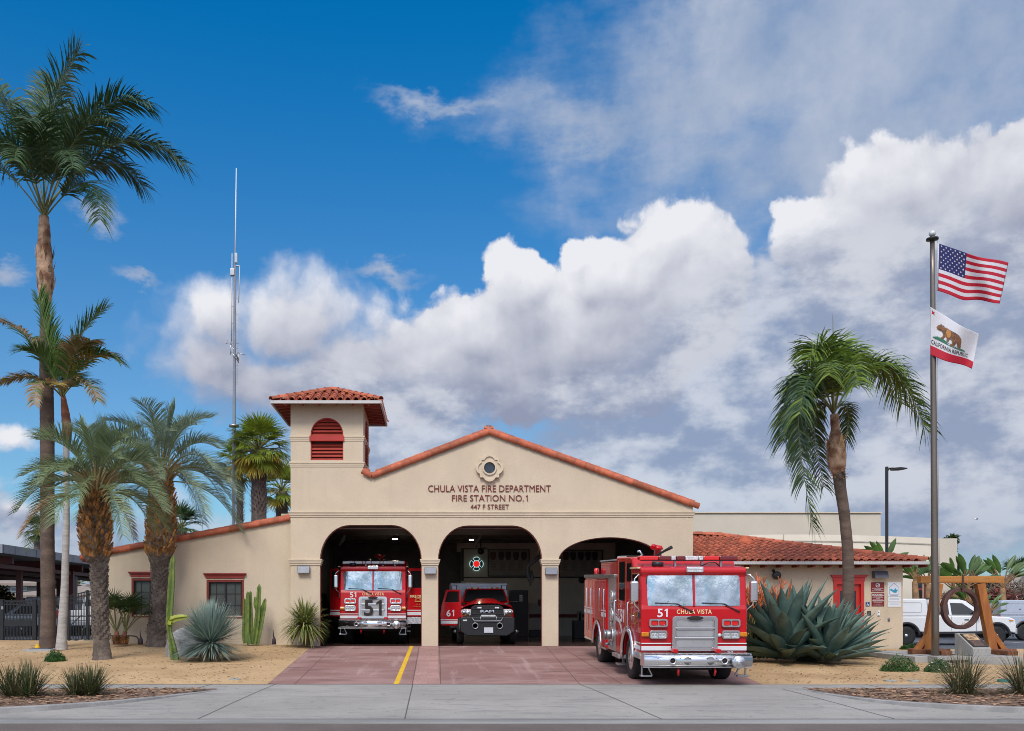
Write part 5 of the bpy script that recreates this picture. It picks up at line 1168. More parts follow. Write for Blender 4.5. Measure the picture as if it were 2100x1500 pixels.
    b = MB(); b.prism([(xf(x), -.22, zf(y)) for x, y in ((944, 1295), (943, 1268), (950, 1265), (1048, 1265), (1055, 1268), (1054, 1295), (1040, 1304), (958, 1304))], (0, .45, 0)); bp = b.build('bumper', mat('bumper_dark', (.011, .012, .014), .45, var=.1), T, bevel=.03, seg=3)
    b = MB(); b.tube([(xf(967), -.24, zf(1266)), (xf(972), -.26, zf(1274)), (xf(1026), -.26, zf(1274)), (xf(1031), -.24, zf(1266))], .025, 8); b.tube([(xf(985), -.25, zf(1264)), (xf(985), -.26, zf(1274))], .022, 8); b.tube([(xf(1017), -.25, zf(1264)), (xf(1017), -.26, zf(1274))], .022, 8); b.build('push_bar', mat('bar_grey', (.25, .26, .28), .4, metal=.6), bp)
    b = MB(); b.bx(xf(968), xf(1030), -.235, -.22, zf(1290), zf(1279)); b.build('lower_mesh', V['ramgrille'], bp)
    b = MB()
    for xx in (974, 1024): b.lathe((xf(xx), -.24, zf(1283.5)), [(.12, 0), (.12, -.02), (.09, -.02), (.09, 0)], 16, 'Y')
    b.build('fog_ring', M['steel'], bp)
    b = MB(); b.bx(xf(949), xf(957), -.235, -.215, zf(1274), zf(1271)); b.build('marker_light', V['lensw'], bp)
    b = MB(); b.bx(xf(992), xf(1010.5), -.255, -.235, zf(1298), zf(1287)); b.build('licence_plate', mat('plate', (.62, .64, .70), .4), bp, bevel=.008)
    # walk-in box with lights
    b = MB(); b.bx(xf(926), xf(1054), 3.0, 6.2, .55, zf(1191)); bx_ = b.build('utility_body', V['silver'], T, bevel=.03)
    b = MB(); b.bx(xf(962), xf(1026), 2.9, 2.999, zf(1204), zf(1199)); b.build('light_bar', V['lensw'], bx_, bevel=.01)
    for xx in (935, 1046):
        b = MB(); b.bx(xf(xx) - .11, xf(xx) + .11, 2.93, 2.999, zf(1207), zf(1196)); h = b.build('scene_light', V['plastic'], T, bevel=.02)
        b = MB(); b.bx(xf(xx) - .08, xf(xx) + .08, 2.915, 2.929, zf(1206), zf(1197)); b.build('lens', V['lensw'], h)
    # driver door, open
    a = Vector((xf(947), .55, 0)); e = Vector((xf(903), .75, 0)); b = MB(); P = lambda s, py: Vector((a.x + (e.x - a.x) * s, a.y + (e.y - a.y) * s, zf(py)))
    b.holed([P(0, 1284), P(.95, 1284), P(1, 1262), P(.93, 1240), P(.72, 1209), P(.05, 1209), P(0, 1240)], [[P(.12, 1235), P(.78, 1235), P(.64, 1213), P(.12, 1213)]], (0, .08, 0)); d = b.build('open_door', V['red'], T, bevel=.015)
    b = MB(); b.face(*[p + Vector((0, .03, 0)) for p in (P(.12, 1235), P(.78, 1235), P(.64, 1213), P(.12, 1213))]); b.build('window', V['side_glass'], d)
    text("61", V['stripe'], d, 'number', 16.5 * k, 14 * k, P(.52, 1258) - Vector((0, .012, 0)), right=(-(e - a)), ext=.003, bold=.02)
    b = MB(); o = Vector((0, -.006, 0)); b.face(P(.0, 1280) + o, P(.97, 1280) + o, P(.97, 1274.5) + o, P(0, 1274.5) + o); b.face(P(.0, 1273) + o, P(.98, 1273) + o, P(.98, 1271) + o, P(0, 1271) + o); b.build('side_stripe', V['stripe'], d, recalc=False)
rescue_truck()

# ---- pickups and cars seen from the side or the rear
def pickup(label, loc, rz, paint, shell=True, group=None, name='pickup_truck', cat='pickup truck', decal=False):
    """front points to +x before rotation; x = 0 at the rear bumper, length 5.9"""
    T = thing(name, label, cat, loc, group, rz=rz); Wd = 1.0; r = .40
    ax, fx = 1.25, 4.98
    def arch(c): return [(c + .50 * math.cos(math.radians(a)), .40 + .50 * math.sin(math.radians(a))) for a in range(180, -1, -20)]
    prof = [(.08, .55), (.05, 1.20)] + [(2.15, 1.20), (3.85, 1.22), (4.2, 1.24), (5.5, 1.17), (5.72, 1.08), (5.78, .85), (5.76, .50)] + [p for p in arch(fx)[::-1] if p[1] > .5] + [(2.2, .50)] + [p for p in arch(ax)[::-1] if p[1] > .5] + [(.6, .5)]
    b = MB(); b.prism([(x, -Wd, z) for x, z in prof], (0, 2 * Wd, 0)); body = b.build('body', paint, T, bevel=.05, seg=3)
    gh = [(2.2, 1.205), (2.25, 1.80), (2.5, 1.90), (3.55, 1.90), (3.8, 1.83), (4.55, 1.235)]
    b = MB(); n = len(gh); ins = lambda z: .05 + (z - 1.2) * .20
    b.add([(x, -Wd + ins(z), z) for x, z in gh] + [(x, Wd - ins(z), z) for x, z in gh], [list(range(n)), list(range(n, 2 * n))[::-1]] + [(i, (i + 1) % n, n + (i + 1) % n, n + i) for i in range(n)]); cabin = b.build('cabin', paint, T, bevel=.04, seg=3)
    for s in (-1, 1):
        for poly in ([(2.42, 1.27), (2.48, 1.75), (3.02, 1.76), (3.04, 1.27)], [(3.14, 1.27), (3.12, 1.76), (3.62, 1.74), (4.22, 1.30), (4.2, 1.27)]):
            b = MB(); b.face(*[(x, s * (Wd - ins(z) + .012), z) for x, z in poly]); b.build('side_window', V['side_glass'], cabin, recalc=False)
        b = MB()
        for c in (ax, fx): b.tube([(c + .52 * math.cos(math.radians(a)), s * (Wd + .0), .40 + .52 * math.sin(math.radians(a))) for a in range(0, 181, 12)], .06, 6, ov=.8)
        b.each('wheel_arch', V['plastic'], body)
        b = MB(); b.box((3.15, s * Wd, .52), (2.6, .06, .10)); b.build('sill', V['plastic'], body, bevel=.01)
        b = MB()
        for x in (2.32, 3.10, 4.12): b.bx(x, x + .012, s * Wd - .004, s * Wd + .004, .60, 1.2)
        b.build('door_gap', V['plastic'], body)
        b = MB()
        for x in (2.85, 3.72): b.box((x, s * (Wd + .01), 1.06), (.18, .03, .04))
        b.each('door_handle', V['plastic'], body, bevel=.008)
        b = MB(); b.box((4.12, s * (Wd + .14), 1.33), (.12, .26, .22)); b.build('mirror', V['plastic'], cabin, bevel=.03)
        b = MB(); b.prism([(5.45, s * (Wd - .02), 1.09), (5.74, s * (Wd - .1), 1.02), (5.75, s * (Wd - .1), .90), (5.5, s * (Wd - .02), .95)], (0, s * .035, 0)); b.build('headlight', V['lensw'], body)
        b = MB(); b.box((5.56, s * (Wd + .012), 1.03), (.16, .02, .05)); b.build('marker_light', V['amber'], body)
        b = MB(); b.box((.06, s * (Wd - .10), 1.0), (.10, .19, .36)); b.build('tail_light', V['lensr'], body, bevel=.02)
        for c in (ax, fx):
            w = MB(); w.lathe((c, s * .86, r), [(.24, -.12), (.34, -.13), (.395, -.09), (.40, 0), (.395, .09), (.34, .13), (.24, .12)], 26, 'Y'); wo = w.build('wheel', V['rub'], T)
            w = MB(); w.lathe((c, s * (.86 + .10), r), [(.25, 0), (.24, s * .02), (.20, -s * .03), (.08, s * .0), (.07, s * .03), (0, s * .032)], 24, 'Y')
            for q in range(8):
                a = 2 * PI * q / 8; w.lathe((c + .15 * math.cos(a), s * (.86 + .088), r + .15 * math.sin(a)), [(0, s * .012), (.030, s * .01), (.03, -s * .01)], 8, 'Y', m=1)
            w.build('rim', [M['chrome'], V['under']], wo)
    b = MB(); b.bx(5.76, 5.86, -.95, .95, .46, .72); b.bx(-.05, .06, -.95, .95, .48, .68); b.each('bumper', V['silver'], body, bevel=.03)
    b = MB(); b.bx(5.77, 5.80, -.72, .72, .78, 1.05); b.build('grille', V['plastic'], body)
    b = MB(); b.bx(.5, 5.2, -.7, .7, .32, .55); b.build('chassis', V['under'], body)
    b = MB(); b.bx(.03, .05, -.70, .70, .74, 1.16); tg = b.build('tailgate', paint, body, bevel=.01)
    b = MB(); b.box((.02, 0, .60), (.02, .32, .16)); b.build('licence_plate', M['white'], body)
    b = MB(); b.add([(2.215, y, z) for y, z in ((-.75, 1.3), (.75, 1.3), (.7, 1.72), (-.7, 1.72))], [(0, 1, 2, 3)]); b.build('rear_window', V['side_glass'], cabin, recalc=False)
    b = MB(); b.add([(3.85, -.78, 1.79), (3.85, .78, 1.79), (4.5, .86, 1.29), (4.5, -.86, 1.29)], [(0, 1, 2, 3)]); q = b.build('windshield', V['side_glass'], cabin, recalc=False); q.location = (.03, 0, .03)
    b = MB(); b.box((3.0, 0, 1.93), (.7, .9, .05)); b.build('roof_light', V['plastic'], cabin, bevel=.02)
    if shell:
        b = MB(); sp_ = [(.06, 1.205), (.12, 1.86), (.25, 1.93), (2.1, 1.93), (2.17, 1.205)]; n = len(sp_)
        b.add([(x, -Wd + .02 + (z - 1.2) * .06, z) for x, z in sp_] + [(x, Wd - .02 - (z - 1.2) * .06, z) for x, z in sp_], [list(range(n)), list(range(n, 2 * n))[::-1]] + [(i, (i + 1) % n, n + (i + 1) % n, n + i) for i in range(n)]); sh = b.build('canopy_shell', paint, T, bevel=.05, seg=3)
        for s in (-1, 1):
            b = MB(); o = lambda z: s * (Wd - .02 - (z - 1.2) * .06 + .004)
            rr = rrect(.35, 1.9, 1.36, 1.78, .08, 0); b.holed([(p.x, o(p.z), p.z) for p in rr], [[(p.x, o(p.z), p.z) for p in rrect(.37, 1.88, 1.38, 1.76, .07, 0)]], (0, s * .006, 0)); b.build('side_hatch', mat('hatch_line', (.42, .43, .45), .4), sh)
            b = MB(); b.box((1.0, o(1.5) , 1.5), (.1, .02, .03)); b.build('handle', V['plastic'], sh)
    if decal:
        b = MB()
        for k in range(5): a = PI * (k + .5) / 5; b.box((3.62 + .10 * math.cos(a), -Wd - .004, .84 + .09 * math.sin(a)), (.02, .004, .06), Matrix.Rotation(PI / 2 - a, 3, 'Y'))
        b.box((3.62, -Wd - .004, .83), (.26, .004, .03)); b.build('door_crest', V['gold'], body)
        text("CITY OF CHULA VISTA", V['gold'], body, 'lettering', .34, .035, (3.62, -Wd - .005, .72), ext=.002)
    return T
Yp = 38.2
pickup('white pickup truck with a canopy, seen side-on behind the timber gong frame', (WX(2045, Yp) - 4.98, Yp + 1.0, -.17), 0, V['car_white'], decal=True)
pickup('pale blue-grey pickup cut off by the picture edge behind the white pickup', (WX(2052, 44) - .05, 45.0, -.17), 0, V['car_grey'])
pickup('white pickup parked nose-in behind the black fence, red tail lights showing', (WX(163, 43.5), 43.0, .08), math.radians(82), V['car_white'], shell=False)
def sedan(label, loc, rz, paint, group=None):
    T = thing('parked_car', label, 'car', loc, group, rz=rz); Wd = .9; ax, fx = .95, 3.7
    def arch(c): return [(c + .38 * math.cos(math.radians(a)), .33 + .38 * math.sin(math.radians(a))) for a in range(180, -1, -20)]
    prof = [(.05, .4), (.02, .85), (.15, .98), (4.2, .92), (4.55, .75), (4.58, .4)] + [p for p in arch(fx)[::-1] if p[1] > .4] + [p for p in arch(ax)[::-1] if p[1] > .4]
    b = MB(); b.prism([(x, -Wd, z) for x, z in prof], (0, 2 * Wd, 0)); body = b.build('body', paint, T, bevel=.06, seg=3)
    gh = [(.15, .985), (.75, 1.42), (1.3, 1.50), (2.1, 1.48), (3.2, .965)]; n = len(gh); ins = lambda z: .05 + (z - .95) * .35
    b = MB(); b.add([(x, -Wd + ins(z), z) for x, z in gh] + [(x, Wd - ins(z), z) for x, z in gh], [list(range(n)), list(range(n, 2 * n))[::-1]] + [(i, (i + 1) % n, n + (i + 1) % n, n + i) for i in range(n)]); c = b.build('cabin', paint, T, bevel=.04, seg=3)
    for s in (-1, 1):
        b = MB(); b.face(*[(x, s * (Wd - ins(z) + .012), z) for x, z in ((.55, 1.03), (.92, 1.40), (1.7, 1.43), (1.7, 1.03))]); b.face(*[(x, s * (Wd - ins(z) + .012), z) for x, z in ((1.78, 1.03), (1.78, 1.43), (2.1, 1.42), (2.85, 1.03))]); b.build('side_window', V['side_glass'], c, recalc=False)
        b = MB(); b.box((.06, s * .68, .80), (.1, .4, .14)); b.build('tail_light', V['lensr'], body, bevel=.02)
        b = MB(); b.box((4.5, s * .68, .72), (.12, .36, .12)); b.build('headlight', V['lensw'], body, bevel=.03)
        for q in (ax, fx):
            w = MB(); w.lathe((q, s * .80, .33), [(.20, -.1), (.31, -.1), (.33, 0), (.31, .1), (.20, .1)], 22, 'Y'); wo = w.build('wheel', V['rub'], T)
            w = MB(); w.lathe((q, s * .89, .33), [(.2, 0), (.16, -s * .02), (.05, s * .01), (0, s * .012)], 20, 'Y'); w.build('rim', M['steel'], wo)
    for x0, z0, x1, z1, nm in ((.2, 1.03, .74, 1.40, 'rear_window'), (3.1, 1.01, 2.16, 1.45, 'windshield')):
        b = MB(); e = -.03 if x0 < 1 else .03; b.add([(x0 + e, -.68, z0 + .02), (x0 + e, .68, z0 + .02), (x1 + e, .55, z1 + .02), (x1 + e, -.55, z1 + .02)], [(0, 1, 2, 3)]); b.build(nm, V['side_glass'], c, recalc=False)
    b = MB(); b.box((.0, 0, .62), (.03, .34, .14)); b.build('licence_plate', M['white'], body)
    return T
sedan('silver car parked behind the solid plate of the black gate', (WX(8, 44), 44.2, .08), math.radians(8), V['car_silver'])
sedan('dark car parked deep under the carport beyond the silver car', (WX(-40, 52), 51, .08), math.radians(5), V['car_dark'])
pickup('white canopy pickup parked under the carport between the palm trunks', (WX(92, 50.5), 50, .08), math.radians(86), V['car_white'])
pickup('dark pickup parked beyond the white pickup, wheels showing below its sill', (WX(1905, 48) - 1.2, 49.5, -.17), 0, V['car_dark'], shell=False)
# ------------------------------------------------------------------ plants
def leafm(name, c, c2=None, island=.28, transl=.22, rough=.5, var=.15, vs=2): return mat(name, c, rough, var=var, vs=vs, col2=c2, island=island, transl=transl, spec=.4)
G = {}
G['queen'] = leafm('queen_leaf', (.050, .10, .036), rough=.42, transl=.15)
G['queen_lit'] = leafm('queen_leaf_bright', (.16, .24, .03), rough=.42)  # lighter copy of the queen leaf, sunlight put into its colour
G['king'] = leafm('king_leaf', (.095, .175, .04), rough=.45)
G['dead'] = leafm('dry_frond', (.30, .20, .11), island=.3)
G['yell'] = leafm('yellowing_frond', (.30, .25, .045), island=.3)
G['pindo'] = leafm('blue_green_frond', (.20, .265, .14), island=.3, transl=.3)
G['pindo2'] = leafm('grey_green_frond', (.22, .29, .20), island=.3, transl=.3)
G['fan'] = leafm('fan_leaf', (.20, .26, .028), island=.35, transl=.25)
G['fan_y'] = leafm('fan_leaf_yellow', (.40, .30, .03), island=.35, transl=.25)
G['fan_d'] = leafm('fan_leaf_dark', (.042, .085, .026), island=.3)
G['rachis'] = mat('frond_stalk', (.16, .17, .06), .5, var=.15)
G['rachis_t'] = mat('frond_stalk_tan', (.30, .22, .10), .6, var=.15)
G['trunk_q'] = mat('queen_trunk', (.15, .105, .08), .9, vs=1.2, col2=(.085, .058, .046, 1), bump=.6, bs=6, bstretch=(1, 1, 6), stretch=(1, 1, 3), fine=.18, fs=14)
G['trunk_g'] = mat('grey_ringed_trunk', (.40, .38, .36), .85, vs=1.5, var=.15, bump=.5, bs=9, bstretch=(.4, .4, 8), stretch=(.5, .5, 5), fine=.15, fs=12)
G['trunk_p'] = mat('pindo_trunk', (.185, .15, .125), .95, vs=3, col2=(.09, .07, .058, 1), bump=1.0, bs=16, bstretch=(1, 1, 2.6), fine=.22, fs=18)
G['boot'] = mat('leaf_base', (.42, .20, .06), .85, vs=5, col2=(.11, .048, .018, 1), island=.45)
G['boot_cut'] = mat('cut_leaf_base', (.52, .30, .12), .85, var=.3, vs=9, island=.5)
G['shaft'] = mat('crown_sheath', (.55, .36, .23), .7, vs=3, col2=(.16, .065, .03, 1), bump=.5, bs=10, bstretch=(2, 2, .8))
G['shaft_r'] = mat('red_crown_sheath', (.30, .10, .045), .65, vs=3, col2=(.13, .04, .02, 1), bump=.4, bs=12)

def bez(p0, p1, p2, t): return p0 * ((1 - t) ** 2) + p1 * (2 * t * (1 - t)) + p2 * (t * t)
def ribbon(b, p, d, L, w, droop, wid_dir, segs=3, m=0, curl=0, fold=0):
    """one narrow leaflet: from p along d, bending down by droop"""
    l, r = [], []; q = Vector(p); dd = Vector(d).normalized(); wd = Vector(wid_dir).normalized()
    pr = (.5, 1.0, .72, .0) if segs == 3 else (.6, .95, 0) if segs == 2 else (.45, .95, 1.0, .72, .0)
    for i in range(segs + 1):
        ww = w * .5 * max(pr[i], .04)
        l.append(q - wd * ww); r.append(q + wd * ww)
        if i < segs:
            q = q + dd * (L / segs); dd = (dd + Vector((0, 0, -droop / segs))).normalized()
    b.add(l + r, [(i, i + 1, segs + 1 + i + 1, segs + 1 + i) for i in range(segs)], True, m)
def feather(b, p0, p1, p2, n=46, L=.8, w=.035, start=.18, droop=.9, vee=.25, lean=.55, rr=random, plume=.25, ir=.22, stalk=True, tip=.45, rad=.03, m=0, ms=1, segs=3, mfun=None):
    """a feather frond: curved stalk with leaflets on both sides"""
    p0, p1, p2 = Vector(p0), Vector(p1), Vector(p2)
    if stalk: b.tube([bez(p0, p1, p2, i / 10) for i in range(11)], [rad * (1 - .085 * i) for i in range(11)], 5, m=ms)
    for i in range(n):
        t = start + (1 - start) * (i + rr.random() * .6) / n
        c = bez(p0, p1, p2, t); tg = (bez(p0, p1, p2, min(1, t + .02)) - bez(p0, p1, p2, t - .02)).normalized()
        side = tg.cross(Vector((0, 0, 1)))
        if side.length < .15: side = tg.cross(Vector((0, 1, 0)))
        side.normalize(); up = side.cross(tg).normalized()
        k = (t - start) / (1 - start); ln = L * (min(1, .45 + 2.2 * k) if k < .3 else 1 - (1 - tip) * ((k - .3) / .7) ** 1.6) * rr.uniform(.85, 1.1)
        for s in (-1, 1):
            v = vee + rr.uniform(-plume, plume)
            d = side * s * math.cos(v) + up * math.sin(v) + tg * (lean + .5 * k + rr.uniform(-ir, ir))
            ribbon(b, c, d, ln, w, droop * rr.uniform(.7, 1.3), tg if abs(tg.dot(d.normalized())) < .85 else up, segs, m if mfun is None else mfun(k, rr))
def palm(name, label, loc, group=None):
    return thing(name, label, 'palm tree', loc, group)
def trunk(T, pts, rs, m, n=18, name='trunk', rings=0, rr=random, lumps=0.0):
    P = [Vector(p) for p in pts]; path, rad = [], []
    K = max(24, rings or 0)
    for i in range(K + 1):
        s = i / K * (len(P) - 1); a = min(int(s), len(P) - 2); f = s - a
        path.append(P[a].lerp(P[a + 1], f)); r = rs[a] + (rs[a + 1] - rs[a]) * f
        rad.append(r * (1 + (.02 if (rings and i % 2) else 0) + rr.uniform(-lumps, lumps)))
    b = MB(); b.tube(path, rad, n); return b.build(name, m, T, world=True)

# --- tall queen palm at the far left, crown against the blue
rq = random.Random(3); Yq = 31.9
T = palm('queen_palm', 'very tall palm at the left edge with a dark feathery crown above a peeling neck', W(97, 1333, Yq))
trunk(T, [W(97, 1336, Yq), W(98, 1310, Yq), W(99, 1240, Yq), W(97, 1100, Yq), W(97, 900, Yq), W(95, 760, Yq), W(92, 630, Yq)], [.31, .26, .235, .235, .235, .225, .16], G['trunk_q'], rings=150, rr=rq, lumps=.012)
trunk(T, [W(92, 632, Yq), W(93, 600, Yq), W(93, 560, Yq), W(90, 520, Yq), W(91, 480, Yq), W(90, 445, Yq)], [.155, .24, .29, .26, .20, .17], G['shaft'], name='crown_sheath', rr=rq, lumps=.06)
b = MB()
for k in range(26):                                    # torn sheath strips
    a = rq.uniform(0, 6.28); y = rq.uniform(505, 605); p = W(92, y, Yq) + Vector((math.cos(a) * .25, math.sin(a) * .25, 0)); ribbon(b, p, Vector((math.cos(a) * .25, math.sin(a) * .25, 1)), rq.uniform(.3, .6), rq.uniform(.08, .16), -.1, Vector((-math.sin(a), math.cos(a), 0)))
b.build('sheath_strips', mat('sheath_strip', (.50, .37, .27), .8, col2=(.20, .09, .045, 1), vs=3, island=.5), T, world=True, recalc=False)
b = MB(); c0 = W(90, 452, Yq)
for tx, ty, cx_, cy, td, n, L in ((160, 112, 88, 190, .3, 62, .95), (298, 212, 175, 160, -.8, 58, .95), (374, 336, 235, 205, .4, 62, 1.0), (205, 452, 200, 300, -2.4, 46, .9), (-45, 150, 30, 180, .6, 60, 1.0), (-120, 260, -20, 190, -1.0, 56, .95),
        (-90, 400, -40, 250, 1.0, 50, .9), (60, 250, 85, 210, -3.0, 52, .95), (120, 230, 105, 190, 3.0, 50, .9), (30, 330, 40, 240, -2.8, 46, .85), (150, 345, 130, 240, -3.4, 46, .85), (250, 300, 170, 240, 2.8, 46, .9), (5, 205, 55, 210, 2.6, 46, .9), (180, 240, 120, 230, 2.2, 46, .9), (-30, 330, 20, 230, -1.8, 50, .95), (230, 250, 160, 215, -2.4, 50, .95), (110, 170, 92, 215, 1.2, 54, .95), (290, 380, 200, 260, 1.6, 50, .95)):
    p2 = W(tx, ty, Yq + td); p1 = W(cx_, cy, Yq + td * .45); feather(b, c0 + Vector((rq.uniform(-.08, .08), 0, rq.uniform(0, .3))), p1, p2, int(n * 2.0), L * 1.3, .066, .2, 1.0, .2, .8, rq, .6, tip=.72)
b.build('crown', [G['queen'], G['rachis']], T, world=True, recalc=False)

# --- slender king palm with half-dry fronds in front of it
Yk = 31.0
T = palm('king_palm', 'slender pale grey palm with reddish sheath and half-dry brown-tipped fronds', W(127, 1331, Yk))
trunk(T, [W(126, 1333, Yk), W(127, 1300, Yk), W(133, 1200, Yk), W(136, 1080, Yk), W(136, 960, Yk), W(136, 890, Yk)], [.20, .155, .125, .11, .10, .10], G['trunk_g'], rings=160, rr=rq, lumps=.01)
trunk(T, [W(136, 905, Yk), W(138, 880, Yk), W(133, 840, Yk), W(129, 808, Yk)], [.12, .17, .13, .07], G['shaft_r'], name='crown_sheath', rr=rq, lumps=.06)
b = MB(); c0 = W(128, 815, Yk)
for tx, ty, cx_, cy, td, n, L, kind in ((78, 612, 98, 700, -.5, 64, .85, 0), (215, 632, 140, 690, .3, 48, .75, 0), (243, 742, 185, 690, -.3, 48, .75, 2), (2, 660, 62, 670, .4, 46, .75, 1), (-8, 792, 70, 745, -.3, 46, .55, 3), (200, 822, 175, 745, -1.2, 34, .6, 1), (70, 830, 70, 745, -1.4, 30, .5, 1), (150, 720, 135, 700, 1.6, 36, .7, 2), (100, 700, 105, 720, 2.0, 40, .7, 0), (165, 780, 150, 760, 1.4, 30, .6, 0), (50, 720, 90, 710, -1.0, 44, .7, 0), (185, 700, 150, 700, -1.2, 44, .7, 1), (120, 790, 125, 770, -1.8, 34, .5, 3)):
    mf = (lambda k, r: 0) if kind == 0 else (lambda k, r: 2 if r.random() < .35 + .5 * k else 0) if kind == 1 else (lambda k, r: 3 if (k < .45 and r.random() < .8) else (2 if r.random() < .35 else 0)) if kind == 2 else (lambda k, r: 3 if r.random() < .3 else 2)
    feather(b, c0, W(cx_, cy, Yk + td * .5), W(tx, ty, Yk + td), int(n * 1.8), L * 1.25, .062, .18, .9 if kind else .5, .3, .8 if kind == 0 else .6, rq, .2, mfun=mf, tip=.6)
b.build('crown', [G['king'], G['rachis'], G['dead'], G['yell']], T, world=True, recalc=False)

# --- two pindo palms: fat booted trunks, arching blue-green crowns
def pindo(label, pxb, pyb, Yp_, path, radii, crown, R, seed, m, boots, nf=34, dead=0):
    rr = random.Random(seed); T = palm('pindo_palm', label, W(pxb, pyb, Yp_), 'stout pindo palms in the sand bed')
    pts = [W(x, y, Yp_) for x, y in path]; tr = trunk(T, pts, radii, G['trunk_p'], rings=60, rr=rr, lumps=.05, n=22)
    # old leaf bases on a spiral
    def along(t):
        s = t * (len(pts) - 1); a = min(int(s), len(pts) - 2); f = s - a; return pts[a].lerp(pts[a + 1], f), radii[a] + (radii[a + 1] - radii[a]) * f
    for nm, (t0, t1, cnt, ln, wd, mats, outw) in boots.items():
        b = MB()
        for k in range(cnt):
            t = t0 + (t1 - t0) * k / cnt; c, r = along(t); a = k * 2.39996 + rr.uniform(-.1, .1); o = Vector((math.cos(a), math.sin(a), 0)); sd = Vector((-math.sin(a), math.cos(a), 0)); up = Vector((0, 0, 1))
            p = c + o * r * .94; l = ln * rr.uniform(.75, 1.2); w_ = wd * rr.uniform(.8, 1.15); tipv = p + up * l + o * (outw * rr.uniform(.7, 1.3))
            q = [p - sd * w_ - up * .03, p + sd * w_ - up * .03, tipv + sd * w_ * .45, tipv - sd * w_ * .45, p + o * .05 - up * .02, tipv + o * .045]
            b.add(q, [(0, 4, 5, 3), (4, 1, 2, 5)], False, 0); b.add([tipv + sd * w_ * .45, tipv - sd * w_ * .45, tipv + o * .045], [(0, 1, 2)], False, 1)
        b.build(nm, mats, tr, world=True, recalc=False)
    b = MB(); c0 = W(crown[0], crown[1], Yp_)
    for k in range(nf):
        a = k * 2.39996 + rr.uniform(-.25, .25); e = math.radians(84 - 80 * (k / nf) ** .85 + rr.uniform(-6, 6)); L = R * rr.uniform(.9, 1.1)
        o = Vector((math.cos(a), math.sin(a), 0)); d = o * math.cos(e) + Vector((0, 0, 1)) * math.sin(e)
        st = c0 + o * .10 + Vector((0, 0, rr.uniform(-.1, .25) + .25 * (1 - k / nf)))
        p1 = st + d * L * .72; p2 = st + o * L * (.55 + .55 * math.cos(e)) + Vector((0, 0, math.sin(e) * L * .95 - L * (.46 * math.cos(e) + .10) - .30 * L * (k / nf)))
        dd = dead and k > nf - dead - 1
        feather(b, st, p1, p2, 58, .86 if not dd else .5, .036, .26, .8, .7, .75, rr, .15, rad=.028, ms=1, mfun=(lambda k_, r_: 2) if dd else (lambda k_, r_: 0), tip=.5, segs=3)
    for k in range(5):
        a = rr.uniform(0, 6.28); st = c0 + Vector((math.cos(a) * .05, math.sin(a) * .05, .2)); feather(b, st, st + Vector((math.cos(a) * .1, math.sin(a) * .1, R * .5)), st + Vector((math.cos(a) * .4, math.sin(a) * .4, R * rr.uniform(.85, 1.05))), 30, .55, .028, .35, .2, .6, 1.6, rr, .1)
    b.build('crown', [m, G['rachis'], G['dead']], T, world=True, recalc=False)
    b = MB()
    for k in range(46):                                # fibre and stalk stubs under the crown
        a = k * 2.39996; o = Vector((math.cos(a), math.sin(a), 0)); p = c0 + o * .2 - Vector((0, 0, .25 - .012 * k)); b.tube([p, p + o * .22 + Vector((0, 0, .35)), p + o * .5 + Vector((0, 0, .62))], [.05, .035, .02], 5)
    b.build('stalk_stubs', G['rachis_t'], T, world=True, recalc=False)
pindo('stout pindo palm standing forward in the sand, orange boots over a grey flared base', 209, 1356, 27.6, [(210, 1359), (209, 1335), (206, 1280), (204, 1220), (203, 1150), (197, 1140), (195, 1090), (196, 1040), (196, 1000)],
      [.30, .25, .205, .205, .24, .37, .43, .36, .24], (196, 1015), 2.05, 21, G['pindo'], {'leaf_bases': (.60, .97, 300, .16, .075, [G['boot'], G['boot_cut']], .09), 'old_scars': (.18, .62, 260, .09, .07, [G['trunk_p'], G['trunk_p']], .035)}, dead=2)
pindo('stout pindo palm against the wall between the two windows of the wing', 320, 1328, 32.7, [(319, 1331), (321, 1300), (325, 1260), (327, 1200), (327, 1160), (328, 1130), (331, 1080), (333, 1030), (332, 985)],
      [.36, .31, .25, .235, .27, .45, .47, .42, .24], (332, 985), 2.6, 8, G['pindo2'], {'leaf_bases': (.58, .98, 320, .18, .085, [G['boot'], G['boot_cut']], .10), 'old_scars': (.12, .60, 260, .10, .08, [G['trunk_p'], G['trunk_p']], .04)}, nf=36)

# --- queen palm before the red door
Yd = 30.4; rd = random.Random(17)
T = palm('queen_palm', 'leaning palm in front of the red door with a swollen orange neck', W(1738, 1352, Yd))
trunk(T, [W(1739, 1356, Yd), W(1739, 1320, Yd), W(1739, 1250, Yd), W(1740, 1180, Yd), W(1738, 1120, Yd), W(1731, 1050, Yd), W(1723, 1000, Yd), W(1720, 968, Yd)], [.24, .21, .185, .175, .17, .17, .18, .20], G['trunk_q'], rings=130, rr=rd, lumps=.02)
trunk(T, [W(1720, 972, Yd), W(1716, 950, Yd), W(1715, 930, Yd), W(1714, 905, Yd), W(1713, 880, Yd), W(1711, 850, Yd)], [.19, .29, .31, .24, .14, .13], G['shaft'], name='crown_sheath', rr=rd, lumps=.05)
b = MB()
for k in range(24):
    a = rd.uniform(0, 6.28); y = rd.uniform(905, 955); p = W(1715, y, Yd) + Vector((math.cos(a) * .27, math.sin(a) * .27, 0)); ribbon(b, p, Vector((math.cos(a) * .2, math.sin(a) * .2, 1)), rd.uniform(.2, .45), rd.uniform(.08, .15), .3, Vector((-math.sin(a), math.cos(a), 0)))
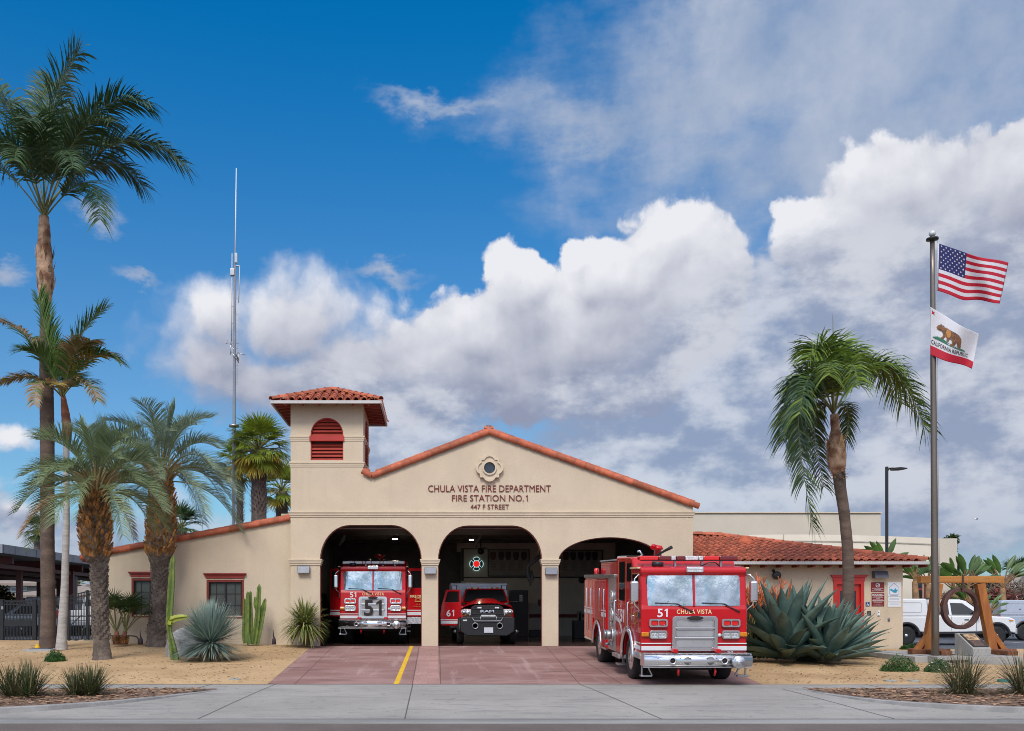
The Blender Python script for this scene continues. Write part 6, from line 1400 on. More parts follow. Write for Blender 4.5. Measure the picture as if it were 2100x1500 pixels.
for k in range(40):
    a = rd.uniform(0, 6.28); p = W(1720, rd.uniform(965, 985), Yd) + Vector((math.cos(a) * .2, math.sin(a) * .2, 0)); ribbon(b, p, Vector((math.cos(a), math.sin(a), rd.uniform(-.3, .8))), rd.uniform(.1, .2), rd.uniform(.05, .1), .3, Vector((-math.sin(a), math.cos(a), 0)))
b.build('sheath_strips', mat('sheath_strip', (.55, .36, .20), .8, col2=(.25, .11, .045, 1), vs=3, island=.4), T, world=True, recalc=False)
b = MB(); c0 = W(1711, 853, Yd)
for tx, ty, cx_, cy, td, n, L, kind in ((1898, 880, 1810, 640, -.4, 78, .95, 1), (1668, 1082, 1590, 700, -.7, 86, .78, 0), (1608, 905, 1612, 690, .4, 66, .85, 0), (1660, 735, 1690, 660, -1.2, 52, .9, 1), (1712, 720, 1705, 690, .8, 46, .9, 1), (1760, 790, 1745, 680, -2.6, 44, .85, 1), (1640, 850, 1660, 690, -2.4, 46, .85, 0), (1700, 770, 1700, 690, -2.9, 40, .8, 1), (1850, 830, 1790, 680, 2.0, 50, .9, 1), (1640, 930, 1630, 720, 2.2, 50, .85, 0), (1735, 905, 1750, 800, 1.2, 30, .55, 0), (1690, 1000, 1640, 780, 1.8, 50, .7, 0), (1760, 740, 1730, 690, .3, 40, .8, 1)):
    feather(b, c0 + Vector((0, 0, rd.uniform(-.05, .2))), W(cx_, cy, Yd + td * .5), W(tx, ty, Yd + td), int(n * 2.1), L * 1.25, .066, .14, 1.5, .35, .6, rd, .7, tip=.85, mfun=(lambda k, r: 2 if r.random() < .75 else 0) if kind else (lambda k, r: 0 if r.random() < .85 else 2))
b.tube([W(1711, 800, Yd), W(1709, 720, Yd), W(1708, 645, Yd)], [.03, .022, .008], 5, m=1)
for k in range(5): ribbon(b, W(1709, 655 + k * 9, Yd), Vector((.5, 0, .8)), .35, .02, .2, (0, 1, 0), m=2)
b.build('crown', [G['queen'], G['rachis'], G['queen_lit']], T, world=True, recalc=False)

# --- fan palms
def fan(b, base, d, R, rr, m=0, n=26, spread=2.5, droop=.55, w=.07):
    """one fan leaf: pointed segments spread round the end of its stalk"""
    d = Vector(d).normalized(); side = d.cross(Vector((0, 0, 1)))
    if side.length < .1: side = Vector((1, 0, 0))
    side.normalize()
    nrm = side.cross(d).normalized()
    for k in range(n):
        a = -spread / 2 + spread * k / (n - 1) + rr.uniform(-.03, .03)
        v = d * math.cos(a) + side * math.sin(a) + nrm * rr.uniform(-.05, .12)
        ribbon(b, base, v, R * (.82 + .18 * math.cos(a)) * rr.uniform(.9, 1.05), w * R, droop * rr.uniform(.6, 1.4), side * math.cos(a) - d * math.sin(a), 3, m)
def fan_palm(label, px, py_crown, Y, z0, rt, R, n, seed, mats=('fan', 'fan_y'), group='fan palms behind the station', trunkm='trunk_p', lean=0, shaggy=True):
    rr = random.Random(seed); c = W(px, py_crown, Y); T = palm('fan_palm', label, (c.x, Y, z0), group)
    b = MB(); K = 30; b.tube([Vector((c.x + lean * (1 - i / K), Y, z0 + (c.z - z0) * i / K)) for i in range(K + 1)], [rt * (1.25 - .25 * min(1, i / 6)) * (1 + rr.uniform(-.06, .06)) for i in range(K + 1)], 14); tr = b.build('trunk', G[trunkm], T, world=True)
    if shaggy:
        b = MB()
        for k in range(240):
            a = k * 2.39996; z = c.z - (k / 240) * min(3.2, (c.z - z0) * .8); p = Vector((c.x + math.cos(a) * rt, Y + math.sin(a) * rt, z)); ribbon(b, p, Vector((math.cos(a), math.sin(a), .9)), .22, .07, -.3, Vector((-math.sin(a), math.cos(a), 0)), 2)
        b.build('leaf_bases', G['trunk_p'], tr, world=True, recalc=False)
    b = MB()
    for k in range(n):
        a = k * 2.39996 + rr.uniform(-.2, .2); e = math.radians(80 - 130 * (k / n) + rr.uniform(-8, 8)); o = Vector((math.cos(a) * math.cos(e), math.sin(a) * math.cos(e), math.sin(e)))
        st = c + Vector((0, 0, .1)); en = st + o * R * .55 + Vector((0, 0, -.05 * R)); b.tube([st, en], [.03 * R / 1.3, .018 * R / 1.3], 4, m=2)
        fan(b, en, o + Vector((0, 0, -.15)), R * .62, rr, 1 if (k > n * .66 and rr.random() < .55) else 0, 22, 2.6, .7 + .5 * (k / n))
    b.build('crown', [G[mats[0]], G[mats[1]], G['rachis']], T, world=True, recalc=False); return T
fan_palm('broad fan palm with yellowing skirt standing just left of the tower', 531, 925, 46, 0, .38, 1.75, 50, 31)
fan_palm('slim fan palm trunk directly behind the radio mast', 492, 955, 52, 0, .19, 1.6, 30, 32)
fan_palm('small fan palm low beside the tower wall', 578, 1008, 56, 0, .35, 1.75, 30, 33)
fan_palm('small fan palm peeping over the wing roof behind the stout pindo palm', 372, 1085, 52, 0, .3, 1.5, 26, 34, ('fan_d', 'fan'))
fan_palm('thin distant fan palm rising above the carport roof', 76, 1088, 95, 0, .35, 1.6, 24, 35, ('fan_d', 'fan'), shaggy=False)
fan_palm('far fan palm seen beneath the carport roof', 156, 1196, 90, 0, .4, 1.9, 24, 36, ('fan', 'fan_y'), group='fan palms beyond the carport', shaggy=False)
fan_palm('distant dark fan palm over the grey roof at the right edge', 2086, 1178, 120, -.2, .5, 2.4, 22, 37, ('fan_d', 'fan'), group=None, shaggy=False)
# low fan palm clump under the window
rr = random.Random(41); Yc = 32.6
T = thing('fan_palm_clump', 'low twin-stemmed fan palm under the left window of the wing', 'palm', W(247, 1320, Yc))
for (bx_, tx) in ((240, 236), (254, 262)):
    b = MB(); b.tube([W(bx_, 1322, Yc), W(bx_, 1308, Yc), W(bx_ + (tx - bx_) * .4, 1295, Yc)], [.15, .10, .07], 10); tr = b.build('trunk', mat('red_fibre_trunk', (.22, .085, .045), .9, col2=(.11, .05, .03, 1), vs=8, bump=.6, bs=20), T, world=True)
    b = MB()
    for k in range(60):
        a = k * 2.4; p = W(bx_, 1321 - k * .22, Yc) + Vector((math.cos(a) * .12, math.sin(a) * .12, 0)); ribbon(b, p, Vector((math.cos(a), math.sin(a), 1.2)), .16, .05, 0, Vector((-math.sin(a), math.cos(a), 0)), 2)
    b.build('fibre', G['boot'], tr, world=True, recalc=False)
    b = MB(); st = W(bx_ + (tx - bx_) * .4, 1297, Yc)
    for k in range(13):
        a = k * 2.39996 + rr.uniform(-.3, .3); e = math.radians(rr.uniform(48, 86)); o = Vector((math.cos(a) * math.cos(e) + (tx - bx_) * .02, math.sin(a) * math.cos(e) * .6, math.sin(e))).normalized()
        L = rr.uniform(.75, 1.15); en = st + o * L; b.tube([st, st.lerp(en, .5) + Vector((0, 0, .05)), en], [.02, .016, .012], 4, m=1); fan(b, en, (o + Vector((math.cos(a) * .5, math.sin(a) * .3 - .1, -.25))), rr.uniform(.55, .72), rr, 0, 26, 3.6, .5, .05)
    b.build('crown', [G['fan_d'], G['rachis']], T, world=True, recalc=False)

# --- agaves
G['agave'] = mat('agave_leaf', (.135, .205, .178), .48, vs=2.0, col2=(.07, .128, .115, 1), var=.2, island=.22, stretch=(1, 1, 1), spec=.4)
G['agave_edge'] = mat('agave_margin', (.10, .09, .04), .6)
def agave_leaf(b, base, d, L, w, rr, droop, m=0):
    d = Vector(d).normalized(); side = d.cross(Vector((0, 0, 1)))
    if side.length < .1: side = Vector((1, 0, 0))
    side.normalize(); rows = []; q = Vector(base); dd = d.copy(); K = 9
    tw = rr.uniform(-.25, .25)
    for i in range(K + 1):
        t = i / K; last = q.copy(); wp = (.62 + .9 * t) if t < .4 else .98 * (1 - ((t - .4) / .6) ** 2.2) + .012
        wp = min(wp, .98) * w / 2; up = side.cross(dd).normalized(); cup = wp * .45
        s2 = (side * math.cos(tw * t) + up * math.sin(tw * t)); u2 = s2.cross(dd).normalized()
        r = [q + s2 * (wp * x) + u2 * (cup * x * x - .0) for x in (-1, -.55, 0, .55, 1)] + [q + s2 * (wp * x) + u2 * (cup * x * x - (.16 * w * (1 - t * .85)) * (1 - x * x)) for x in (.5, 0, -.5)]
        rows.append(r + [r[0]]); q = q + dd * (L / K); dd = (dd + Vector((0, 0, -droop / K)) * (1 if t > .25 else .2)).normalized()
    b.grid(rows, True, m); b.tube([last, last + dd * .07], [.012, .001], 4, m=1)
def agave(label, px, py, Y, R, n, seed, tilt=(0, 0), flat=0):
    rr = random.Random(seed); c = W(px, py, Y); T = thing('agave', label, 'agave', c, 'large blue agaves beside the red door'); b = MB()
    for k in range(n):
        t = k / n; a = k * 2.39996 + rr.uniform(-.15, .15); e = math.radians(86 - 76 * t ** .85 + rr.uniform(-5, 5)); L = R * (.80 + .25 * math.sin(PI * min(1, t * 1.1 + .1))) * rr.uniform(.9, 1.08)
        d = Vector((math.cos(a) * math.cos(e) + tilt[0], math.sin(a) * math.cos(e) + tilt[1], math.sin(e))); o = Vector((math.cos(a), math.sin(a), 0)) * (.10 + .12 * t)
        agave_leaf(b, c + o + Vector((0, 0, .32 * (1 - t) + .05)), d, L, rr.uniform(.31, .40) * R / 1.7, rr, rr.choice((.1, .2, .35, .6)) * (.5 + t))
    b.build('leaves', [G['agave'], G['agave_edge']], T, world=True, recalc=False)
    b = MB(); b.lathe(c, [(.0, .0), (.34, .0), (.30, .25), (.16, .5), (0, .62)], 12); b.build('core', mat('agave_core', (.05, .06, .045), .8), T, world=True)
agave('largest blue agave with upright leaves right beside the outdoor engine', 1612, 1352, 27.9, 2.2, 52, 5)
agave('smaller spreading blue agave sprawling right towards the flagpole', 1700, 1356, 27.3, 1.62, 44, 9, (.30, -.10))
agave('low blue agave filling the gap between the two large ones', 1655, 1356, 28.6, 1.7, 34, 19)
agave('young blue agave half hidden behind the larger ones by the door', 1752, 1343, 29.3, .95, 24, 12)
# orange firestick bush behind the agave
rr = random.Random(51); c = W(1549, 1350, 28.4); T = thing('firestick_bush', 'orange-red firestick bush between engine mirror and agave', 'bush', c)
b = MB()
def stick(p, d, L, lv):
    q = p + d * L; b.tube([p, q], [.012 + .006 * lv, .010 + .005 * lv], 4, m=0 if lv > 1 else 1)
    if lv > 0:
        for _ in range(rr.choice((2, 3, 3))): stick(q, (d + Vector((rr.uniform(-.55, .55), rr.uniform(-.55, .55), rr.uniform(-.05, .5)))).normalized(), L * rr.uniform(.55, .8), lv - 1)
for k in range(26): a = rr.uniform(0, 6.28); stick(c + Vector((rr.uniform(-.35, .35), rr.uniform(-.3, .3), 0)), Vector((math.cos(a) * .38, math.sin(a) * .38, 1)).normalized(), rr.uniform(.64, .90), 4 if k % 2 else 3)
b.build('branches', [mat('green_stick', (.16, .15, .05), .6, island=.2), mat('orange_stick', (.58, .15, .055), .55, island=.3)], T, world=True, recalc=False)

# --- cacti, boulder, spiky yuccas, grasses, small shrubs
G['cactus'] = mat('cactus_skin', (.16, .22, .035), .6, vs=6, col2=(.085, .135, .03, 1), bump=.4, bs=40)
G['cactus_y'] = mat('cactus_rib', (.30, .34, .045), .5, var=.1)
def column_cactus(b, pts, rs, ribs=5, rot=0, K=30):
    P = [Vector(p) for p in pts]; rows = []
    for i in range(K + 1):
        s = i / K * (len(P) - 1); a = min(int(s), len(P) - 2); f = s - a; c = P[a].lerp(P[a + 1], f); r = rs[a] + (rs[a + 1] - rs[a]) * f
        tg = (P[a + 1] - P[a]).normalized(); u = tg.orthogonal() if abs(tg.z) < .8 else (Vector((0, 1, 0)) - tg * tg.y).normalized(); u.normalize(); v = tg.cross(u); r2 = r * (1 + .05 * (i % 2)); row = []
        for k in range(ribs * 2 + 1):
            an = rot + PI * k / ribs; q = r2 if k % 2 == 0 else r * .56; row.append(c + u * math.cos(an) * q + v * math.sin(an) * q)
        rows.append(row)
    b.grid(rows, False); b.add(rows[-1] + [P[-1] + (P[-1] - P[-2]).normalized() * rs[-1]], [[k, k + 1, ribs * 2 + 1] for k in range(ribs * 2)], False)
Yt = 27.7; T = thing('column_cactus', 'tall bright green column cactus with one sideways arm before the boulder', 'cactus', W(358, 1356, Yt))
b = MB(); column_cactus(b, [W(360, 1358, Yt), W(356, 1335, Yt), W(351, 1310, Yt), W(348, 1295, Yt)], [.135, .12, .09, .065], 5, .4); column_cactus(b, [W(348, 1297, Yt), W(347, 1280, Yt), W(349, 1240, Yt), W(352, 1195, Yt), W(354, 1150, Yt), W(355.5, 1141, Yt)], [.06, .105, .105, .105, .075, .035], 5, .4, 44); b.build('stem', G['cactus'], T, world=True)
b = MB(); column_cactus(b, [W(349, 1282, Yt - .1), W(352, 1272, Yt - .1), W(362, 1268, Yt - .12), W(376, 1266, Yt - .14), W(385, 1265, Yt - .15)], [.09, .11, .10, .085, .03], 5, 1.0, 24); b.build('arm', G['cactus_y'], T, world=True)
Ym = 32.7; T = thing('column_cactus', 'clump of green column cacti against the wall right of the second window', 'cactus', W(522, 1321, Ym))
for pts, rs in (([(512, 1322), (507, 1295), (508, 1240), (508, 1216)], [.10, .09, .09, .05]), ([(520, 1322), (524, 1300), (529, 1260), (532, 1205), (532, 1200)], [.10, .095, .10, .08, .035]), ([(526, 1322), (533, 1290), (541, 1245), (544, 1230)], [.10, .10, .10, .05]), ([(503, 1320), (501, 1300), (502, 1282), (502, 1230)], [.08, .09, .09, .05]), ([(516, 1320), (514, 1290), (514, 1215)], [.1, .1, .05]), ([(530, 1262), (524, 1240), (523, 1226)], [.06, .075, .04])):
    b = MB(); y = Ym + rnd.uniform(-.15, .15); column_cactus(b, [W(x, yy, y) for x, yy in pts], rs, 5, rnd.uniform(0, 1)); b.build('stem', G['cactus'], T, world=True)
def rock(name, label, c, size, seed, m, cat='boulder', flat=1):
    import bmesh
    bm = bmesh.new(); bmesh.ops.create_icosphere(bm, subdivisions=4, radius=1)
    for v in bm.verts:
        p = v.co.copy(); n = mnoise.noise(p * .9 + Vector((seed, 0, 0))) * .28 + mnoise.noise(p * 2.5 + Vector((seed, 3, 0))) * .10 + mnoise.noise(p * 7 + Vector((seed, 3, 0))) * .03
        for ax in (Vector((.6, -.7, .3)), Vector((-.9, -.3, .1)), Vector((.2, -.5, .85)), Vector((.9, -.2, .2)), Vector((-.4, -.8, -.3))):
            d = p.dot(ax.normalized()); 
            if d > .74: p -= ax.normalized() * (d - .74) * .8
        p *= 1 + n; v.co = Vector((p.x * size[0], p.y * size[1], p.z * size[2]))
    me = bpy.data.meshes.new(name); bm.to_mesh(me); bm.free(); me.materials.append(m)
    o = bpy.data.objects.new(name, me); COL.objects.link(o); o.location = c; return tag(o, label, cat)
gran = mat('granite', (.38, .39, .41), .85, vs=1.4, col2=(.24, .23, .23, 1), bump=.7, bs=20, fine=.3, fs=22)
rock('boulder', 'pale grey granite boulder behind the tall column cactus', W(382, 1325, 28.9), (.66, .5, .58), 4.2, gran)
G['yucca'] = mat('blue_yucca', (.24, .33, .30), .5, var=.1, island=.25, transl=.1)
G['yucca_g'] = mat('green_yucca', (.19, .23, .065), .5, var=.1, island=.35, transl=.15)
G['tuft'] = mat('dark_tuft', (.07, .09, .035), .6, var=.15, island=.5, transl=.12)
G['tuft_d'] = mat('dry_tuft', (.26, .20, .12), .7, var=.2, island=.4)
def blades(b, c, n, L, w, rr, emin, emax, droop, spread=.1, m=0, segs=3, md=None, fd=0):
    for k in range(n):
        a = rr.uniform(0, 6.28); e = math.radians(emin + (emax - emin) * rr.random()); o = Vector((math.cos(a), math.sin(a), 0)); d = o * math.cos(e) + Vector((0, 0, math.sin(e)))
        ribbon(b, c + o * spread * rr.random(), d, L * rr.uniform(.7, 1.1), w * rr.uniform(.8, 1.2), droop * rr.uniform(.4, 1.6), Vector((-math.sin(a), math.cos(a), 0)), segs, (md if md is not None and rr.random() < fd else m))
rr = random.Random(61); c = W(432, 1318, 27.6); T = thing('blue_yucca', 'round blue-grey spiky yucca ball beside the boulder', 'yucca', W(430, 1357, 27.6))
b = MB(); blades(b, c, 1400, 1.28, .038, rr, -28, 90, .14, .12); b.build('leaves', G['yucca'], T, world=True, recalc=False)
for x, y, s in ((421, 1350, 1), (443, 1348, .85)):
    b = MB(); p = W(x, 1357, 27.6)
    for k in range(110):
        a = k * 2.39996; z = .02 + k * .0032 * s; ribbon(b, p + Vector((math.cos(a) * .16 * s, math.sin(a) * .16 * s, z)), Vector((math.cos(a), math.sin(a), .2)), .09, .07, 0, Vector((-math.sin(a), math.cos(a), 0)), 2)
    b.lathe(p, [(.17 * s, 0), (.15 * s, .4), (0, .45)], 12); b.build('trunk', mat('yucca_trunk', (.30, .20, .11), .9, island=.5), T, world=True, recalc=False)
rr = random.Random(62); T = thing('green_yucca', 'green spiky yucca at the foot of the broad left pier', 'yucca', W(625, 1322, 32.7))
b = MB(); b.tube([W(628, 1324, 32.7), W(628, 1300, 32.7), W(626, 1285, 32.7)], [.13, .12, .08], 8)
b.build('trunk', mat('yucca_stem', (.17, .13, .07), .9), T, world=True)
b = MB(); blades(b, W(625, 1284, 32.5), 520, 1.05, .040, rr, -30, 85, 1.15, .14, md=1, fd=.2, segs=4); b.build('leaves', [G['yucca_g'], mat('dry_yucca', (.30, .27, .12), .6, island=.3)], T, world=True, recalc=False)
TUFTS = [(38, 1408, 18.4, 95, 75, 'bushy dark grass tuft at the lower left corner of the picture'), (186, 1412, 18.7, 92, 66, 'bushy dark grass tuft, second from the lower left corner'),
         (1978, 1408, 18.9, 100, 80, 'wispy dark grass tuft on the bark bed in front of the flagpole'), (2108, 1406, 18.9, 100, 80, 'wispy grass tuft cut off at the lower right corner')]
for i, (px, py, Y, rx, h, l) in enumerate(TUFTS):
    rr = random.Random(70 + i); c = W(px, py, Y); c.z = -.43; T = thing('grass_tuft', l, 'grass tuft', c, 'grass tufts on the street bark beds'); b = MB(); k = Y / FOC
    wisp = i > 1
    for q in range(7 if not wisp else 5):
        o = Vector((rr.uniform(-.28, .28) * (1 if not wisp else .6), rr.uniform(-.2, .2), 0)); blades(b, c + o, 80 if not wisp else 90, h * k * (1.05 if not wisp else 1.25), .016 if not wisp else .012, rr, 18 if not wisp else 14, 88, .55 if not wisp else .9, .1, 0, 4, 1, .16 if not wisp else .35)
    b.build('blades', [G['tuft'], G['tuft_d']], T, world=True, recalc=False)
G['shrub'] = mat('shrub_leaf', (.045, .125, .03), .5, var=.15, island=.45, transl=.2)
flower = mat('small_flower', (.75, .75, .70), .5)
def shrub(label, px, py, Y, rx, h, seed, fl=0, group='small green shrubs in the sand'):
    rr = random.Random(seed); c = W(px, py, Y); T = thing('green_shrub', label, 'shrub', c, group); b = MB()
    for k in range(2200):
        a = rr.uniform(0, 6.28); u = rr.random() ** .5; zz = h * rr.random() * (1 - .75 * u * u) * (1 + .3 * mnoise.noise(Vector((math.cos(a) * 2, math.sin(a) * 2, seed)))); p = c + Vector((math.cos(a) * rx * u, math.sin(a) * rx * .7 * u, zz))
        ribbon(b, p, Vector((rr.uniform(-1, 1), rr.uniform(-1, 1), rr.uniform(0, 1.2))), rr.uniform(.05, .10), .022, .3, Vector((rr.uniform(-1, 1), rr.uniform(-1, 1), .2)), 2)
    b.build('leaves', G['shrub'], T, world=True, recalc=False)
    b = MB()
    for k in range(16): a = rr.uniform(0, 6.28); b.tube([c, c + Vector((math.cos(a) * rx * .6, math.sin(a) * rx * .4, h * .6))], [.012, .005], 4)
    b.build('stems', mat('shrub_stem', (.12, .09, .05), .8), T, world=True, recalc=False)
    if fl:
        b = MB()
        for k in range(fl): a = rr.uniform(0, 6.28); u = rr.random() ** .5; p = c + Vector((math.cos(a) * rx * u, math.sin(a) * rx * .6 * u - .05, h * (1.02 - .7 * u * u))); b.lathe(p, [(0, 0), (.018, .004), (.016, .012), (0, .016)], 6)
        b.build('flowers', flower, T, world=True)
shrub('small round green shrub in the sand by the stout pindo palm', 113, 1360, 27.3, .30, .36, 81)
shrub('wide feathery green shrub alone in the sand before the gong frame', 1845, 1381, 25.0, .50, .48, 82, 4)
shrub('green shrub with white flowers at the flagpole foot', 1925, 1384, 24.8, .38, .42, 83, 12)
shrub('tiny green shrub at the right corner of the station wall', 1856, 1337, 33.6, .18, .22, 84); shrub('tiny grey-green shrub beside the wall corner shrub', 1869, 1334, 34.2, .16, .2, 85)
# giant bird-of-paradise plants behind the station
G['strel'] = mat('broad_leaf', (.062, .13, .022), .4, var=.18, island=.35, transl=.22)
G['strel_t'] = mat('broad_leaf_trunk', (.30, .17, .07), .8, col2=(.14, .08, .045, 1), vs=3, bump=.4, bs=10)
def broad_plant(label, px, py0, py1, Y, spread, seed, n=12, lf=1.1, trunkh=.55, ftilt=0):
    rr = random.Random(seed); c = W(px, py0, Y); top = W(px, py1, Y); T = thing('bird_of_paradise', label, 'plant', c, 'giant bird-of-paradise plants behind the station')
    H = top.z - c.z; ct = c + Vector((0, 0, H * trunkh)); b = MB(); b.tube([c, c.lerp(ct, .5) + Vector((.05, 0, 0)), ct], [.20, .15, .12], 10); b.build('trunk', G['strel_t'], T, world=True)
    b = MB()
    for k in range(int(n * 1.5)):
        a = (0 if k % 2 else PI) + rr.uniform(-.7, .7); e = math.radians(rr.uniform(25, 85)); o = Vector((math.cos(a) * math.cos(e), math.sin(a) * math.cos(e) * .6, math.sin(e)))
        st = ct + Vector((0, 0, rr.uniform(-.2, .2))); L = (H * (1 - trunkh)) * rr.uniform(.45, .6); en = st + o * L; b.tube([st, en], [.04, .025], 5, m=1)
        q = en; dd = (o + Vector((math.cos(a) * .2, 0, 0))).normalized(); sd = dd.cross(Vector((0, 1, 0))).normalized() * math.cos(rr.uniform(-.8, .8)) + Vector((0, 1, 0)) * .5; sd.normalize(); nr = sd.cross(dd).normalized(); rows = []
        ll = lf * rr.uniform(.55, .85)
        for i in range(7):
            t = i / 6; w_ = .145 * ll * (math.sin(PI * min(1, t * .92 + .08)) ** .7); jag = rr.uniform(.85, 1.05); rows.append([q - sd * w_ * jag + nr * w_ * .35, q, q + sd * w_ * jag + nr * w_ * .35]); q = q + dd * (ll / 6); dd = (dd + Vector((0, 0, -.10)) + o * .03).normalized()
        b.grid(rows, True, 0)
    b.build('leaves', [G['strel'], G['strel_t']], T, world=True, recalc=False)
for a in (('broad-leaved plant whose tips show above the tiled roof by the street lamp', 1817, 1290, 1108, 44, 1, 91, 12, 1.15, .62), ('broad-leaved plant with thin bare trunk right of the station corner', 1876, 1262, 1150, 43, 1, 92, 11, .95, .62),
          ('broad-leaved plant half hidden behind the flagpole', 1903, 1270, 1138, 45, 1, 93, 9, .95, .55), ('widest broad-leaved plant directly above the gong beam', 1985, 1275, 1140, 44, 1, 94, 18, 1.15, .50),
          ('broad-leaved plant above the left half of the timber beam', 1958, 1275, 1150, 46, 1, 97, 9, 1.0, .5), ('broad-leaved plant right of the gong beam against the sky', 2056, 1275, 1138, 46, 1, 95, 12, 1.25, .5), ('low broad-leaved plant seen through the gong ring', 1990, 1278, 1196, 43, 1, 96, 12, .8, .3), ('low broad-leaved plant right of the gong post', 2030, 1278, 1222, 43, 1, 98, 9, .7, .3)):
    broad_plant(a[0], a[1], a[2], a[3], a[4], a[5], a[6], a[7], a[8], a[9])
# bare twiggy shrubs and background trees
def twig_bush(label, px, py, Y, rx, h, seed, m, m2=None, name='bare_shrub', n=170, leaf=.35):
    rr = random.Random(seed); c = W(px, py, Y); T = thing(name, label, 'shrub', c, 'brownish shrubs beyond the parking lot'); b = MB()
    for k in range(n):
        a = rr.uniform(0, 6.28); o = Vector((math.cos(a) * rx * rr.random(), math.sin(a) * rx * .5, h * rr.uniform(.5, 1))); p = c + Vector((rr.uniform(-.3, .3) * rx, 0, 0)); b.tube([p, p + o * .6 + Vector((rr.uniform(-.1, .1), 0, .1)), p + o], [.02, .012, .006], 4)
    b.build('twigs', m, T, world=True, recalc=False); b = MB()
    for k in range(int(n * 7)):
        a = rr.uniform(0, 6.28); u = rr.random() ** .5; p = c + Vector((math.cos(a) * rx * u, math.sin(a) * rx * .5 * u, h * rr.uniform(.25, 1.05) * (1 - .3 * u))); ribbon(b, p, Vector((rr.uniform(-1, 1), rr.uniform(-1, 1), rr.uniform(-.5, 1))), leaf * rr.uniform(.3, .6), leaf * .25, .2, Vector((rr.uniform(-1, 1), rr.uniform(-1, 1), .3)), 2)
    b.build('foliage', m2 or m, T, world=True, recalc=False)
tw = mat('twig', (.16, .11, .09), .9, island=.3); tw2 = mat('dry_foliage', (.20, .145, .115), .9, island=.5); rd2 = mat('red_foliage', (.20, .05, .045), .8, island=.5); gn2 = mat('dull_green_foliage', (.07, .095, .03), .8, island=.4)
twig_bush('grey-brown bare shrub between gong post and right pickup', 2035, 1272, 50, 1.3, 2.2, 101, tw, tw2); twig_bush('reddish bare shrub over the right pickup roof', 2052, 1268, 49, 1.0, 1.7, 102, tw, rd2); twig_bush('pale bare shrub at the right edge above the pickup', 2085, 1262, 52, 1.4, 2.0, 103, tw, tw2); twig_bush('low green shrub beside the right pickup bonnet', 2044, 1276, 47, .9, .8, 104, tw, gn2, 'low_shrub'); twig_bush('brownish shrub seen inside the gong ring', 1962, 1276, 50, 1.2, 1.8, 105, tw, tw2)
def leafy_tree(label, px, py0, py1, Y, rx, seed, m, name='leafy_tree', cat='tree', n=2600, lf=.28, group=None, box=False):
    rr = random.Random(seed); c = W(px, py0, Y); H = W(px, py1, Y).z - c.z; T = thing(name, label, cat, c, group); b = MB(); b.tube([c, c + Vector((.05, 0, H * .6))], [.12 + rx * .05, .06], 8)
    for k in range(7): a = k * .9; b.tube([c + Vector((0, 0, H * .45)), c + Vector((math.cos(a) * rx * .6, math.sin(a) * rx * .6, H * .8))], [.05, .015], 5)
    b.build('trunk', tw, T, world=True); b = MB(); cl = [(rr.uniform(-.75, .75) * rx, rr.uniform(-.6, .6) * rx, H * rr.uniform(.5 if not box else .15, .92), rr.uniform(.28, .45) * min(rx, H)) for _ in range(16)]
    for k in range(n):
        x, y, z_, r = cl[k % len(cl)]; v = Vector((rr.gauss(0, 1), rr.gauss(0, 1), rr.gauss(0, 1))).normalized() * r * rr.random() ** .4; p = c + Vector((x, y, z_)) + v; p.z = min(p.z, c.z + H)
        ribbon(b, p, Vector((rr.uniform(-1, 1), rr.uniform(-1, 1), rr.uniform(-.4, .8))), lf, lf * .5, .2, Vector((rr.uniform(-1, 1), rr.uniform(-1, 1), .3)), 2)
    b.build('crown', m, T, world=True, recalc=False)
gt = mat('tree_leaf', (.045, .075, .022), .6, island=.5, transl=.15); gh = mat('hedge_leaf', (.12, .115, .03), .7, island=.5)
leafy_tree('dark treetop showing above the flat end of the cream building', 1942, 1240, 1089, 85, .9, 111, gt, lf=.35)
leafy_tree('clipped green hedge at the left edge behind the gate', 3, 1258, 1204, 62, 1.5, 112, gh, 'clipped_hedge', 'hedge', 3200, .2, box=True)
leafy_tree('yellow-green tree under the carport beside the grey house', 128, 1240, 1190, 80, 1.1, 113, gt, lf=.3)
leafy_tree('dark bushy tree at the right edge beyond the far roof', 2102, 1240, 1188, 90, 2.2, 114, gt, lf=.35)
leafy_tree('low green tree just behind the right pickup canopy', 1842, 1262, 1218, 60, 1.0, 115, gt, lf=.3)

# dry leaves and pebbles lying on the sand
rr = random.Random(131); b = MB()
for k in range(5200):
    left = k % 2; Y = 22.0 + 11.3 * rr.random() ** 1.3
    X = rr.uniform(-15, drive_l(Y) - .05) if left else rr.uniform(drive_r(Y) + .05, 17.5); z = (zl(Y) if left else zr(Y)) + .05 + .045 * mnoise.noise(Vector((X * .6, Y * .6, 2)))
    L, w_ = (rr.uniform(.012, .045), rr.uniform(.006, .014)) if rr.random() < .6 else (rr.uniform(.01, .022),) * 2
    R_ = Matrix.Rotation(rr.uniform(0, 6.3), 3, 'Z') @ Matrix.Rotation(rr.uniform(-.5, .5), 3, 'X'); b.add([Vector((X, Y, z)) + R_ @ Vector(q) for q in ((-L, -w_, 0), (L, -w_, 0), (L, w_, 0), (-L, w_, 0))], [(0, 1, 2, 3)])
tag(b.build('leaf_litter', mat('leaf_litter', (.24, .145, .07), .9, island=.7), recalc=False), None, None, kind='stuff')
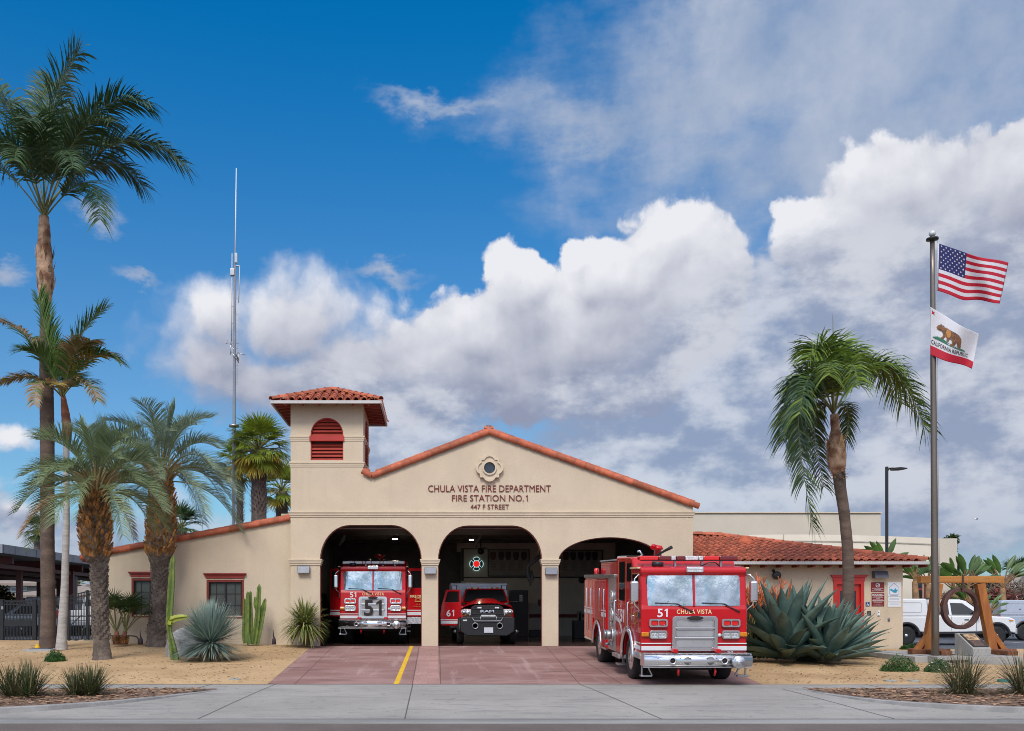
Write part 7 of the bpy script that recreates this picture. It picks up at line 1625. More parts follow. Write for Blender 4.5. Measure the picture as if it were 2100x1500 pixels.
# ------------------------------------------------------------------ flagpole and flags
Yf = 27.6; base = W(1918.5, 1363, Yf)
T = thing('flagpole', 'tall bronze flagpole with a pale ball finial', 'flagpole', base)
b = MB(); top = W(1912, 494, Yf); b.tube([base.lerp(top, i / 12) for i in range(13)], [.108 - .044 * (i / 12) ** 1.2 for i in range(13)], 20); pole = b.build('pole', mat('bronze_pole', (.20, .165, .135), .38, metal=.75, var=.15, vs=.8, stretch=(1, 1, .2)), T, world=True)
b = MB(); b.lathe(base, [(.20, 0), (.20, .02), (.15, .05), (.13, .06)], 18); b.build('collar', M['black'], T, world=True)
b = MB(); b.lathe(top, [(.06, 0), (.17, .02), (.17, .07), (.06, .10), (.05, .12)], 16); b.build('truck_cap', M['black'], T, world=True)
b = MB(); b.lathe(top + Vector((0, 0, .21)), [(0, -.10), (.055, -.085), (.09, -.04), (.10, 0), (.09, .04), (.055, .085), (0, .10)], 18); b.build('finial', mat('finial', (.62, .64, .64), .35, metal=.3, var=.15, vs=20), T, world=True)
b = MB(); b.tube([top + Vector((.14, -.02, .02)), W(1922, 560, Yf - .02), W(1921, 620, Yf - .02), base.lerp(top, .12) + Vector((.13, -.02, 0))], .006, 5); b.build('halyard', mat('rope', (.6, .6, .58), .8), T, world=True)
b = MB(); p = base.lerp(top, .13); b.box(p + Vector((.10, -.06, 0)), (.03, .05, .16)); b.build('cleat', M['steel'], T, world=True, bevel=.008)
for zz in (.02,): pass
flag_r, flag_w, flag_b = mat('flag_red', (.55, .010, .035), .7, transl=.25, var=.05), mat('flag_white', (.72, .72, .76), .7, transl=.25, var=.04), mat('flag_blue', (.018, .022, .13), .7, transl=.2, var=.06)
def grid_surface(c00, c10, c11, c01, wav):
    """a cloth from corner pixels (top hoist, top fly, bottom fly, bottom hoist); wav(u, v) pushes it sideways and in depth"""
    def f(u, v):
        px = (c00[0] * (1 - u) + c10[0] * u) * (1 - v) + (c01[0] * (1 - u) + c11[0] * u) * v; py = (c00[1] * (1 - u) + c10[1] * u) * (1 - v) + (c01[1] * (1 - u) + c11[1] * u) * v
        dx, dy, dd = wav(u, v); return W(px + dx, py + dy, Yf + dd)
    return f
def cloth(b, f, nu, nv, mfun, th=.0):
    pts = [f(i / nu, j / nv) for j in range(nv + 1) for i in range(nu + 1)]
    for j in range(nv):
        for i in range(nu):
            a = j * (nu + 1) + i; b.add([pts[a], pts[a + 1], pts[a + nu + 2], pts[a + nu + 1]], [(0, 1, 2, 3)], True, mfun((i + .5) / nu, (j + .5) / nv))
import bmesh as _bm
def weld(o):
    bm = _bm.new(); bm.from_mesh(o.data); _bm.ops.remove_doubles(bm, verts=bm.verts, dist=1e-4); bm.to_mesh(o.data); bm.free(); 
    s = o.modifiers.new('cloth', 'SOLIDIFY'); s.thickness = .004; return o
# national flag: 13 stripes, blue canton, 50 stars
def us_w(u, v):
    bell = math.sin(PI * min(1, u * 1.15)); 
    return (0, 9 * u * (1 - u) * 1.5 - 2.2 * math.sin(u * 9 + v * 2.5) * u - (10 * math.exp(-((u - .42) / .18) ** 2) * -(v - .2) if v > .4 else 0) * .7, .25 * math.sin(u * 7.5 - v * 2.2) * (.25 + u))
fu = grid_surface((1926, 500), (2068, 540), (2050, 621), (1924, 597), us_w)
def us_m(u, v):
    if u < .40 and v < 7 / 13: return 2
    return 0 if int(v * 13) % 2 == 0 else 1
b = MB(); cloth(b, fu, 50, 52, us_m); o = b.build('national_flag', [flag_r, flag_w, flag_b], origin=W(1926, 550, Yf), recalc=False); weld(o); tag(o, 'red and white striped flag with starry blue corner, upper of two on the pole', 'flag')
b = MB()
for r in range(9):
    for k in range(6 if r % 2 == 0 else 5):
        u = .40 * ((k + (.5 if r % 2 == 0 else 1.0)) / 6); v = (7 / 13) * (r + .7) / 9.4; c = fu(u, v); du = (fu(u + .01, v) - fu(u - .01, v)).normalized(); dv = (fu(u, v + .01) - fu(u, v - .01)).normalized(); nn = du.cross(dv).normalized()
        if nn.y > 0: nn = -nn
        rr_s = .034; star = [c + nn * .006 + (du * math.sin(2 * PI * q / 10) - dv * math.cos(2 * PI * q / 10)) * (rr_s if q % 2 == 0 else rr_s * .42) for q in range(10)]; b.face(*star)
st = b.build('stars', flag_w, o, world=True, recalc=False)
b = MB(); b.tube([fu(0, 0) + Vector((-.02, 0, 0)), fu(0, 1) + Vector((-.02, 0, 0))], .018, 6); b.build('hoist_band', flag_w, o, world=True)
# state flag: white field, bear on green ground, words, red band
def ca_w(u, v): return (-3 * math.sin(u * 5 + 1) * v * u + 5 * u * u * (v - .5), 6 * u * (1 - u) - 2 * math.sin(u * 8 + v * 2) * u, -.14 + .16 * math.sin(u * 7 + v * 1.6 + .6) * (.25 + u))
fc = grid_surface((1908, 630), (2011, 688), (1990, 756), (1908, 728), ca_w)
b = MB(); cloth(b, fc, 44, 40, lambda u, v: 0 if v > .80 else 1); o = b.build('state_flag', [flag_r, flag_w], origin=W(1908, 680, Yf), recalc=False); weld(o); tag(o, 'white flag with brown bear and red bottom band, lower of two on the pole', 'flag')
def on_flag(pts, m, name, lift=.008):
    """a flat patch sewn on the cloth: fine strips that follow its folds"""
    b = MB(); tr = tessellate_polygon([[Vector((u, v, 0)) for u, v in pts]]); P = lambda q: fc(*q)
    def put(a, c, d, lv):
        if lv == 0:
            q = [P(a), P(c), P(d)]; n = (q[1] - q[0]).cross(q[2] - q[0])
            if n.length < 1e-9: return
            n.normalize(); n = n if n.y < 0 else -n; b.add([x + n * lift + Vector((0, -lift, 0)) for x in q], [(0, 1, 2)], True)
        else:
            ac, cd_, da = ((a[0] + c[0]) / 2, (a[1] + c[1]) / 2), ((c[0] + d[0]) / 2, (c[1] + d[1]) / 2), ((d[0] + a[0]) / 2, (d[1] + a[1]) / 2)
            put(a, ac, da, lv - 1); put(ac, c, cd_, lv - 1); put(da, cd_, d, lv - 1); put(ac, cd_, da, lv - 1)
    for t in tr: put(*[pts[i] for i in t], 2)
    return b.build(name, m, o, world=True, recalc=False)
bear = [(.13, .36), (.16, .30), (.20, .265), (.23, .235), (.25, .255), (.28, .235), (.30, .26), (.36, .25), (.44, .26), (.52, .25), (.60, .27), (.65, .33), (.66, .40), (.655, .50), (.66, .58), (.60, .59), (.585, .52), (.56, .47), (.55, .52), (.52, .585), (.44, .60), (.445, .565), (.48, .54), (.47, .47), (.42, .47), (.40, .54), (.36, .54), (.355, .47), (.33, .46), (.29, .54), (.24, .56), (.225, .535), (.265, .50), (.28, .43), (.25, .39), (.20, .40), (.15, .395)]
on_flag([(.05, .60), (.16, .545), (.3, .54), (.45, .57), (.62, .575), (.72, .60), (.78, .645), (.6, .635), (.3, .62), (.05, .615)], mat('flag_green', (.01, .16, .09), .7), 'grass_patch', .006)
on_flag(bear, mat('bear_brown', (.24, .095, .025), .7, col2=(.10, .04, .015, 1), vs=9), 'bear', .009)
on_flag([(.36, .27), (.44, .29), (.43, .40), (.40, .46), (.36, .44), (.33, .36)], mat('bear_light', (.42, .18, .035), .7), 'bear_flank', .013)
on_flag([(.02, .04), (.05, .07), (.085, .06), (.07, .09), (.085, .125), (.05, .11), (.02, .13), (.03, .09)], flag_r, 'red_star', .008)
me_t = None
def flag_text(s, u0, u1, v0, v1):
    cu = bpy.data.curves.new('t', 'FONT'); cu.body = s; cu.size = 1; cu.offset = .012; cu.resolution_u = 2; oo = bpy.data.objects.new('t', cu); COL.objects.link(oo); bpy.context.view_layer.update()
    me = bpy.data.meshes.new_from_object(oo.evaluated_get(bpy.context.evaluated_depsgraph_get())); bpy.data.objects.remove(oo)
    xs = [v.co.x for v in me.vertices]; ys = [v.co.y for v in me.vertices]
    for v in me.vertices:
        u = u0 + (u1 - u0) * (v.co.x - min(xs)) / (max(xs) - min(xs)); w_ = v1 + (v0 - v1) * (v.co.y - min(ys)) / (max(ys) - min(ys)); v.co = fc(u, w_) - o.location + Vector((0, -.016, 0))
    me.materials.clear(); me.materials.append(mat('flag_ink', (.02, .018, .02), .7)); q = bpy.data.objects.new('lettering', me); COL.objects.link(q); q.parent = o
flag_text("CALIFORNIA REPUBLIC", .015, .84, .67, .765)

# ------------------------------------------------------------------ radio mast
Ym_ = 46.0; gb = W(478.5, 1075, Ym_); gb.z = 0
T = thing('radio_mast', 'slender grey radio mast with whip aerials behind the wing', 'radio mast', gb)
m0, m1 = W(479, 1070, Ym_), W(482, 545, Ym_); dirm = (m1 - m0).normalized(); g0 = m0 - dirm * ((m0.z) / dirm.z)
b = MB()
mm = mat('galvanised', (.26, .29, .33), .5, metal=.5, var=.12, vs=.8)
b.tube([g0.lerp(m1, i / 14) for i in range(15)], [.10 - .034 * (i / 14) for i in range(15)], 8, smooth=False)
for k in range(30):
    p = g0.lerp(m1, .3 + .68 * k / 30); b.box(p + Vector(((.12 if k % 2 else -.12), 0, 0)), (.12, .02, .02))
mast = b.build('mast', mm, T, world=True)
b = MB(); b.tube([m1, W(483.5, 430, Ym_), W(484.5, 345, Ym_)], [.035, .028, .018], 8); b.build('whip_aerial', M['white'], T, world=True)
b = MB(); b.tube([W(476, 520, Ym_), W(475, 700, Ym_)], .025, 6); b.build('side_aerial', M['gutter'], T, world=True)
b = MB(); b.tube([W(491.5, 546, Ym_), W(489.5, 622, Ym_)], .022, 6); b.build('side_aerial', M['gutter'], T, world=True)
b = MB(); b.tube([W(487, 622, Ym_), W(486, 790, Ym_)], .010, 5); b.build('cable', M['gutter'], T, world=True)
b = MB(); b.box(W(477, 559, Ym_), (.22, .2, .34)); b.box(W(484, 530, Ym_), (.14, .14, .5)); b.box(W(488, 546, Ym_), (.2, .05, .05)); b.build('equipment_box', M['steel'], T, world=True, bevel=.02)
b = MB()
b.tube([W(473, 705, Ym_), W(489, 738, Ym_)], .035, 6); b.tube([W(473, 720, Ym_ - .1), W(489, 742, Ym_ - .1)], .03, 6)
for p, q in (((473, 702), (473, 728)), ((489, 722), (489, 745)), ((463, 705), (476, 701)), ((466, 698), (476, 708)), ((474, 704), (490, 704)), ((486, 724), (503, 728))): b.tube([W(*p, Ym_), W(*q, Ym_)], .018, 5)
b.build('dipole_bracket', M['steel'], T, world=True)
b = MB(); p = W(480, 874, Ym_); b.lathe(p, [(.16, -.05), (.26, -.05), (.26, .05), (.16, .05)], 12); b.build('clamp', M['steel'], T, world=True)

# ------------------------------------------------------------------ street lamp behind the station
Yl_ = 48; T = thing('street_lamp', 'dark street lamp with a single flat arm above the tiled roof', 'street lamp', (WX(1818.5, Yl_), Yl_, -.17))
b = MB(); b.bx(WX(1816, Yl_), WX(1821, Yl_), Yl_ - .06, Yl_ + .06, -.17, WZ(957.5, Yl_)); b.build('pole', M['black'], T, world=True, bevel=.01)
b = MB(); b.tube([W(1820, 966, Yl_), W(1823, 961, Yl_), W(1832, 960.5, Yl_)], [.05, .04, .04], 8); b.build('arm', M['black'], T, world=True)
b = MB(); pts = [(1830, 959.5), (1848, 958), (1861, 959.5), (1862, 961.5), (1850, 963.5), (1834, 964)]; b.prism([W(x, y, Yl_ - .2) for x, y in pts], (0, .4, 0)); b.build('head', M['black'], T, world=True, bevel=.02)

# ------------------------------------------------------------------ fire gong: timber frame, iron ring, plinth, plaque
zt_ = WZ(1347, 27.0)
T = thing('concrete_plinth', 'low concrete plinth under the timber gong frame', 'plinth', W(1990, 1370, 27.0))
b = MB(); b.bx(WX(1922, 27), WX(2098, 27), 27, 30.9, -.5, zt_); b.bx(WX(1852, 28.2), WX(1922, 27) - .002, 27.5, 30.9, -.5, zt_ - .02); b.build('slab', M['concrete'], T, world=True, bevel=.015)
b = MB(); b.bx(WX(1922, 27) + .02, WX(2098, 27) - .02, 26.985, 26.999, -.5, zt_ - .12); b.build('front_band', mat('plinth_band', (.27, .27, .26), .9, var=.2, vs=1.5, bump=.2, bs=30), T, world=True)
Yw = 28.6; wood, wood2 = mat('timber', (.40, .155, .030), .6, vs=1.2, col2=(.27, .085, .018, 1), stretch=(4, 4, .8), bump=.25, bs=14, bstretch=(6, 6, .6)), mat('timber_beam', (.46, .21, .045), .6, vs=1.2, col2=(.33, .125, .025, 1), stretch=(.8, 4, 5), bump=.25, bs=14, bstretch=(.6, 6, 6))
wood3 = mat('timber_foot', (.20, .068, .022), .65, vs=1.5, col2=(.12, .04, .016, 1), stretch=(.8, 3, 4), bump=.3, bs=14)
T = thing('gong_frame', 'orange-brown timber A-frame carrying the iron ring', 'gong frame', (WX(1968, Yw), Yw, zt_))
k = Yw / FOC
def beam(b, p, q, w, d):
    p, q = Vector(p), Vector(q); t = (q - p).normalized(); yv = Vector((0, 1, 0)); sx = t.cross(yv).normalized()
    a = [p + sx * w / 2 * i + yv * d / 2 * j for i, j in ((-1, -1), (1, -1), (1, 1), (-1, 1))]; b.prism(a, q - p)
b = MB(); b.bx(WX(1884, Yw), WX(2054.5, Yw), Yw - .13, Yw + .13, WZ(1196, Yw), WZ(1182, Yw)); b.build('crossbeam', wood2, T, world=True, bevel=.012)
for (p, q) in (((1898, 1346), (1923, 1197)), ((2037, 1346), (2008.5, 1197))):
    b = MB(); beam(b, W(*p, Yw), W(*q, Yw), .25, .22); b.build('post', wood, T, world=True, bevel=.012)
for p, q, dy in (((1876, 1338), (1905, 1300), 0), ((2063, 1340), (2031, 1294), 0)):
    b = MB(); beam(b, W(*p, Yw - .02), W(*q, Yw - .02), .15, .16); b.build('brace', wood, T, world=True, bevel=.01)
for x0, x1 in ((1866, 1944), (2032, 2079)):
    b = MB(); b.bx(WX(x0, Yw), WX(x1, Yw), Yw - .16, Yw + .16, zt_, zt_ + .16); b.build('foot', wood3, T, world=True, bevel=.02)
    b = MB(); xm = WX(1905 if x0 < 1900 else 2036, Yw); b.bx(xm - .16, xm + .16, Yw - 1.0, Yw + 1.0, zt_ + .001, zt_ + .14); b.build('foot', wood3, T, world=True, bevel=.02)
c = W(1969.5, 1248, Yw); R = 43 * k
T = thing('iron_ring', 'rusty brown iron ring hanging from the timber beam', 'iron ring', c)
b = MB(); n = 56; rows = []
ang = math.radians(9)
for i in range(n + 1):
    a = 2 * PI * i / n; row = []
    for r, y in ((R, -.075), (R, .075), (R - .03, .085), (R - .115, .085), (R - .115, .02), (R - .13, .0), (R - .115, -.085), (R - .03, -.085), (R, -.075)):
        v = Vector((r * math.sin(a), y, r * math.cos(a))); row.append(c + Matrix.Rotation(ang, 3, 'Z') @ v)
    rows.append(row)
b.grid(rows, False); b.build('rim', mat('rusty_iron', (.125, .060, .048), .65, metal=.2, col2=(.075, .036, .03, 1), vs=4, bump=.2, bs=30), T, world=True)
b = MB(); zc = c.z + R
for s in (-1, 1):
    b.box((c.x + .0, Yw - .15 + .0, (WZ(1185, Yw) + zc) / 2 - .04), (.055, .02, WZ(1185, Yw) - zc + .25)); break
b.lathe((c.x, Yw - .09, zc - .02), [(.0, -.05), (.05, -.05), (.05, .05), (0, .05)], 10, 'Y'); b.build('hanger', mat('hanger_iron', (.09, .045, .035), .6, metal=.3), T, world=True)
T = thing('plaque_pedestal', 'grey concrete pedestal with a sloped dark picture plaque', 'pedestal', W(1999, 1347, 27.35))
Yp1, Yp0 = 27.9, 27.25; X0, X1 = WX(1990, Yp0), WX(2032, Yp0); z0, z1, z2 = zt_, WZ(1330, Yp0), WZ(1299, Yp1)
b = MB(); b.prism([(X0, Yp0, z0), (X0, Yp0, z1), (X0, Yp1, z2), (X0, Yp1 + .12, z2), (X0, Yp1 + .12, z0)], (X1 - X0, 0, 0)); 
rot = Matrix.Rotation(math.radians(9), 3, 'Z'); cc = Vector(((X0 + X1) / 2, (Yp0 + Yp1) / 2, 0)); b.v = [cc + rot @ (p - cc) for p in b.v]; ped = b.build('block', M['concrete'], T, world=True, bevel=.015)
sv_ = Vector((0, Yp1 - Yp0, z2 - z1)); nv = Vector((0, -(z2 - z1), Yp1 - Yp0)).normalized()
def on_slope(u, v, h): return cc + rot @ (Vector((X0 + (X1 - X0) * u, Yp0, z1)) + sv_ * v + nv * h - cc)
def slab(u0, u1, v0, v1, h0, h1):
    b = MB(); b.prism([on_slope(u0, v0, h0), on_slope(u1, v0, h0), on_slope(u1, v1, h0), on_slope(u0, v1, h0)], rot @ (nv * (h1 - h0))); return b
pl = slab(.07, .93, .07, .95, -.002, .022).build('plaque', mat('plaque_bronze', (.045, .038, .034), .4, metal=.5), T, world=True, bevel=.008)
slab(.16, .84, .50, .88, .0225, .026).build('picture', mat('sepia_picture', (.52, .36, .19), .5, col2=(.17, .095, .05, 1), vs=9, var=.2), pl, world=True)
for i in range(7): slab(.2, .8, .44 - i * .05, .465 - i * .05, .0225, .0245).build('text_line', mat('plaque_text', (.30, .17, .11), .5, vs=30, col2=(.08, .05, .04, 1)), pl, world=True)
# chain between pedestal and post, ground floodlights
b = MB(); p, q = W(1944, 1342, 28.0), W(1967, 1343, 28.0)
for i in range(14): b.lathe(p.lerp(q, i / 13) + Vector((0, 0, -.01 * math.sin(PI * i / 13))), [(.012, -.008), (.022, -.008), (.022, .008), (.012, .008)], 8, 'Y' if i % 2 else 'Z')
tag(b.build('chain', mat('chain_iron', (.09, .04, .035), .5, metal=.4)), 'short dark chain lying between timber foot and pedestal', 'chain')
T = thing('ground_floodlight', 'flat dark floodlight on a short post right of the flagpole', 'floodlight', W(1960, 1374, 26.2))
c = W(1965, 1356, 26.2)
b = MB(); b.prism([c + Vector(p) for p in ((-.24, -.13, .01), (.23, -.13, .035), (.25, -.13, .0), (.05, -.13, -.055), (-.16, -.13, -.055), (-.22, -.13, -.03))], (0, .3, 0)); b.build('head', M['black'], T, world=True, bevel=.012)
b = MB(); b.tube([c + Vector((-.05, 0, -.05)), c + Vector((-.07, .0, -.13)), W(1959, 1376, 26.2)], [.045, .035, .05], 8); b.build('stand', M['black'], T, world=True)
T = thing('ground_spotlight', 'small dark bullet spotlight beside the flagpole foot', 'spotlight', W(1936, 1366, 27.2)); c = W(1936.5, 1355, 27.2)
b = MB(); b.tube([c + Vector((0, 0, -.07)), c + Vector((0, 0, .02)), c + Vector((.0, 0, .06))], [.03, .048, .036], 10); b.build('head', M['slate'], T, world=True); b = MB(); b.cyl(W(1936.5, 1368, 27.2), c + Vector((0, 0, -.07)), .018, 8); b.build('stake', M['black'], T, world=True)
# utility covers in the ground, stumps, pipe, marker
def cover(label, px, py, Y, rx, m, zf, group='utility covers in the sand', sq=False):
    c = W(px, py, Y); c.z = zf(Y) + .058; T = thing('utility_cover', label, 'utility cover', c, group); b = MB()
    if sq: b.box(c, (rx * 2, rx * 1.5, .05))
    else: b.lathe(c, [(rx, -.05), (rx, .012), (rx * .9, .015), (rx * .88, .01), (0, .01)], 20)
    b.build('lid', m, T, world=True, bevel=.006); b = MB(); b.box(c + Vector((0, 0, .025 if sq else .016)), (rx * .3, rx * .2, .008)); b.build('grip', M['black'], T, world=True)
cvm = mat('grey_lid', (.30, .31, .28), .8, var=.2, vs=5)
cover('grey round cover in the left sand by the drive edge', 481, 1392, 22.5, .14, cvm, zl); cover('left of two grey covers in the right sand', 1825, 1401, 22.3, .15, cvm, zr); cover('right of two grey covers in the right sand', 1874, 1401, 22.3, .13, cvm, zr); cover('teal green oval cover in the right sand near the edge', 2062, 1399, 22.4, .17, mat('teal_lid', (.045, .19, .17), .6), zr)
c = W(83, 1337, 30.9); T = thing('valve_box', 'low concrete box with dark blue lid near the tall trunk foot', 'valve box', c); b = MB(); b.box(c + Vector((0, 0, .02)), (.95, .7, .14)); b.build('kerb_frame', M['concrete'], T, world=True, bevel=.01); b = MB(); b.box(c + Vector((0.02, 0, .095)), (.62, .45, .03)); b.build('lid', mat('blue_lid', (.06, .09, .15), .5), T, world=True, bevel=.006)
for px, l in ((289, 'dark dry flower stump left of the wall-side pindo palm'), (562, 'dark dry flower stump near the station pier')):
    c = W(px, 1322, 32.6); T = thing('dry_stump', l, 'stump', c, 'dark dry stumps by the wing wall'); b = MB(); b.tube([c, c + Vector((0, 0, .18)), c + Vector((.0, 0, .28))], [.08, .065, .02], 7); b.tube([c + Vector((-.02, 0, .25)), c + Vector((-.03, 0, .5))], [.025, .008], 5); b.build('stub', mat('stump_dark', (.055, .038, .05), .9), T, world=True)
T = thing('wall_pipe', 'thin dark pipe running along the wing wall behind the low fan palm', 'pipe', W(285, 1322, 33.3)); b = MB(); b.tube([W(205, 1304, 33.3), W(270, 1304, 33.3), W(280, 1306, 33.3), W(284, 1311, 33.3), W(284, 1324, 33.3)], .025, 8); b.build('tube', mat('pipe_dark', (.10, .09, .075), .6), T, world=True)
c = W(77, 1330, 31.4); T = thing('marker_cap', 'small yellow marker cap beside the tall palm trunk', 'marker', c); b = MB(); b.lathe(c, [(.09, -.1), (.09, .06), (.05, .12), (.05, .14), (0, .145)], 10); b.build('cap', M['yellow'], T, world=True)

# ------------------------------------------------------------------ black gate and fence at the left
Yg = 35.7
def rail(b, x0, x1, z, Y=Yg, t=.05): b.bx(x0, x1, Y - t / 2, Y + t / 2, z - t / 2, z + t / 2)
zb0, zg1 = WZ(1313, Yg), WZ(1233, Yg)
T = thing('metal_gate', 'black barred gate with a solid plate between two square posts', 'gate', W(38, 1325, Yg))
g0x, g1x = WX(7, Yg), WX(66, Yg)
b = MB()
for z in (zb0, zg1, WZ(1240, Yg), WZ(1270, Yg)): rail(b, g0x, g1x, z)
b.each('gate_rail', M['black'], T, world=True)
b = MB(); n = 20
for i in range(n + 1): x = g0x + (g1x - g0x) * i / n; b.bx(x - .011, x + .011, Yg - .011, Yg + .011, zb0, zg1)
b.build('bars', M['black'], T, world=True)
b = MB(); b.bx(g0x, g1x, Yg - .04, Yg - .026, WZ(1285, Yg), WZ(1272, Yg)); b.build('plate', M['black'], T, world=True)
for x in (4, 71):
    b = MB(); X = WX(x, Yg); b.bx(X - .075, X + .075, Yg - .07, Yg + .07, zb0 - .3, WZ(1231, Yg)); b.bx(X - .09, X + .09, Yg - .085, Yg + .085, WZ(1231, Yg), WZ(1229.5, Yg)); b.build('post', M['black'], T, world=True)
b = MB(); b.bx(WX(5, Yg), WX(9, Yg), Yg - .12, Yg - .071, WZ(1250, Yg), WZ(1244, Yg)); b.build('lock_box', M['steel'], T, world=True)
T = thing('kick_panel', 'plain grey panel under the black gate', 'panel', W(38, 1334, 35.2)); b = MB(); b.bx(WX(7, 35.2), WX(68.5, 35.2), 35.15, 35.2, WZ(1334, 35.2), WZ(1318, 35.2)); b.build('sheet', mat('grey_panel', (.36, .37, .40), .5, var=.05), T, world=True, bevel=.01); b = MB(); b.bx(WX(7, 35.2), WX(68.5, 35.2), 35.12, 35.149, WZ(1319, 35.2), WZ(1318, 35.2)); b.build('top_lip', M['steel'], T, world=True)
T = thing('picket_fence', 'black barred metal fence with an arched top between gate and station', 'fence', W(135, 1316, Yg))
def topy(px): return 1233 - 20 * max(0, min(1, (px - 75) / 105)) ** 1.4
b = MB(); n = 46
for i in range(n + 1):
    px = 76 + (226 - 76) * i / n; X = WX(px, Yg); b.bx(X - .011, X + .011, Yg - .011, Yg + .011, zb0 - .02, WZ(topy(px) + (2 if i % 2 else 0), Yg))
b.build('bars', M['black'], T, world=True)
b = MB(); pts = [W(76 + 150 * i / 20, topy(76 + 150 * i / 20), Yg) for i in range(21)]; b.tube(pts, .028, 4, smooth=False); b.tube([p - Vector((0, 0, .13)) for p in pts], .024, 4, smooth=False)
for y in (1237, 1264, 1312): rail(b, WX(76, Yg), WX(226, Yg), WZ(y, Yg), t=.045)
b.build('rails', M['black'], T, world=True)
for px in (82, 140, 179):
    b = MB(); X = WX(px, Yg); b.bx(X - .045, X + .045, Yg - .045, Yg + .045, zb0 - .3, WZ(topy(px) - 2.5, Yg)); b.build('post', M['black'], T, world=True)
T = thing('handrail', 'pale curved metal handrail just behind the black fence', 'handrail', W(160, 1316, 36.5)); b = MB(); Yh = 36.5
b.tube([W(130, 1290, Yh), W(150, 1278, Yh), W(165, 1263, Yh), W(200, 1262, Yh)], .03, 8); b.tube([W(169, 1316, Yh), W(169, 1292, Yh), W(172, 1287, Yh), W(184, 1284, Yh), W(192, 1276, Yh)], .03, 8); b.build('rail', M['steel'], T, world=True)
b = MB()
for k_ in range(70):
    px = rnd.uniform(125, 222); p = W(px, rnd.uniform(1315, 1319), 35.3); r = rnd.uniform(.04, .10); b.lathe(p, [(0, -r * .6), (r, -r * .2), (r * 1.05, r * .15), (r * .5, r * .6), (0, r * .65)], 6)
tag(b.build('cobbles', mat('cobble', (.33, .28, .23), .9, island=.4)), None, None, kind='stuff')

# ------------------------------------------------------------------ carport and houses behind the fence
T = thing('carport', 'long flat carport with grey fascia and dark red posts', 'carport', (-21, 45, .08))
cx1, cx0, cy0, cy1, cz0, cz1 = -17.8, -34, 38.2, 66, 3.45, 4.0
zfa = 3.62
b = MB(); b.bx(cx0, cx1 - .02, cy0, cy1, zfa, 3.95); b.build('roof', M['dark'], T, world=True)
b = MB(); b.bx(cx1 - .019, cx1 + .05, cy0 - .1, cy1 + .1, zfa + .02, 4.0); b.bx(cx0, cx1 - .02, cy0 - .1, cy0 - .001, zfa + .02, 4.0); b.build('fascia', mat('fascia_grey', (.24, .26, .30), .5, metal=.3, var=.12, vs=.8), T, world=True)
b = MB()
for q in range(26): y = cy0 + q * 1.05; b.bx(cx1 + .051, cx1 + .06, y, y + .03, zfa + .04, 3.98)
b.build('panel_seam', M['slate'], T, world=True)
mr = mat('dark_red_steel', (.11, .018, .016), .5, var=.1)
for y in (40.5, 44.5, 48.5, 53, 58, 63):
    b = MB(); b.bx(cx0, cx1 - .6, y - .1, y + .1, zfa - .32, zfa - .001); b.build('rafter_beam', mr, T, world=True)
b = MB()
for x in (-19, -22, -26): b.bx(x - .08, x + .08, cy0 + .4, cy1, zfa - .50, zfa - .321)
b.build('purlin', mr, T, world=True)
for px, y in ((40, 44.5), (147, 48.5), (121, 58), (80, 63), (-30, 40.5)):
    b = MB(); X = WX(px, y); b.bx(X - .12, X + .12, y - .12, y + .12, .05, zfa - .3); b.build('post', mr, T, world=True)
b = MB(); b.bx(WX(152, 50) - .02, WX(156, 50), 49.9, 50.2, WZ(1240, 50), WZ(1182, 50)); b.build('lamp_box', M['black'], T, world=True)
def house(label, x0, x1, Y, d, zg_, zw, zr_, m, rm, over=.6, wins=(), door=None, grp=None):
    T = thing('house', label, 'house', ((x0 + x1) / 2, Y, zg_), grp); b = MB(); b.bx(x0, x1, Y, Y + d, zg_, zw); b.build('wall', m, T, world=True)
    b = MB(); e = over; A = [Vector((x0 - e, Y - e, zw)), Vector((x1 + e, Y - e, zw)), Vector((x1 + e, Y + d + e, zw)), Vector((x0 - e, Y + d + e, zw))]; R0, R1 = Vector((x0 + d * .45, Y + d / 2, zr_)), Vector((x1 - d * .45, Y + d / 2, zr_)); A2 = [p - Vector((0, 0, .22)) for p in A]
    b.add(A + [R0, R1], [(0, 1, 5, 4), (1, 2, 5), (2, 3, 4, 5), (3, 0, 4)]); b.add(A + A2, [(0, 4, 5, 1), (1, 5, 6, 2), (2, 6, 7, 3), (3, 7, 4, 0), (4, 7, 6, 5)]); b.build('roof', rm, T, world=True)
    for wx0, wx1, wz0, wz1 in wins:
        b = MB(); b.bx(wx0 - .08, wx1 + .08, Y - .05, Y - .001, wz0 - .08, wz1 + .08); w = b.build('window', M['white'], T, world=True)
        b = MB(); b.bx(wx0, wx1, Y - .07, Y - .051, wz0, wz1); b.build('pane', mat('house_glass', (.10, .12, .14), .1, spec=.8), w, world=True)
        b = MB(); b.bx(wx0, wx1, Y - .09, Y - .071, (wz0 + wz1) / 2 - .04, (wz0 + wz1) / 2 + .04); b.build('sash', M['white'], w, world=True)
grey_roof = mat('grey_roof', (.27, .22, .185), .9, var=.12, vs=.6); sage = mat('sage_wall', (.33, .33, .29), .9, var=.06)
Yh_ = 82; 
house('pale two-storey house with white windows seen under the carport', WX(-60, Yh_), WX(80, Yh_), Yh_, 9, .05, WZ(1197, Yh_), WZ(1180, Yh_) + .3, sage, grey_roof, .8, [(WX(24, Yh_), WX(35, Yh_), WZ(1212, Yh_), WZ(1199, Yh_)), (WX(45, Yh_), WX(53, Yh_), WZ(1210, Yh_), WZ(1200, Yh_))])
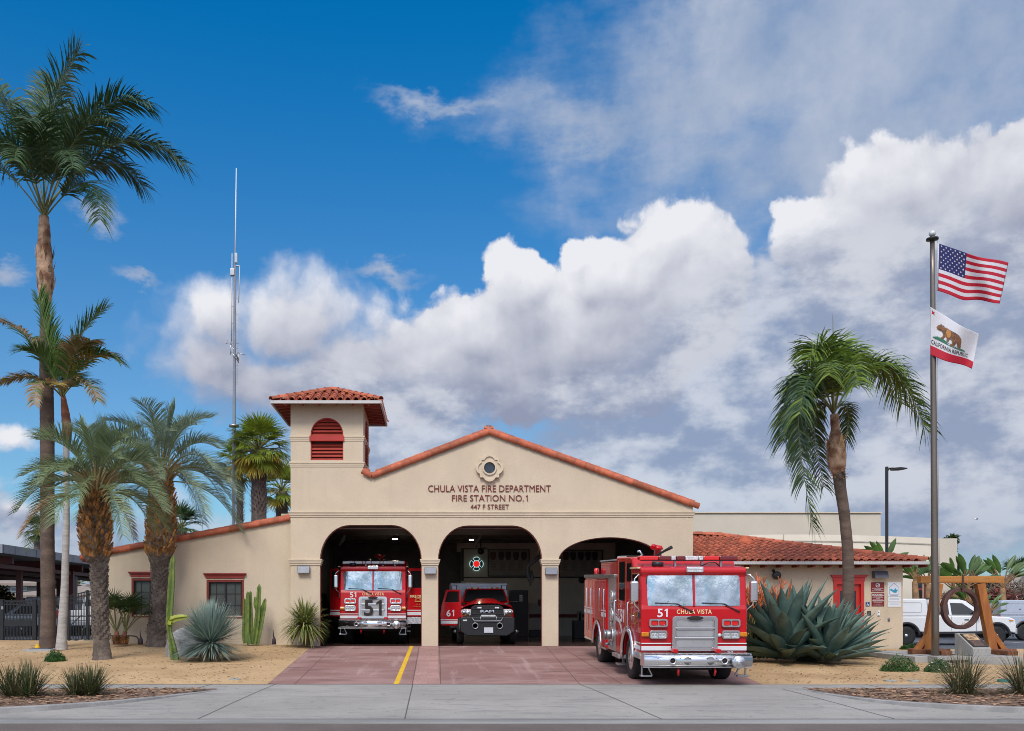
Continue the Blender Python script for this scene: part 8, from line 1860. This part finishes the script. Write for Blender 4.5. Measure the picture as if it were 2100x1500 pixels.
house('low house with a broad grey roof behind the parked cars', WX(24, 70), WX(230, 70), 70, 10, .05, WZ(1221, 70), WZ(1209, 70) + .5, mat('olive_wall', (.20, .19, .15), .9), grey_roof, .7, [(WX(60, 70), WX(72, 70), WZ(1236, 70), WZ(1226, 70))])
house('house with a grey-brown roof at the right edge beyond the shrubs', WX(2062, 75), WX(2190, 75), 75, 11, -.2, WZ(1222, 75), WZ(1186, 75) + .4, mat('tan_wall', (.36, .33, .29), .9), mat('brown_roof', (.26, .235, .20), .9, var=.12, vs=.6), .6, [(WX(2085, 75), WX(2094, 75), WZ(1244, 75), WZ(1230, 75))])

# ------------------------------------------------------------------ cream civic building behind the right wing
T = thing('civic_building', 'large plain cream building with a curved parapet behind the tiled roof', 'building', (WX(1650, 56), 58, -.2))
Yb = 56
b = MB(); b.bx(WX(1395, Yb + 4), WX(1806, Yb + 4), Yb + 4, Yb + 16, -.2, WZ(1053.5, Yb + 4)); b.build('upper_block', M['stucco_grey'], T, world=True)
b = MB(); b.bx(WX(1395, Yb + 4) - .05, WX(1806, Yb + 4) + .06, Yb + 3.9, Yb + 16.1, WZ(1053, Yb + 4), WZ(1051, Yb + 4)); b.build('coping', M['stucco_trim'], T, world=True)
# curved lower wall, its parapet sagging in the picture because it bends away
pl_ = []
for i in range(25):
    s = i / 24; px = 1380 + (1925 - 1380) * s; pl_.append((px, Yb - 2.4 * math.sin(PI * min(1, s * .85)) + 2.2 * s * s))
zpar = WZ(1096, Yb - 2.0)
outer = [Vector((WX(px, Y), Y, -.2)) for px, Y in pl_]
b = MB(); rows = [[p.copy() for p in outer], [Vector((p.x, p.y, zpar)) for p in outer], [Vector((p.x, p.y + .4, zpar)) for p in outer], [Vector((p.x, p.y + .4, -.2)) for p in outer]]; b.grid(rows, True); b.build('curved_wall', M['stucco_grey'], T, world=True, recalc=False)
b = MB(); rows = [[Vector((p.x, p.y - .04, zpar - .42)) for p in outer], [Vector((p.x, p.y - .04, zpar - .36)) for p in outer]]; b.grid(rows, True)
for q in (4, 10, 16): p = outer[q]; b.bx(p.x - .015, p.x + .015, p.y - .03, p.y + .05, -.2, zpar)
b.build('reveal', mat('reveal', (.40, .36, .29), .9), T, world=True, recalc=False)
Ye = Yb + .6; b = MB(); b.bx(WX(1923, Ye), WX(1963, Ye), Ye, Ye + 8, -.2, WZ(1104.5, Ye)); b.build('end_block', M['stucco_grey'], T, world=True)
for x0, x1 in ((1851, 1867), (1893, 1902), (1872, 1880)):
    Yw2 = Yb - .5; b = MB(); b.bx(WX(x0, Yw2), WX(x1, Yw2), Yw2 - 1.4, Yw2 - 1.2, WZ(1231, Yw2), WZ(1189, Yw2)); w = b.build('window', mat('red_frame', (.22, .03, .022), .5), T, world=True)
    b = MB(); m_ = (x1 - x0) * .12; b.bx(WX(x0 + m_, Yw2), WX(x1 - m_, Yw2), Yw2 - 1.43, Yw2 - 1.401, WZ(1229, Yw2), WZ(1211.5, Yw2)); b.bx(WX(x0 + m_, Yw2), WX(x1 - m_, Yw2), Yw2 - 1.43, Yw2 - 1.401, WZ(1206.5, Yw2), WZ(1191, Yw2)); b.build('pane', M['glass'], w, world=True)
# small red and white lot notice at the right
Yn = 50; T = thing('lot_notice', 'white parking notice on a red-lettered board above the right pickup', 'sign', W(2079, 1270, Yn), None)
b = MB(); b.bx(WX(2071, Yn), WX(2087, Yn), Yn, Yn + .03, WZ(1232, Yn), WZ(1220.5, Yn)); b.build('panel', M['white'], T, world=True); b = MB(); b.cyl((WX(2079, Yn), Yn + .06, -.17), W(2079, 1222, Yn) + Vector((0, .06, 0)), .03, 8); b.build('post', M['steel'], T, world=True)
b = MB()
for q in range(4): y = 1222.5 + q * 2.3; b.bx(WX(2073, Yn), WX(2085, Yn), Yn - .006, Yn - .001, WZ(y + 1, Yn), WZ(y, Yn))
b.build('print_line', mat('notice_red', (.50, .05, .06), .5), T, world=True)
# one gull far off
c = W(2002, 1066, 90); b = MB(); b.tube([c + Vector((-.20, 0, 0)), c + Vector((-.1, 0, .03)), c + Vector((.1, 0, .03)), c + Vector((.2, 0, .06)), c + Vector((.26, 0, .05))], [.01, .06, .06, .04, .008], 8)
for s in (-1, 1): b.add([c + Vector((-.05, 0, .04)), c + Vector((.1, 0, .05)), c + Vector((.12, s * .3, .16)), c + Vector((.02, s * .62, .10)), c + Vector((-.04, s * .3, .15))], [(0, 1, 2, 4), (4, 2, 3)], True)
tag(b.build('gull', mat('gull_white', (.7, .7, .7), .7)), 'tiny white gull gliding low in the grey sky at right', 'bird')
